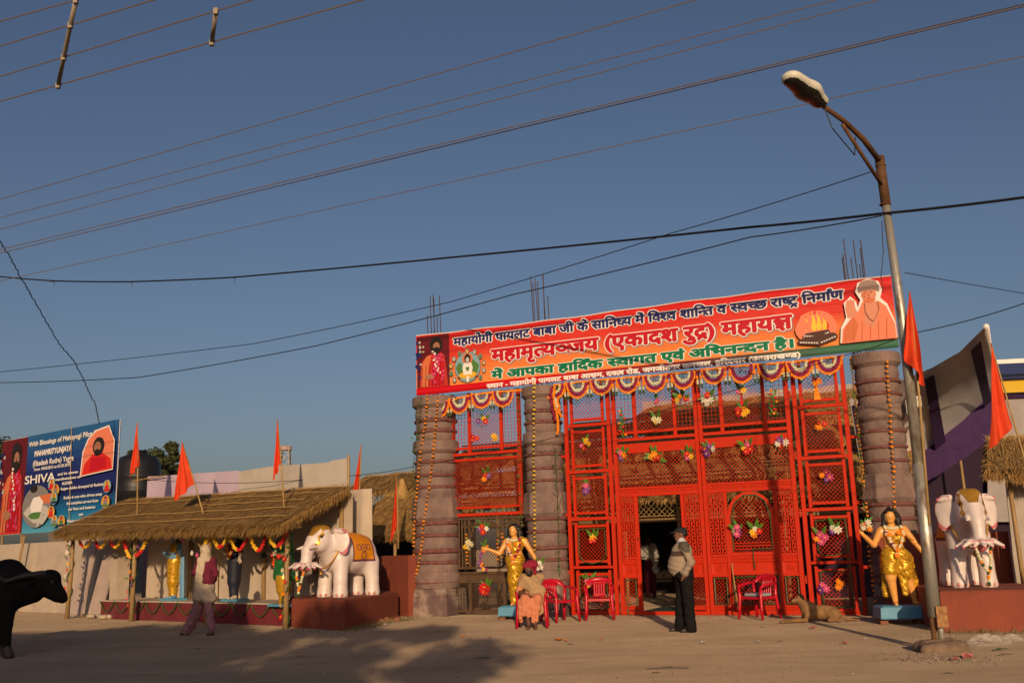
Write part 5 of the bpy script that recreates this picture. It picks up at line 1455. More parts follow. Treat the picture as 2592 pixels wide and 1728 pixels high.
# ---- woman walking away with a cream scarf over her head
def woman():
    p = []
    # legs in mid stride (x is the walking line, she heads to -x, her back to the road)
    p += [S((-.06, .03, .80), (-.18, .04, .45), .12, .10, 1, .05), S((-.18, .04, .45), (-.37, .05, .14), .10, .085, 1, .05), S((-.36, .05, .16), (-.40, .05, .09), .088, .095, 1, .03), S((-.20, .0, .5), (-.33, -.03, .16), .045, .03, 1, .02), S((-.12, -.06, .55), (-.25, -.05, .2), .04, .03, 1, .02),
          S((.08, -.04, .80), (.16, -.05, .43), .115, .085, 1, .05), S((.16, -.05, .43), (.235, -.06, .13), .085, .075, 1, .05), S((.12, -.12, .6), (.19, -.12, .2), .035, .025, 1, .02), S((.20, -.10, .6), (.27, -.10, .15), .035, .025, 1, .02), S((-.14, .06, .5), (-.30, .09, .18), .10, .09, 1, .05)]
    p += [S((-.38, .04, .035), (-.50, .05, .028), .038, .03, 0, .01), S((.25, -.06, .055), (.17, -.06, .03), .036, .032, 0, .01), S((.26, -.06, .02), (.14, -.06, .012), .035, .03, 5, .008), S((-.36, .04, .012), (-.52, .05, .012), .035, .03, 5, .008)]
    # tunic
    p += [El((.01, 0, .87), (.215, .20, .15), 2, .05), S((.0, 0, .86), (.02, 0, .68), .20, .265, 2, .03, sq=(1.0, .80, .35)), S((.10, -.05, .70), (.17, -.06, .64), .10, .10, 2, .04, sq=(1, .8, .4)), S((-.12, 0, .70), (-.14, .02, .60), .09, .07, 2, .04)]
    # knitted cardigan
    p += [El((.02, 0, .99), (.20, .175, .14), 3, .04), El((.02, 0, 1.22), (.185, .14, .22), 3, .05), S((-.13, .0, 1.39), (.16, 0, 1.39), .075, None, 3, .05)]
    p += [S((-.15, .02, 1.38), (-.24, .02, 1.16), .068, .056, 3, .04), S((-.24, .02, 1.16), (-.33, .10, 1.155), .056, .045, 3, .03)]
    hp = []; hand(hp, (-.33, .10, 1.155), (-1, .5, .02), (.3, 1, -.2), 0, .5, .95); p += hp
    p += [S((.18, 0, 1.38), (.21, .06, 1.13), .068, .056, 3, .04), S((.21, .06, 1.13), (.15, .18, 1.02), .054, .043, 3, .03)]
    hp = []; hand(hp, (.15, .18, 1.02), (-.4, 1, -.2), (-1, -.2, 0), 0, .5, .95); p += hp
    p += [S((0, 0, 1.42), (-.01, .01, 1.50), .06, .055, 0, .03)]
    head(p, (-.01, .02, 1.555), (-.55, .83, -.05), (0, 0, 1), 0, 5)
    p += [El((.0, -.0, 1.575), (.112, .115, .125), 4, .02), S((-.0, -.03, 1.47), (.02, -.04, 1.43), .105, .13, 4, .03, sq=(1, .8, .7))]
    # scarf hanging down the back in folds
    for dx, w_ in ((-.085, .034), (-.03, .040), (.025, .034)):
        p.append(S((dx + .01, -.125, 1.42), (dx - .01, -.175, 1.02), w_, w_, 4, .012, sq=(1, .7, 1))); p.append(S((dx - .01, -.175, 1.02), (dx - .015, -.185, .70), w_, w_ * .9, 4, .012, sq=(1, .7, 1)))
    return figure('person', p, [SKIN, MAUVE, CREAMC, MAROK, CREAMC, HAIRB, MAUVE], .0105, folds=(1, 2, 3, 4), amp=.008)
o = woman(); q = gnd(513, 1606); put(o, WORLD, q.x, q.y, 0, R(-12)); o.scale = (.92, .92, 1.0); tag(o, 'woman walking in maroon cardigan, mauve trousers and long cream scarf', 'person')

# ---- turbaned person sitting on a red chair
def sitter():
    p = []
    p += [El((0, .10, .52), (.19, .17, .13), 1, .05), El((0, .13, .74), (.175, .135, .20), 2, .06), S((-.15, .10, .90), (.16, .12, .90), .085, None, 2, .06), El((0, .06, .80), (.20, .13, .16), 2, .06)]
    # shawl: folded over the front, one end falling by the knee
    p += [S((-.17, -.02, .80), (.17, -.04, .68), .075, .085, 2, .05, sq=(1, .7, 1)), S((.02, -.08, .66), (.26, -.06, .60), .07, .05, 2, .05, sq=(1, .6, .8)), S((-.12, -.05, .90), (.10, -.07, .74), .06, None, 2, .04, sq=(1, .6, 1))]
    for dx in (0.06, .115, .165, .21): p.append(S((dx, -.10, .62), (dx + .02, -.16 if dx < .2 else -.12, .26 + .03 * (dx > .16)), .036, .034, 2, .010, sq=(1, .8, 1)))
    # thighs and shins under the cloth
    for s in (-1, 1):
        p += [S((s * .09, .08, .52), (s * .115, -.30, .53), .095, .085, 1, .05), S((s * .115, -.30, .53), (s * .085, -.29, .30), .080, .075, 1, .05), S((s * .085, -.29, .32), (s * .06, -.30, .10), .042, .034, 0, .02),
              S((s * .06, -.29, .05), (s * .075, -.40, .028), .036, .026, 0, .02)]
        for i in range(5): p.append(S((s * .075 - .025 + .012 * i, -.40, .03), (s * .08 - .025 + .013 * i, -.43, .022), .009, .0075, 0, .004))
    for a, b, z0, z1 in ((-.20, -.33, .50, .20), (-.14, -.36, .52, .26), (-.04, -.35, .52, .24), (.03, -.35, .52, .14), (.10, -.34, .50, .16), (-.20, -.25, .45, .14)):
        p.append(S((a, b, z0), (a - .005, b + .02, z1), .045, .034, 1, .015, sq=(1, .7, 1)))
    p += [S((-.19, .06, .86), (-.24, -.04, .64), .06, .05, 1, .04), S((-.24, -.04, .64), (-.10, -.18, .60), .048, .036, 0, .03)]
    hp = []; hand(hp, (-.10, -.18, .60), (.9, -.4, -.1), (0, 0, -1), 0, .5, .95); p += hp
    p += [S((0, .08, .93), (-.02, .02, 1.0), .058, .052, 0, .03)]
    head(p, (-.035, -.02, 1.045), (-.35, -.85, -.35), (-.10, -.33, .94), 0, 3)
    p += [El((-.035, -.085, .985), (.055, .045, .055), 3, .015)]      # beard
    p += [El((-.01, .0, 1.13), (.128, .13, .095), 4, .02), S((-.10, -.06, 1.115), (.07, -.09, 1.13), .05, None, 4, .02), S((.05, .03, 1.10), (.06, .03, 1.0), .06, .045, 4, .02), S((-.08, .0, 1.15), (.08, .02, 1.17), .05, None, 4, .02)]
    return figure('person', p, [SKIND, SALMON, TANC, HAIRB, TURB], .0095, folds=(1, 2, 4), amp=.007)
SEATQ = gnd(1347, 1592); o = sitter(); put(o, WORLD, SEATQ.x + .02, SEATQ.y + .36, 0, R(-4)); tag(o, 'seated person in crimson turban, tan shawl and salmon robe on a red chair', 'person')

# ---- someone in white just inside the doorway
def inside_person():
    p = [S((-.07, 0, .82), (-.08, .02, .45), .10, .08, 1, .04), S((-.08, .02, .45), (-.08, .0, .08), .08, .06, 1, .04), S((.07, 0, .82), (.08, -.02, .45), .10, .08, 1, .04), S((.08, -.02, .45), (.09, 0, .08), .08, .06, 1, .04),
         S((-.08, .0, .04), (-.08, -.10, .03), .038, .03, 0, .01), S((.09, 0, .04), (.09, -.10, .03), .038, .03, 0, .01),
         El((0, 0, .90), (.17, .13, .14), 1, .05), El((0, 0, 1.2), (.18, .13, .24), 2, .05), S((-.15, 0, 1.38), (.15, 0, 1.38), .07, None, 2, .05), S((.12, -.02, 1.4), (.16, -.1, .75), .08, .09, 2, .05, sq=(1, .6, 1)), S((-.1, -.05, 1.35), (.12, -.12, 1.0), .08, .06, 2, .04),
         S((0, 0, 1.42), (0, 0, 1.5), .055, None, 0, .03), S((-.18, 0, 1.36), (-.22, -.05, 1.1), .06, .05, 2, .04), S((-.22, -.05, 1.1), (-.12, -.2, 1.05), .048, .036, 2, .03), S((.18, 0, 1.36), (.23, -.03, 1.1), .06, .05, 2, .04), S((.23, -.03, 1.1), (.2, -.1, .88), .048, .036, 0, .03)]
    h = []; hand(h, (-.12, -.2, 1.05), (1, -.3, 0), (0, 0, -1), 0, .5); hand(h, (.2, -.1, .88), (-.1, -.3, -1), (-1, 0, 0), 0, .4); p += h
    head(p, (0, -.01, 1.57), (-.7, -.7, 0), (0, 0, 1), 0, 3); p += [El((.02, .02, 1.61), (.088, .10, .085), 3, .01)]
    return figure('person', p, [SKIND, MAROK, mat('white cotton shawl', (0.6, 0.56, 0.5), .9), HAIRB], .012)
o = inside_person(); put(o, GATE, GATE.px(1645, 1450, 6.6).x, 6.6, 0.0, R(30)); tag(o, 'person in white shawl and maroon lower cloth just inside the doorway', 'person')

# ------------------------------------------------------------------ statues beside the gate
def flowers_on(g, pts, cols, s=0.05, name='flower'):
    for i, q in enumerate(pts):
        c = cols[i % len(cols)]; o = link(name, flower_mesh(c, FCOL[c], FCOL[c]), g); o.location = q; k = s * random.uniform(.85, 1.15); o.scale = (k, k * 1.3, k); o.rotation_euler = (random.uniform(-.4, .4), random.uniform(0, 6), random.uniform(-.4, .4))
def garland_mesh(pts, r, mats, seq, step=.03):
    mb = MB(); P = [Vector(p) for p in pts]; L = 0; i = 0
    for a, b in zip(P[:-1], P[1:]):
        n = max(1, int((b - a).length / step))
        for k in range(n):
            c = a.lerp(b, (k + .5) / n); mb.ball(c + Vector((random.uniform(-.006, .006), random.uniform(-.006, .006), random.uniform(-.006, .006))), r * random.uniform(.85, 1.15), 7, seq[i % len(seq)]); i += 1
    return mb
def statue_standing(kind):
    p = []; z = .0
    if kind == 'a':      # wrapped gold cloth to the ankles, arm stretched out
        p += [S((.0, 0, .98), (-.02, -.02, .55), .175, .135, 1, .05), S((-.02, -.02, .55), (-.01, 0, .12), .135, .085, 1, .05), S((-.05, 0, .6), (-.05, 0, .1), .10, .07, 1, .05), El((0, 0, 1.02), (.20, .15, .15), 1, .05), S((.02, -.03, .30), (.06, -.03, .04), .055, .045, 0, .02), S((-.05, -.03, .25), (-.06, -.02, .04), .05, .042, 0, .02),
              S((.06, -.02, .035), (.07, -.13, .025), .04, .028, 0, .02), S((-.06, -.02, .035), (-.07, -.13, .025), .04, .028, 0, .02)]
        shl, ell, wrl, hdl = (-.16, 0, 1.44), (-.30, -.08, 1.16), (-.52, -.16, 1.27), (-1, -.3, .25)
        shr, elr, wrr, hdr = (.20, 0, 1.44), (.32, -.03, 1.22), (.45, -.08, .98), (.4, -.2, -1)
    else:                # striding, one bare leg, hand raised, other arm down
        p += [S((-.08, 0, .95), (-.11, -.05, .52), .12, .08, 0, .05), S((-.11, -.05, .52), (-.07, -.03, .10), .078, .045, 0, .04), S((-.07, -.03, .04), (-.09, -.16, .025), .042, .03, 0, .02), S((.09, 0, .95), (.17, .0, .52), .12, .08, 0, .05), S((.17, 0, .52), (.25, .02, .10), .075, .045, 0, .04), S((.25, .02, .04), (.30, -.09, .025), .042, .03, 0, .02),
              El((0, 0, .98), (.19, .15, .16), 1, .05), S((-.06, -.01, .92), (-.10, -.04, .66), .145, .12, 1, .05), S((.09, 0, .92), (.15, 0, .60), .15, .13, 1, .05), S((.20, .08, .90), (.30, .10, .25), .10, .07, 1, .04, sq=(1, .6, 1)), S((.06, -.06, .7), (.10, -.06, .22), .07, .05, 1, .03, sq=(1, .6, 1)), S((-.12, .10, .9), (-.16, .12, .2), .09, .07, 1, .04, sq=(1, .6, 1))]
        shl, ell, wrl, hdl = (-.18, 0, 1.42), (-.33, -.10, 1.14), (-.50, -.18, 1.34), (-.45, -.1, 1)
        shr, elr, wrr, hdr = (.19, 0, 1.43), (.33, -.02, 1.18), (.46, -.05, .93), (.6, -.3, -.6)
    p += [El((0, 0, 1.14), (.145, .11, .14), 0, .06), El((0, -.01, 1.32), (.18, .125, .16), 0, .06), S((-.14, 0, 1.43), (.16, 0, 1.43), .065, None, 0, .05), S((0, 0, 1.45), (-.01, -.01, 1.58), .052, .048, 0, .03)]
    if kind == 'a': p += [S((.15, -.02, 1.46), (.02, -.12, 1.22), .075, .06, 1, .03, sq=(1, .7, 1)), El((.05, -.06, 1.34), (.13, .09, .13), 1, .04)]
    else: p += [S((.10, -.02, 1.40), (.0, -.12, 1.24), .07, .07, 1, .03, sq=(1, .7, 1)), El((.06, -.09, 1.25), (.12, .07, .10), 1, .03)]
    p += [S(shl, ell, .062, .048, 0, .04), S(ell, wrl, .048, .034, 0, .025), S(shr, elr, .062, .048, 0, .04), S(elr, wrr, .048, .034, 0, .025)]
    hp = []; hand(hp, wrl, hdl, (.5, -1, .4), 0, .55, 1.0); hand(hp, wrr, hdr, (-.6, -.4, -.2), 0, .35, 1.0); p += hp
    head(p, (-.015, -.02, 1.67), (-.12, -1, -.05), (0, 0, 1), 0, 2, 1.02, m_white=4, m_lip=3)
    p += [El((.0, .025, 1.725), (.115, .118, .11), 2, .012), S((-.09, .0, 1.71), (-.13, .01, 1.38), .052, .045, 2, .02), S((.09, .0, 1.71), (.14, .01, 1.36), .058, .055, 2, .02), S((-.07, -.055, 1.765), (.07, -.055, 1.765), .034, None, 2, .015), S((.0, .10, 1.66), (.02, .12, 1.30), .10, .09, 2, .03)]
    p += [S((0, .04, 1.80), (0, .05, 1.845), .05, .03, 2, .02)] if kind == 'b' else [El((0, .02, 1.77), (.08, .08, .06), 2, .02)]
    for c_, r_ in ((ell, .05), (elr, .05)):
        pass
    return p
def gate_statue(kind, label, base, fr_loc, rz):
    g = thing('deity_statue', label, 'statue', WORLD, fr_loc, rz)
    figure('body', statue_standing(kind), [GSKIN, GOLDP, HAIRB, REDL, EYE_W], .010, parent=g, folds=(1, 2), amp=.007)
    seq = ([0, 0, 0, 1, 0, 0, 2] if kind == 'b' else [0, 0, 3, 0, 0, 1, 0])
    pts = [(-.12, -.09, 1.50), (-.13, -.15, 1.36), (-.07, -.19, 1.18), (.0, -.20, 1.02), (-.02, -.20, .92)]
    part('white_garland', garland_mesh(pts, .034, [CREAM, ORANGE, MAROON, LEAFD], [0, 0, 1, 0, 2, 0, 1]), [CREAM, ORANGE, MAROON, LEAFD], g)
    pts = [(.12, -.09, 1.50), (.14, -.16, 1.34), (.08, -.20, 1.16), (.0, -.205, 1.02)]
    part('flower_garland', garland_mesh(pts, .030, [MAROON, CREAM, ORANGE], [0, 0, 0, 2] if kind == 'a' else [1, 1, 2, 1]), [MAROON, CREAM, ORANGE], g)
    m = MB(); m.torus((0, 0, 0), .085, .03, 16, 7); o = part('neck_garland', m, CREAM, g, True); o.location = (-.005, -.03, 1.47); o.rotation_euler = (.25, 0, 0)
    flowers_on(g, [(-.09, -.19, 1.33), (.06, -.21, 1.36), (.0, -.23, 1.04), (-.02, -.23, .93)], ['o'], .055)
    for cc in ((-.30, -.08, 1.19), (.30, -.03, 1.25)):
        m = MB(); m.torus((0, 0, 0), .05, .010, 14, 6); o = part('armlet', m, GOLD, g, True); o.location = cc; o.rotation_euler = (.6, -.6 if cc[0] < 0 else .5, 0)
    b = MB(); w_, d_, h_ = base; b.lathe([(w_ * .70, 0), (w_ * .72, .02), (w_ * .70, h_ - .03), (w_ * .60, h_)], 4, rot=math.pi / 4)
    b.xf(Matrix.Diagonal((1, d_ / w_, 1, 1)) @ Matrix.Translation((.06, 0, -h_))); part('plinth_block', b, BLUEB, g)
    for sx in (-.35, .3):
        b = MB(); b.box(sx * w_ - .06, sx * w_ + .06, -.15, .15, -h_ - .10, -h_ + .002); part('brick_foot', b, mat('brick', (0.24, 0.10, 0.06), .9), g)
    return g
qa = gnd(1302, 1568); ga = gate_statue('a', 'gold skinned deity statue with outstretched arm behind the seated person', (.75, .5, .22), (qa.x + .05, qa.y + .2, .28), R(-12)); ga.scale = (1.06, 1.0, .92)
qb = gnd(2285, 1577); gb = gate_statue('b', 'gold skinned deity statue with raised hand beside the floodlight pillar', (.85, .55, .24), (qb.x + .02, qb.y + .1, .30), R(-6)); gb.scale = (1.08, 1.0, .90)
def hand_flowers(label, P, cols, leaves, seed):
    bunch(WORLD, P.x, P.y, P.z, cols, label, leaves, s=.055, spread=.09, seed=seed, name='hand_bouquet')
M_ = ga.matrix_basis; hand_flowers('white lily spray at the lowered hand of the outstretched arm statue', Matrix.LocRotScale(ga.location, ga.rotation_euler, ga.scale) @ Vector((.50, -.14, .88)), 'wwpcww', 4, 31)
hand_flowers('white blossoms and a green leaf in the raised hand of the striding statue', Matrix.LocRotScale(gb.location, gb.rotation_euler, gb.scale) @ Vector((-.47, -.25, 1.50)), 'cwrcwo', 3, 32)

# ------------------------------------------------------------------ statues on the stage
def stage_statue(label, prims, mats, s, y, rz=0, extra=None, paints=(), base=True, zoff=.45):
    g = thing('stage_statue', label, 'statue', SHEL, (s, y, zoff), rz); figure('body', prims, mats, .012, paints, parent=g)
    if base:
        b = MB(); b.box(-.36, .36, -.16, .16, 0, .05); b.box(-.30, -.22, -.12, .12, -.001, 0); part('base_board', b, BLUEB, g)
    return g
def robed(skin, cloth, lower, hair, arms=True):
    p = [S((0, 0, .88), (-.02, 0, .45), .17, .15, cloth, .05), S((-.02, 0, .45), (-.01, 0, .10), .13, .10, lower, .05), El((0, 0, .95), (.18, .14, .15), cloth, .05), El((0, 0, 1.18), (.17, .125, .18), cloth, .05), S((-.14, 0, 1.31), (.14, 0, 1.31), .065, None, cloth, .05), S((0, 0, 1.35), (0, 0, 1.44), .05, None, skin, .03),
         S((-.06, -.02, .09), (-.07, -.12, .07), .045, .03, skin, .02), S((.06, -.02, .09), (.07, -.12, .07), .045, .03, skin, .02)]
    head(p, (0, -.02, 1.52), (0, -1, 0), (0, 0, 1), skin, hair)
    p += [El((0, .02, 1.57), (.10, .11, .10), hair, .012), S((-.08, .05, 1.52), (-.12, .06, 1.2), .05, .045, hair, .02), S((.08, .05, 1.52), (.12, .06, 1.2), .05, .045, hair, .02)]
    return p
p = robed(0, 1, 1, 2); p += [S((-.17, 0, 1.30), (-.22, -.06, 1.06), .055, .045, 0, .04), S((-.22, -.06, 1.06), (-.14, -.2, 1.1), .042, .033, 0, .03), S((.17, 0, 1.30), (.28, -.05, 1.10), .055, .045, 0, .04), S((.28, -.05, 1.10), (.42, -.16, 1.16), .042, .033, 0, .03), S((-.15, .1, 1.0), (-.18, .1, .08), .07, .08, 0, .03, sq=(1, .5, 1)), S((.17, .1, 1.0), (.22, .1, .08), .08, .08, 0, .03, sq=(1, .5, 1))]
h = []; hand(h, (-.14, -.2, 1.1), (.8, -.5, .3), (0, 0, 1), 0, .5); hand(h, (.42, -.16, 1.16), (1, -.3, .3), (0, 0, 1), 0, .5); p += h
stage_statue('blue deity statue wrapped in glittering gold cloth on the stage', p, [BLUESK, GOLDP, HAIRB], 3.55, .75, paints=[('fn', lambda c: (c[:, 2] > .98) & (c[:, 2] < 1.13) & (c[:, 0] > -.02) & (c[:, 0] < .16) & (c[:, 1] < -.05), 0)])
p = robed(0, 1, 1, 2); p += [S((-.17, 0, 1.30), (-.25, -.08, 1.08), .055, .045, 0, .04), S((-.25, -.08, 1.08), (-.2, -.25, 1.2), .042, .033, 0, .03), S((.17, 0, 1.30), (.26, -.04, 1.08), .055, .045, 1, .04), S((.26, -.04, 1.08), (.36, -.14, .95), .042, .033, 0, .03), S((-.1, .1, 1.0), (-.12, .12, .08), .1, .1, 1, .03, sq=(1, .5, 1))]
h = []; hand(h, (-.2, -.25, 1.2), (.2, -.5, 1), (0, -1, 0), 0, .5); hand(h, (.36, -.14, .95), (.7, -.3, -.5), (0, 0, -1), 0, .5); p += h
gE = stage_statue('dark robed deity statue with trident standing behind the walking woman', p, [mat('pale enamel skin', (0.5, 0.4, 0.3), .4), DARKBL, HAIRB], 5.85, .85)
m = MB(); m.tube([(.02, 0, 0), (.0, 0, 1.75)], .014, 6)
for dx in (-.09, 0, .09): m.tube([(0, 0, 1.62), (dx, 0, 1.70), (dx * .9, 0, 1.92)], [.012, .012, .004], 5)
o = part('trident', m, GOLD, gE); o.location = (-.27, -.25, .0)
part('flower_garland', garland_mesh([(-.1, -.1, 1.36), (-.08, -.17, 1.1), (0, -.18, .95), (.08, -.17, 1.1), (.1, -.1, 1.36)], .04, None, [0, 1, 0, 2]), [ORANGE, CREAM, REDF], gE)
p = robed(0, 1, 3, 2); p += [S((-.1, 0, 1.45), (-.24, .02, .62), .10, .13, 1, .04, sq=(1, .8, 1)), S((.1, 0, 1.45), (.16, .02, .62), .10, .13, 1, .04, sq=(1, .8, 1)), El((0, .03, 1.58), (.115, .12, .12), 1, .02), S((-.02, 0, .55), (-.02, 0, .36), .18, .16, 3, .04),
     S((-.17, -.02, 1.28), (-.22, -.12, 1.06), .055, .05, 1, .04), S((-.22, -.12, 1.06), (-.06, -.24, 1.04), .045, .034, 0, .03), S((.17, -.02, 1.28), (.2, -.12, 1.06), .055, .05, 1, .04), S((.2, -.12, 1.06), (.06, -.24, 1.04), .045, .034, 0, .03)]
h = []; hand(h, (-.06, -.24, 1.04), (.9, -.3, .4), (0, -.3, 1), 0, .4); hand(h, (.06, -.24, 1.04), (-.9, -.3, .4), (0, -.3, 1), 0, .4, side=-1); p += h
gD = stage_statue('deity statue in green satin veil and gold skirt beside the elephant', p, [SKIN, GREENS, HAIRB, GOLDS], 8.35, .30, zoff=.40)
flowers_on(gD, [(-.14, -.22, 1.05), (.0, -.27, 1.08), (.1, -.24, 1.02), (-.22, -.1, 1.0), (-.12, -.12, 1.45)], ['r', 'w', 'r', 'o', 'o'], .06)
# grey cow statue behind
COWG = mat('grey cow paint', (0.28, 0.23, 0.20), .6, (0.22, 0.18, 0.16), 6)
p = [El((.25, 0, .78), (.48, .22, .26), 0, .08), El((-.15, 0, .84), (.25, .2, .26), 0, .08), S((-.3, 0, .95), (-.55, -.05, 1.12), .13, .10, 0, .06), El((-.66, -.06, 1.10), (.15, .09, .10), 0, .05), S((-.74, -.06, 1.06), (-.86, -.08, .98), .075, .06, 1, .03), S((-.6, -.14, 1.17), (-.58, -.25, 1.2), .035, .02, 0, .02, sq=(1, 1, .6)), S((-.6, .02, 1.17), (-.58, .13, 1.2), .035, .02, 0, .02, sq=(1, 1, .6)), S((-.58, -.10, 1.19), (-.6, -.17, 1.34), .022, .008, 1, .01), S((-.58, -.0, 1.19), (-.6, .07, 1.34), .022, .008, 1, .01)]
for x_, y_ in ((-.22, -.12), (-.16, .12), (.55, -.12), (.6, .12)):
    p += [S((x_, y_, .75), (x_ - .02, y_, .38), .10, .055, 0, .05), S((x_ - .02, y_, .38), (x_, y_, .08), .05, .04, 0, .03), S((x_, y_, .07), (x_ - .02, y_, .02), .048, .055, 1, .01)]
p += [S((.70, 0, .9), (.76, 0, .45), .03, .02, 0, .03), El((.76, 0, .40), (.03, .03, .07), 1, .02)]
g = thing('cow_statue', 'grey cow statue standing behind the green veiled statue', 'statue', SHEL, (7.75, 1.05, .45), R(10)); figure('body', p, [COWG, HAIRB], .014, parent=g)
part('flower_garland', garland_mesh([(-.44, -.16, 1.1), (-.46, -.2, .9), (-.42, -.16, .74)], .045, None, [0, 1]), [ORANGE, REDF], g)

# ------------------------------------------------------------------ elephants
EW = mat('white elephant enamel', (0.70, 0.62, 0.58), 0.42, (0.64, 0.55, 0.52), 3, 0.1, 12, spec=0.5)
EP = mat('pink enamel', (0.62, 0.20, 0.22), 0.5, (0.55, 0.14, 0.18), 8)
ESAD = mat('orange saddle paint', (0.66, 0.25, 0.01), 0.5, (0.60, 0.21, 0.012), 6)
EPUR = mat('purple border paint', (0.14, 0.045, 0.07), 0.6)
ENAIL = mat('rose nail line', (0.50, 0.22, 0.20), 0.5)
def elephant(label, fr, loc, rz, sc):
    p = [El((0, .30, .90), (.40, .60, .42), 0, .10), El((0, -.08, .92), (.37, .34, .42), 0, .10), El((0, .66, .86), (.37, .32, .42), 0, .10), El((0, .30, 1.02), (.34, .62, .34), 0, .08)]
    for s in (-1, 1):
        p += [S((s * .22, -.12, .75), (s * .25, -.16, .35), .185, .145, 0, .08), S((s * .25, -.16, .35), (s * .26, -.17, .06), .14, .165, 0, .05), S((s * .22, .74, .70), (s * .25, .76, .35), .20, .145, 0, .08), S((s * .25, .76, .35), (s * .26, .76, .06), .14, .165, 0, .05)]
        for yy in (-.17, .76):
            for a in (-60, -20, 20, 60): p.append(El((s * .26 + .145 * math.sin(R(a)), yy - .145 * math.cos(R(a)), .045), (.038, .030, .042), 3, .006))
        p += [El((s * .10, -.50, 1.40), (.13, .15, .12), 0, .07), El((s * .13, -.62, 1.12), (.13, .16, .15), 0, .07), S((s * .155, -.76, 1.08), (s * .20, -.98, 1.03), .052, .018, 0, .02)]
        rot = np.array([[math.cos(s * .55), -math.sin(s * .55), 0], [math.sin(s * .55), math.cos(s * .55), 0], [0, 0, 1]])
        p += [El((s * .40, -.28, 1.20), (.20, .035, .25), 0, .03, rot=rot), S((s * .30, -.34, 1.40), (s * .52, -.28, 1.37), .05, .03, 0, .04), El((s * .46, -.25, 1.02), (.10, .03, .14), 0, .03, rot=rot)]
    p += [El((0, -.52, 1.24), (.25, .26, .27), 0, .08), S((0, -.70, 1.20), (0, -.86, .98), .165, .125, 0, .06), S((0, -.86, .98), (0, -.90, .74), .125, .115, 0, .04), S((0, -.90, .74), (0, -.92, .68), .12, .135, 0, .03), S((0, -.30, 1.08), (0, -.50, 1.15), .30, .24, 0, .08)]
    p += [S((0, .95, .95), (0, 1.03, .55), .03, .022, 0, .03), El((0, 1.03, .50), (.03, .03, .06), 1, .02)]
    gold = lambda c: (c[:, 1] < -.42) & (c[:, 2] > 1.30) & (c[:, 2] > 1.13 + 1.9 * np.abs(c[:, 0])) & (c[:, 2] < 1.56)
    gold2 = lambda c: (c[:, 1] < -.40) & (np.abs(np.abs(c[:, 0]) - .205) < .022 + .012 * np.sin(c[:, 2] * 40)) & (c[:, 2] > 1.10) & (c[:, 2] < 1.45)
    gold3 = lambda c: (c[:, 1] < -.25) & (c[:, 2] > 1.44) & (np.abs(c[:, 0]) < .22) & (np.sin(c[:, 0] * 38) > -.2)
    sad = lambda c: (c[:, 1] > .12) & (c[:, 1] < .68) & (c[:, 2] > .78) & (np.abs(c[:, 0]) < .6)
    sadb = lambda c: (c[:, 1] > .09) & (c[:, 1] < .71) & (c[:, 2] > .73) & (np.abs(c[:, 0]) < .6)
    def motif(c):
        u = (c[:, 1] - .40); v = c[:, 2] - 1.02; r = np.hypot(u, v)
        m1 = (np.abs(r - .075) < .010) | (r < .022)
        m2 = np.abs(np.hypot(u - .0, (v + .17) * .9) - .075) < .010
        m3 = np.abs(np.hypot(np.abs(u) - .15, v - .02) - .055) < .009
        return sad(c) & (np.abs(c[:, 0]) > .2) & (m1 | m2 | m3)
    earp = lambda c: (np.abs(c[:, 0]) > .33) & (c[:, 2] > .90) & (c[:, 2] < 1.43) & (c[:, 1] < -.1) & (c[:, 1] > -.6) & (((np.abs(c[:, 0]) - .40) / .165) ** 2 + ((c[:, 2] - 1.18) / .245) ** 2 > 1.0)
    eye = lambda c: (np.hypot(np.hypot(np.abs(c[:, 0]) - .215, c[:, 1] + .66), c[:, 2] - 1.28) < .034)
    trunkp = lambda c: (c[:, 1] < -.78) & (c[:, 2] < .70)
    paints = [('fn', sadb, 5), ('fn', sad, 4), ('fn', motif, 5), ('fn', gold, 2), ('fn', gold2, 2), ('fn', gold3, 2), ('fn', earp, 1), ('fn', eye, 6), ('fn', trunkp, 1)]
    g = thing('elephant_statue', label, 'statue', fr, loc, rz); g.scale = (sc, sc, sc)
    figure('body', p, [EW, EP, GOLD, ENAIL, ESAD, EPUR, HAIRB], .0125, paints, parent=g)
    # neck cord with a bell
    m = MB(); P = []
    for i in range(25):
        a = math.pi * (i / 24); P.append((.34 * math.cos(a), -.28 - .14 * math.sin(a) - .06 * math.sin(a) ** 2, 1.06 - .46 * math.sin(a)))
    m.tube(P, .016, 6); nc_ = part('neck_cord', m, GOLD, g, True)
    m = MB(); m.lathe([(.012, .09), (.03, .08), (.038, .03), (.052, 0), (.0, .0)], 10, (0, -.50, .48)); part('bell', m, GOLD, nc_, True)
    # lotus held by the trunk: drooping petals
    lo = []
    for k in range(9):
        a = math.pi * (-0.08 + 1.16 * k / 8) + math.pi; ln = 1.0 if k % 2 == 0 else .8; dx, dy = math.cos(a), math.sin(a) * .75
        c0 = np.array((0, -.90, .66)); c1 = c0 + np.array((dx * .24, dy * .22, .05)) * ln; c2 = c0 + np.array((dx * .42, dy * .36, -.02)) * ln
        lo += [S(c0, c1, .05, .068, 1, .02, sq=(1, 1, .55)), S(c1, c2, .068, .035, 0, .02, sq=(1, 1, .6)), S(c2, c2 + np.array((dx * .03, dy * .03, -.04)), .03, .012, 1, .01)]
    lo += [El((0, -.92, .64), (.14, .12, .05), 1, .03)]
    figure('lotus', lo, [EW, EP], .0115, [('fn', lambda c: c[:, 2] < .635, 1)], parent=g)
    # painted pin stripes stand proud as thin cords round the saddle cloth
    return g
PL_T = .57
ELG = elephant('white elephant statue with orange saddle cloth on the red plinth beside the shelter', WORLD, (-3.78, 21.20, PL_T), R(-39), .96)
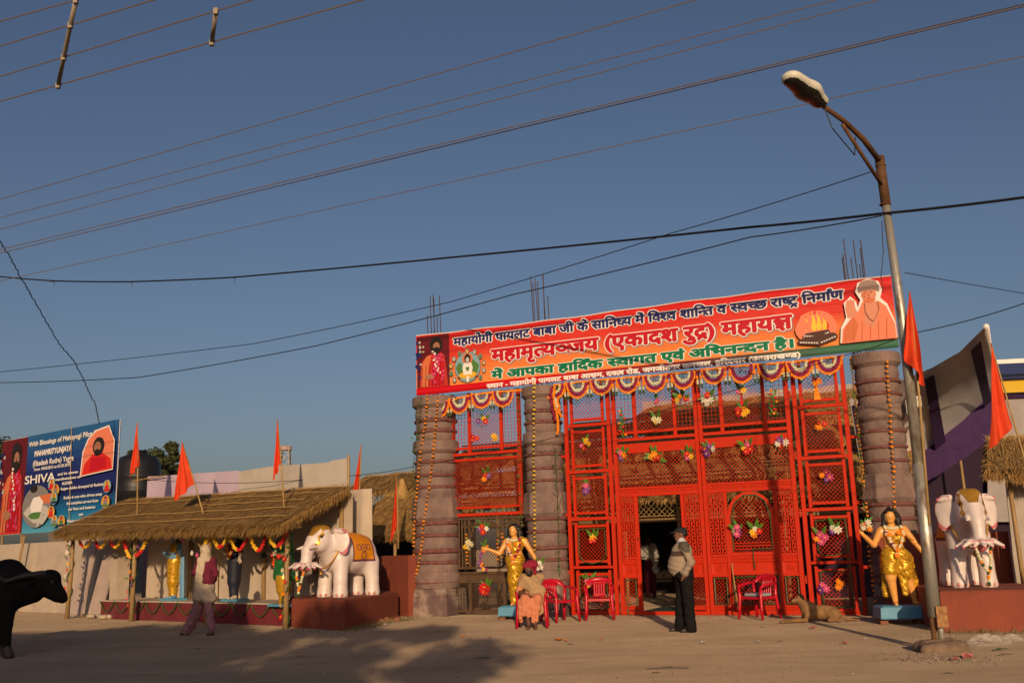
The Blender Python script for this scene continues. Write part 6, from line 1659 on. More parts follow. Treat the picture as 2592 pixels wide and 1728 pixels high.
ERG = elephant('white elephant statue facing the road on the red plinth behind the lamp post', WORLD, (7.46, 16.75, .62), R(-12), 1.02); ERG.scale = (.84, 1.0, 1.03)
for g_, lb, seq in ((ELG, 'white and orange garland hanging from the lotus of the saddled elephant', [0, 0, 0, 1, 1, 2]), (ERG, 'white and orange garland hanging from the lotus of the elephant behind the lamp post', [0, 0, 0, 0, 1, 2])):
    mb = garland_mesh([(-.12, -1.04, .62), (-.08, -1.08, .42), (.02, -1.10, .26), (.03, -1.10, .20), (.09, -1.09, .38), (.13, -1.04, .62)], .034, None, seq, .042)
    e = MB(); bead = garland_mesh([(.02, -1.10, .26), (.02, -1.10, .06)], .036, None, [2, 1, 0, 2, 1], .045); mb.add(bead.v, bead.f); mb.m[-len(bead.m):] = bead.m
    o = link('lotus_garland', mb.mesh('lotus_garland', [CREAM, ORANGE, LEAFD])); o.location = g_.location; o.rotation_euler = g_.rotation_euler; o.scale = g_.scale; tag(o, lb, 'garland')

# ------------------------------------------------------------------ buffalo
BUF = mat('black buffalo hide', (0.009, 0.008, 0.008), 0.8, (0.014, 0.011, 0.010), 5, 0.3, 60, spec=0.12)
BHOOF = mat('hoof and horn', (0.045, 0.036, 0.030), 0.5)
def buffalo():
    p = [El((-.75, 0, 1.10), (.72, .36, .42), 0, .12), El((-.10, 0, 1.14), (.46, .34, .46), 0, .12), El((.06, 0, 1.44), (.30, .20, .26), 0, .12), El((-1.35, 0, 1.12), (.38, .33, .42), 0, .1), S((.15, 0, 1.25), (.62, .02, 1.22), .30, .20, 0, .10), S((.1, 0, 1.0), (.55, .02, 1.06), .22, .14, 0, .08)]
    p += [El((.80, .02, 1.34), (.20, .135, .155), 0, .07), S((.82, .02, 1.28), (1.0, .02, 1.05), .15, .105, 0, .06), S((1.0, .02, 1.05), (1.06, .02, .98), .105, .085, 0, .04), S((.72, .02, 1.14), (.95, .02, 1.0), .11, .08, 0, .05)]
    for s in (-1, 1):
        p += [S((.74, s * .12, 1.43), (.52, s * .26, 1.40), .055, .05, 1, .03), S((.52, s * .26, 1.40), (.25, s * .34, 1.32), .05, .035, 1, .02), S((.25, s * .34, 1.32), (.05, s * .30, 1.40), .035, .012, 1, .02), S((.68, s * .14, 1.32), (.60, s * .30, 1.24), .05, .03, 0, .03, sq=(.8, 1, .8)), El((.93, s * .115, 1.27), (.022, .02, .022), 1, .004)]
    for (x_, y_, kx, kz, fx) in ((.16, -.16, .20, .56, .26), (-.06, .16, -.06, .55, .02), (-1.42, -.17, -1.32, .62, -1.38), (-1.30, .17, -1.22, .6, -1.24)):
        p += [S((x_, y_, 1.0), (kx, y_, kz), .19, .095, 0, .08), S((kx, y_, kz), (fx - .03, y_, .16), .088, .062, 0, .04), S((fx - .02, y_, .15), (fx + .02, y_, .05), .075, .088, 1, .02)]
    p += [S((-1.68, 0, 1.35), (-1.78, 0, .7), .045, .025, 0, .04), El((-1.78, 0, .58), (.04, .04, .14), 0, .03)]
    return figure('water_buffalo', p, [BUF, BHOOF], .018)
o = buffalo(); q = gnd(38, 1662); put(o, WORLD, q.x - .26, q.y, 0, R(-4)); o.scale = (.92, .92, .89); tag(o, 'black water buffalo walking with lowered head in the shade', 'buffalo')

# ------------------------------------------------------------------ dog
DOGM = mat('tan dog fur', (0.30, 0.165, 0.065), 0.9, (0.17, 0.09, 0.04), 9, 0.4, 140)
def dog():
    p = [El((.16, 0, .17), (.24, .10, .13), 0, .05), El((-.06, 0, .20), (.15, .10, .16), 0, .05), El((.34, -.02, .14), (.14, .12, .13), 0, .05), S((-.12, 0, .25), (-.20, -.01, .36), .095, .08, 0, .05), El((-.225, -.015, .40), (.082, .075, .072), 0, .03), S((-.26, -.02, .40), (-.345, -.03, .375), .046, .032, 0, .03), El((-.372, -.033, .385), (.014, .016, .012), 1, .004)]
    for s in (-1, 1):
        p += [S((-.195, s * .052 - .01, .465), (-.17, s * .10 - .01, .425), .034, .022, 1, .010), El((-.275, s * .036 - .018, .435), (.011, .011, .011), 1, .003), S((-.12, s * .08, .16), (-.16, s * .09, .05), .05, .036, 0, .04), S((-.16, s * .09, .045), (-.44 - .06 * (s < 0), s * .10, .03), .034, .026, 0, .02), S((-.46 - .06 * (s < 0), s * .10, .028), (-.53 - .06 * (s < 0), s * .10, .024), .03, .024, 0, .01)]
    p += [El((.36, -.11, .13), (.12, .06, .11), 0, .04), S((.36, -.13, .08), (.24, -.16, .04), .05, .035, 0, .03), S((.24, -.16, .035), (.42, -.20, .028), .032, .026, 0, .02), S((.36, .12, .08), (.28, .16, .04), .05, .035, 0, .03), S((.45, -.0, .10), (.60, -.04, .04), .032, .024, 0, .03), S((.60, -.04, .035), (.78, -.10, .03), .024, .014, 0, .02)]
    return figure('dog', p, [DOGM, HAIRB], .0085)
o = dog(); q = gnd(2062, 1574); put(o, WORLD, q.x, q.y + .05, 0, R(-2)); tag(o, 'tan dog lying on the ground before the gate', 'dog')

# ------------------------------------------------------------------ red plastic chairs
CHR = mat('red moulded plastic', (0.52, 0.006, 0.022), 0.32, (0.46, 0.006, 0.02), 4, spec=0.5)
def chair(label, loc, rz):
    g = thing('plastic_chair', label, 'chair', WORLD, loc, rz)
    seat = MB(); n = 10
    for k, dz in ((0, 0), (1, -.018)):
        for j in range(n + 1):
            for i in range(n + 1):
                x_ = -.235 + .47 * i / n; y_ = -.24 + .46 * j / n; w_ = 1 - .10 * (j / n)
                seat.v.append((x_ * w_, y_, .42 + dz - .012 * math.cos(x_ * 5) * math.cos(y_ * 4) - (.02 if j == 0 else 0)))
    N = (n + 1) ** 2
    for j in range(n):
        for i in range(n):
            a = j * (n + 1) + i; seat.f += [(a, a + 1, a + n + 2, a + n + 1), (N + a, N + a + n + 1, N + a + n + 2, N + a + 1)]; seat.m += [0, 0]
    for i in range(n):
        seat.f += [(i + 1, i, N + i, N + i + 1), (i * (n + 1), (i + 1) * (n + 1), N + (i + 1) * (n + 1), N + i * (n + 1)), ((i + 1) * (n + 1) + n, i * (n + 1) + n, N + i * (n + 1) + n, N + (i + 1) * (n + 1) + n)]; seat.m += [0, 0, 0]
    part('seat', seat, CHR, g, True)
    def shell(name, grid, t=.012):
        """thin curved moulding from a grid of points"""
        mb = MB(); J = len(grid); I = len(grid[0])
        for k in (0, 1):
            for r_ in grid:
                for q in r_: mb.v.append((q[0], q[1] + k * t, q[2]))
        Nn = I * J
        for j in range(J - 1):
            for i in range(I - 1):
                a = j * I + i; mb.f += [(a, a + 1, a + I + 1, a + I), (Nn + a, Nn + a + I, Nn + a + I + 1, Nn + a + 1)]; mb.m += [0, 0]
        for i in range(I - 1):
            b = (J - 1) * I + i; mb.f += [(i + 1, i, Nn + i, Nn + i + 1), (b, b + 1, Nn + b + 1, Nn + b)]; mb.m += [0, 0]
        for j in range(J - 1):
            a = j * I; b = a + I - 1; mb.f += [(a, a + I, Nn + a + I, Nn + a), (b + I, b, Nn + b, Nn + b + I)]; mb.m += [0, 0]
        return part(name, mb, CHR, g, True)
    yb = lambda z: .20 + (z - .42) * .24
    # central splat with slots, two thin side ribs, and the rounded top rail
    for x0, x1 in ((-.125, -.085), (-.065, -.02), (-.005 - .015, .02), (.02 + .0, .065), (.085, .125)):
        pass
    xs = [-.12, -.072, -.024, .024, .072]
    for i, x0 in enumerate(xs):
        w_ = .036 if i not in (0, 4) else .04
        shell('back_slat', [[(x0 + (w_ if c else 0) + (.012 if 0 else 0), yb(z) + .02 * (1 - ((x0 + .02) / .25) ** 2), z) for c in (0, 1)] for z in np.linspace(.43, .74, 6)])
    shell('back_web', [[(x_, yb(z) + .022 * (1 - (x_ / .25) ** 2) + .003, z) for x_ in np.linspace(-.125, .125, 7)] for z in (.43, .47, .50)]); shell('back_web', [[(x_, yb(z) + .022 * (1 - (x_ / .25) ** 2) + .003, z) for x_ in np.linspace(-.15, .15, 7)] for z in (.68, .72, .75)])
    top = []
    for k in range(3):
        top.append([])
        for i in range(15):
            a = math.pi * i / 14; r_ = .275 - .035 * k
            top[-1].append((r_ * math.cos(a) * -1, yb(.66 + .16 * math.sin(a) ** .7) + .02 * math.sin(a) - .05 * abs(math.cos(a)) ** 3, .66 + (.165 - .05 * k) * math.sin(a) ** .7))
    shell('top_rail', top, .016)
    for s in (-1, 1):
        m = MB(); m.tube([(s * .272, .20, .67), (s * .285, .08, .655), (s * .285, -.10, .635), (s * .275, -.22, .61), (s * .262, -.245, .58)], [.022, .026, .030, .028, .022], 8); part('armrest', m, CHR, g, True)
        for y0, y1, zt in ((-.245, -.275, .60), (.20, .27, .68)):
            m = MB(); fl = s * (.262 if y0 < 0 else .268)
            m.tube([(fl, y0, zt), (s * .25, y0 + .0, .42), (s * .262, (y0 + y1) / 2, .21), (s * .28, y1, 0)], [.022, .036, .032, .024], 7); part('leg', m, CHR, g, True)
        m = MB(); m.box(s * .235 - .012, s * .235 + .012, -.22, .20, .375, .415); part('side_apron', m, CHR, g)
    m = MB(); m.box(-.235, .235, -.245, -.228, .37, .412); part('front_apron', m, CHR, g)
    return g
chair('red plastic chair under the turbaned person', (SEATQ.x + .02, SEATQ.y + .45, 0), R(-4))
q = gnd(1420, 1574); chair('red plastic armchair turned sideways between the pillar and the other empty chair', (q.x, q.y + .22, 0), R(32))
q = gnd(1522, 1569); chair('empty red plastic armchair facing the road before the side panel', (q.x, q.y + .25, 0), R(-6))
q = gnd(1928, 1566); chair('red plastic armchair turned toward the doorway beside the leaning stick', (q.x, q.y + .12, 0), R(-52))
m = MB(); m.box(-.19, .19, -.16, .16, 0, .05); o = single('patterned_cushion', m, mat('blue checked cloth', (0.22, 0.26, 0.32), .9, (0.35, 0.36, 0.38), 30), 'blue grey folded cloth lying over the chair beside the stick', 'cloth', WORLD, (q.x + .0, q.y + .16, .425), R(-52))
# ------------------------------------------------------------------ plinths and red walls
REDW = mat('red oxide plaster', (0.26, 0.060, 0.030), 0.85, (0.19, 0.045, 0.026), 2.2, 0.35, 26, mix=(0.3, 0.7))
def prism(name, pts, z0, z1, M, label, cat, bev=0.03):
    c = sum((Vector(p) for p in pts), Vector((0, 0))) / len(pts)
    mb = MB(); n = len(pts); P = [Vector(p) - c for p in pts]
    rings = [(0, 0), (0, z1 - z0 - bev), (bev, z1 - z0)]
    for ins_, z in rings:
        for p in P:
            q = p - p.normalized() * ins_; mb.v.append((q.x, q.y, z))
    for k in range(len(rings) - 1):
        for i in range(n):
            j = (i + 1) % n; mb.f.append((k * n + i, k * n + j, (k + 1) * n + j, (k + 1) * n + i)); mb.m.append(0)
    mb.f.append(tuple((len(rings) - 1) * n + i for i in range(n))); mb.m.append(0)
    return single(name, mb, M, label, cat, WORLD, (c.x, c.y, z0))
A_, B_, C_, D_ = gnd(737, 1586), gnd(872, 1596), gnd(1008, 1562), gnd(860, 1548)
prism('statue_plinth', [A_.xy, B_.xy, C_.xy, (D_.x, D_.y + .6)], 0, PL_T, REDW, 'red oxide plinth under the elephant with the orange saddle cloth', 'plinth')
w0, w1 = gnd(905, 1549), gnd(1034, 1560); d_ = (w1 - w0).normalized(); nn = Vector((-d_.y, d_.x, 0)) * .22
w0 = w0 - d_ * 1.1
prism('low_wall', [w0.xy, w1.xy, (w1 + nn).xy, (w0 + nn).xy], 0, 1.36, REDW, 'red oxide wall between the saddled elephant and the wicket pillar', 'wall', .01)
e0, e1 = gnd(2390, 1601), gnd(2592, 1599); e1 = e1 + (e1 - e0) * .5; d_ = (e1 - e0).normalized(); nn = Vector((-d_.y, d_.x, 0)) * 2.2
prism('statue_plinth', [e0.xy, e1.xy, (e1 + nn).xy, (e0 + nn).xy], 0, .62, REDW, 'red oxide plinth under the elephant behind the lamp post', 'plinth')
w0, w1 = at_y(2235, 1500, 19.0), at_y(2562, 1480, 18.35); w1 = w1 + (w1 - w0) * .02; d_ = (Vector((w1.x, w1.y, 0)) - Vector((w0.x, w0.y, 0))).normalized(); nn = Vector((-d_.y, d_.x, 0)) * .2
prism('low_wall', [w0.xy, w1.xy, (w1.xy + nn.xy), (w0.xy + nn.xy)], 0, 1.50, REDW, 'red oxide wall behind the elephant facing the road', 'wall', .01)

# ------------------------------------------------------------------ street lamp
GALV = mat('worn silver paint on steel', (0.44, 0.42, 0.36), 0.42, (0.20, 0.12, 0.07), 5, 0.25, 40, metal=0.55, mix=(0.52, 0.66), stretch=(1, 1, .35))
RUST = mat('rusted steel', (0.16, 0.075, 0.030), 0.8, (0.09, 0.045, 0.022), 7, 0.3, 40, metal=0.2)
CONC = mat('rough concrete', (0.24, 0.165, 0.105), 0.95, (0.15, 0.10, 0.07), 7, 0.8, 24)
PP = gnd(2378, 1646)
lamp = thing('street_lamp', 'worn silver street lamp post with rusty arm and cobra head', 'street lamp', WORLD, tuple(PP))
figure('footing', [S((-.20, -.12, .01), (.22, -.10, .03), .10, .11, 0, .02), S((-.18, .1, .02), (.2, .12, .03), .11, .12, 0, .02), S((-.16, 0, .04), (.15, .02, .05), .10, .11, 0, .02), S((.1, -.14, .02), (.24, .06, .03), .09, .08, 0, .02)], [CONC], .02, parent=lamp)
top = at_y(2226, 400, PP.y) - PP
m = MB(); m.tube([(0, 0, 0), (0, 0, .55)], .035, 8); o = part('stub_pipe', m, RUST, lamp, True); o.location = (-.05, 0, 0)
m = MB(); m.tube([(0, 0, 0), (0, 0, .55)], .04, 8); o = part('stub_pipe', m, GALV, lamp, True); o.location = (.055, .02, 0)
m = MB(); m.tube([(-.01, 0, .42), (.0, 0, 2.4)], [.080, .078], 16); part('lower_shaft', m, GALV, lamp, True)
m = MB(); m.tube([(.0, 0, 2.38), (.0, 0, 4.4), (top.x * .75, 0, top.z - .68)], [.070, .063, .056], 16); part('upper_shaft', m, GALV, lamp, True)
m = MB(); m.tube([(top.x * .72, 0, top.z - .72), (top.x, 0, top.z + .02)], [.068, .068], 14); slv = part('sleeve', m, RUST, lamp, True)
for z in (top.z - .12, top.z - .70): 
    m = MB(); m.torus((top.x * .9, 0, z), .068, .012, 16, 6); part('collar', m, RUST, slv, True)
m = MB(); m.box(-.035, .105, -.125, -.095, .30, .56); part('rusty_cover_plate', m, mat('rusty yellow plate', (0.42, 0.26, 0.09), .8, (0.24, 0.10, 0.04), 14), lamp)
YH = PP.y - 1.35
h0 = at_y(2086, 272, YH + .30) - PP; h1 = at_y(1992, 196, YH - .28) - PP
m = MB(); s0 = Vector((top.x - .02, -.03, top.z - .05))
m.tube([s0, s0.lerp(h0, .28) + Vector((0, 0, .10)), s0.lerp(h0, .65) + Vector((0, 0, .09)), h0 + (h1 - h0) * .1], [.040, .040, .036, .032], 10); arm_ = part('arm', m, RUST, lamp, True)
m = MB(); m.tube([Vector((top.x - .02, -.03, top.z - .42)), s0.lerp(h0, .35) + Vector((0, 0, -.18)), s0.lerp(h0, .68) + Vector((0, 0, .01))], .026, 8); part('brace', m, RUST, lamp, True)
hd = h1 - h0
fx = hd.normalized(); fz = Vector((0, 0, 1)); fy = fz.cross(fx).normalized(); fz = fx.cross(fy)
LAMPW = mat('cream lamp shell', (0.62, 0.60, 0.50), .5); LAMPG = mat('dark lamp glass', (0.025, 0.022, 0.020), .25)
L_ = hd.length
o = figure('lamp_head', [S((.12, 0, .03), (L_ * .45, 0, .05), .12, .165, 0, .05, sq=(1, 1, .62)), S((L_ * .45, 0, .05), (L_ * .86, 0, .04), .165, .14, 0, .05, sq=(1, 1, .62))], [LAMPW, LAMPG], .012, [('fn', lambda c: c[:, 2] < -.012, 1)], parent=arm_)
o.matrix_local = Matrix(((fx.x, fy.x, fz.x, h0.x), (fx.y, fy.y, fz.y, h0.y), (fx.z, fy.z, fz.z, h0.z), (0, 0, 0, 1)))
m = MB(); m.tube([h0, h0 + Vector((.1, .05, -.28)), h0.lerp(s0, .5) + Vector((0, 0, -.3)), s0.lerp(h0, .45)], .008, 5); part('loose_cable', m, HAIRB, lamp)
# flood light on the pillar
fl = thing('floodlight', 'small white floodlight clamped to the pillar beside the lamp post', 'light', GATE, (4.18, -.40, 3.92))
m = MB(); m.box(-.02, .02, -.06, .06, -.18, .10); part('bracket', m, LAMPW, fl); m = MB(); m.box(.06, .26, -.10, .04, -.05, .16); m.box(.02, .06, -.02, .02, .02, .06); part('lamp_box', m, LAMPW, fl)

# ------------------------------------------------------------------ overhead wires
WIRE = mat('grey conductor', (0.17, 0.12, 0.085), .6, metal=.2); WIREB = mat('black cable sheath', (0.008, 0.008, 0.010), .6)
SPC = mat('spacer bar', (0.30, 0.25, 0.19), .7)
def wire(label, P, r, M, sag=0.0, group=None, wob=0.0, name='overhead_wire'):
    P = [Vector(p) for p in P]; o = P[0].copy(); pts = []
    for a, b in zip(P[:-1], P[1:]):
        n = 14
        for i in range(n):
            t = i / n; q = a.lerp(b, t) - o; q.z -= sag * 4 * t * (1 - t)
            if wob: q += Vector((random.uniform(-wob, wob), 0, random.uniform(-wob, wob)))
            pts.append(q)
    pts.append(P[-1] - o); mb = MB(); mb.tube(pts, r, 5)
    return single(name, mb, M, label, 'wire', WORLD, tuple(o), group=group)
def level(x0, y0, x1, y1, z):
    a, b = gnd(x0, y0, z), gnd(x1, y1, z); d = b - a
    return [a - d * .35, b + d * .25]
GRP = 'bare overhead conductors'
sets = [((0, 55), (195, 0), 9.4, .010), ((0, 117), (392, 0), 9.2, .010), ((0, 194), (640, 0), 9.0, .010), ((0, 257), (920, 0), 8.8, .011)]
four = []
for i, (a, b, z, r) in enumerate(sets):
    P = level(*a, *b, z); four.append(P)
    wire('one of four parallel overhead wires held apart by spacer bars', P, r, WIRE, group='four spaced overhead wires')
for i, (a, b, z, r) in enumerate((((0, 504), (1763, 0), 9.0, .0085), ((0, 551), (2116, 0), 8.6, .0075), ((0, 581), (2226, 0), 8.4, .0075), ((0, 632), (2592, 12), 8.2, .010), ((0, 641), (2592, 17), 8.2, .010), ((0, 711), (2592, 143), 7.9, .0075))):
    pair = i in (3, 4)
    wire('one of two bare conductors running almost together along the road' if pair else 'single bare overhead conductor running high along the road', level(*a, *b, z), r, WIRE, group='paired overhead conductors' if pair else GRP)
def on_wire(i, px):
    a, b = four[i]; best = None
    for k in range(401):
        q = a.lerp(b, k / 400); v = q - Vector((0, 0, EYE)); dz = v.dot(_f)
        if dz <= 0: continue
        x_ = CX + FPX * v.dot(_r) / dz
        if best is None or abs(x_ - px) < best[0]: best = (abs(x_ - px), q)
    return best[1]
for lb, stops in (('long slanting spacer bar clamped across the four overhead wires', ((3, 147), (2, 162), (1, 178), (0, 192))), ('shorter spacer bar clamped on the lowest two overhead wires', ((3, 536), (2, 546)))):
    Q = [on_wire(i, p) for i, p in stops]; o = Q[0].copy(); g = thing('spacer_bar', lb, 'spacer', WORLD, tuple(o)); mb = MB()
    mb.tube([q - o for q in Q], .034, 6); part('bar', mb, SPC, g, True)
    for q in Q:
        c = MB(); c.box(-.03, .03, -.03, .03, -.055, .035); k = part('clamp', c, SPC, g); k.location = q - o
def between(px0, py0, Y0, px1, py1, Y1, mids=()):
    return [at_y(px0, py0, Y0)] + [at_y(*q) for q in mids] + [at_y(px1, py1, Y1)]
wire('thick black twisted cable strapped to the lamp post', between(-260, 690, 31, 3000, 445, 11.0, ((0, 700, 29), (140, 711, 27.5), (330, 713, 26), (590, 702, 24), (1180, 648, 19.5), (1900, 575, 15.2), (2232, 541, 13.3), (2592, 500, 12.3))), .021, WIREB, .01)
for px, py, Y in ((134, 712, 27.5), (330, 713, 26), (590, 702, 24)):
    q = at_y(px, py, Y); mb = MB(); mb.tube([(0, 0, 0), (.06, 0, -.05), (.03, 0, -.13)], .008, 4); mb.tube([(0, 0, 0), (-.08, 0, -.02)], .008, 4); mb.torus((0, 0, 0), .034, .008, 8, 4)
    single('cable_tie', mb, WIREB, 'loose binding tie around the thick black cable', 'tie', WORLD, tuple(q), group='ties on the black cable')
wire('thin wire climbing to the rusty sleeve of the lamp post', between(-200, 955, 25, 2203, 436, 13.3, ((0, 941, 24), (640, 870, 20.5), (1140, 764, 17.5), (1700, 590, 15))), .008, WIREB, .02)
wire('thin twisted wire ending at the cable strap of the lamp post', between(-200, 972, 25, 2232, 546, 13.3, ((0, 968, 24), (350, 955, 22), (800, 875, 19.5), (1300, 745, 16.8), (1900, 600, 14.5))), .010, WIREB, .02)
wire('thin wire from the lamp post running away over the tent', between(2290, 690, 13.3, 2900, 790, 16), .006, WIREB, .02)
wire('thin wire passing the lamp post, crossing the gate front and the cloth screens', between(2900, 690, 11.0, 360, 1212, 25.5, ((2592, 768, 12), (2300, 845, 13.3), (2130, 900, 18.2), (1760, 1015, 19.8), (1390, 1110, 21.2), (1030, 1184, 22.3), (860, 1205, 23.5), (600, 1222, 25))), .007, WIREB, .03)
wire('wavy dangling wire dropping to the blue billboard', between(-60, 520, 21, 252, 1072, 27.5, ((0, 612, 22), (25, 650, 22.4), (52, 702, 23), (78, 745, 23.7), (110, 800, 24.5), (150, 870, 25.5), (185, 910, 26), (212, 962, 26.8), (240, 1020, 27.2))), .014, WIREB, 0, wob=.02)
wire('thin slack wire hanging down the lamp post', [at_y(2232, 560, 13.28), at_y(2236, 640, 13.2), at_y(2230, 700, 13.2), at_y(2236, 740, 13.2)], .006, WIREB)

# ------------------------------------------------------------------ saffron flags on bamboo poles
SAFF = mat('saffron flag cloth', (0.66, 0.052, 0.005), .75, (0.55, 0.040, 0.005), 4)
def flag(label, base, topp, att, tip, folds=4, seed=1, ground=False):
    """base/top: ends of the pole; att: where the cloth leaves the pole; tip: lowest free corner"""
    base, topp, att, tip = map(Vector, (base, topp, att, tip))
    if ground: base = topp + (base - topp) * (topp.z / (topp.z - base.z))
    o = base.copy()
    g = thing('flag', label, 'flag', WORLD, tuple(o))
    m = MB(); m.tube([base - o, topp.lerp(base, .5) - o + Vector((.01, 0, 0)), topp - o], [.020, .017, .012], 7); part('pole', m, BAMBOO, g, True)
    mb = MB(); nu, nv = 12, 12; rnd = random.Random(seed); ph = rnd.uniform(0, 6)
    for k in (0, 1):
        for j in range(nv + 1):
            t = j / nv
            for i in range(nu + 1):
                s = i / nu; a = topp.lerp(att, t); b = topp.lerp(tip, t)
                p = a.lerp(b, s) - o; p.y += (.09 * math.sin(s * folds * 3.14 + ph + 1.5 * t) * t + .025 * math.sin(9 * t + 5 * s) * t + k * .006 - .02); p.z += -.05 * math.sin(3.14 * s) * t * (1 if s < .6 else .4)
                mb.v.append(tuple(p))
    N = (nu + 1) * (nv + 1)
    for j in range(nv):
        for i in range(nu):
            a = j * (nu + 1) + i; mb.f += [(a, a + 1, a + nu + 2, a + nu + 1), (N + a, N + a + nu + 1, N + a + nu + 2, N + a + 1)]; mb.m += [0, 0]
    part('cloth', mb, SAFF, g, True)
def fpx(fr, y, *pts): return [fr.w(*(lambda q: (q.x, y, q.z))(fr.px(a, b, y))) for a, b in pts]
flag('narrow saffron flag on an upright pole at the billboard end of the shelter roof', *fpx(SHEL, .25, (347, 1312), (348, 1068), (351, 1178), (326, 1206)), seed=1)
flag('wide saffron flag on a slanting pole in the middle of the shelter roof', *fpx(SHEL, .10, (520, 1318), (461, 1118), (492, 1220), (442, 1268)), folds=5, seed=2)
flag('narrow saffron flag on the shelter roof near the elephant', *fpx(SHEL, .20, (721, 1312), (702, 1060), (712, 1170), (690, 1215)), seed=3)
flag('small drooping saffron flag behind the shelter beside the hut', *fpx(SHEL, 2.6, (903, 1400), (914, 1123), (908, 1235), (889, 1266)), seed=4, ground=True)
flag('narrow saffron flag standing on the red wall before the small hut', *fpx(GATE, -.75, (1008, 1388), (1004, 1208), (1005, 1325), (989, 1374)), seed=5)
flag('tall saffron flag on a bamboo lashed to the lamp post', at_y(2353, 1330, 13.24), at_y(2302, 738, 13.22), at_y(2340, 978, 13.23), at_y(2288, 898, 13.1), folds=3, seed=6)
flag('saffron flag in front of the purple edged tent', at_y(2615, 1240, 16.5), at_y(2508, 868, 16.5), at_y(2559, 1075, 16.5), at_y(2506, 1136, 16.3), folds=3, seed=7, ground=True)

# ------------------------------------------------------------------ blue billboard
BW = 1.85
b0 = SHEL.px(72, 1100, BW); b1 = SHEL.px(303, 1060, BW); bb = SHEL.px(60, 1350, BW)
S0, S1, ZB, ZT = b0.x, b1.x, bb.z, b1.z
RL = S0 - 1.75
bil = thing('billboard', 'blue and red printed billboard lettered with blessings beside the shelter roof', 'billboard', SHEL, (S0, BW, ZB))
def bb_(u, z, d=0.0): return (u - S0, -d, z - ZB)
m = MB(); m.box(RL - S0, S1 - S0, .004, .03, 0, ZT - ZB); part('backing', m, WHITE_I, bil)
def _blu(n, l, b):
    tc = n.new('ShaderNodeTexCoord'); sp = n.new('ShaderNodeSeparateXYZ'); l.new(tc.outputs['Object'], sp.inputs[0])
    mr = n.new('ShaderNodeMapRange'); mr.inputs[2].default_value = 3.0; l.new(sp.outputs[2], mr.inputs[0])
    r = n.new('ShaderNodeValToRGB'); e = r.color_ramp.elements
    e[0].position = 0.0; e[0].color = (0.09, 0.36, 0.52, 1); e[1].position = 1.0; e[1].color = (0.022, 0.11, 0.29, 1)
    for p_, c_ in ((.18, (0.01, 0.15, 0.34)), (.38, (0.010, 0.018, 0.12)), (.62, (0.012, 0.022, 0.14)), (.78, (0.012, 0.055, 0.22))):
        k = e.new(p_); k.color = (*c_, 1)
    l.new(mr.outputs[0], r.inputs[0]); l.new(r.outputs[0], b.inputs['Base Color'])
BLU = ramp_mat('billboard print blue', _blu)
m = MB(); m.box(0, S1 - S0, -.004, .003, .0, ZT - ZB); BSH = part('blue_sheet', m, BLU, bil)
_ly[0] = .006
portrait(bb_, BSH, RL, S0 + .02, ZB + .01, ZT - .01)
def txt(s, u0, u1, zb, h, M=WHITE_I, bold=.03):
    V, Fc = glyphs(s); x0, x1 = V[:, 0].min(), V[:, 0].max(); sx = (u1 - u0) / (x1 - x0); sz = h / .70; mb = MB(); _ly[0] += .004; d0 = _ly[0]
    lettering(mb, V, Fc, lambda x_, y_, d: bb_(u0 + (x_ - x0) * sx, zb + y_ * sz, d), bold=bold, layers=6, d0=d0, dstep=.0003)
    part('lettering', mb, M, BSH, stuff=True)
WB, HB = S1 - S0, ZT - ZB
X = lambda a: S0 + a * WB
Z = lambda a: ZB + a * HB
txt('With Blessings of Mahayogi Pilot Baba', X(.03), X(.86), Z(.885), .15)
txt('MAHAMRITYUNJAYA', X(.11), X(.53), Z(.775), .17, bold=.05)
txt('(Ekadash Rudra) Yagya', X(.10), X(.56), Z(.675), .17)
txt('From 19/02/2015 to 01.03.2015', X(.12), X(.53), Z(.625), .09)
txt('SHIVA', X(.02), X(.37), Z(.50), .26, bold=.02)
txt('and its eleven', X(.40), X(.62), Z(.545), .08); txt('manifestations as', X(.38), X(.65), Z(.495), .08); txt('RUDRA', X(.46), X(.57), Z(.445), .09)
txt('( Rujam dukha dravayati iti Rudraha )', X(.43), X(.93), Z(.395), .085)
for i, s in enumerate(('Rudra is one who drives away', 'the complete sorrow from', 'our lives and bestows', 'us', 'Peace and Happiness')):
    w_ = (.20, .165, .14, .02, .14)[i]; txt(s, X(.69 - w_), X(.69 + w_), Z(.305 - .057 * i), .085)
pb = lambda nm, pts, M: poly(nm, [(X(a), Z(b)) for a, b in pts], M, P=bb_, par=BSH)
pb('inset_sky', blob(.19, .26, .165, .21, 24), GREYI); pb('inset_sun_band', [(.12, .30), (.35, .28), (.36, .38), (.2, .36)], ROBE2); pb('inset_ground', [(.04, .20), (.16, .10), (.28, .08), (.36, .2), (.3, .26), (.1, .27)], PALEG)
pb('inset_body', [(.14, .18), (.24, .18), (.27, .30), (.22, .36), (.15, .35), (.12, .28)], WHITE_I); pb('inset_head', blob(.165, .40, .035, .045, 12), GREYI); pb('inset_hair', blob(.15, .44, .045, .04, 12), BLACKI); pb('inset_cloth', blob(.19, .17, .09, .035, 12, .1), LGREEN); pb('inset_leg', [(.20, .05), (.23, .06), (.28, .18), (.25, .19)], PALEG)
pb('inset_portrait_edge', [(.655, .50), (.99, .53), (.995, .80), (.93, .955), (.80, .93), (.72, .86), (.67, .74)], WHITE_I)
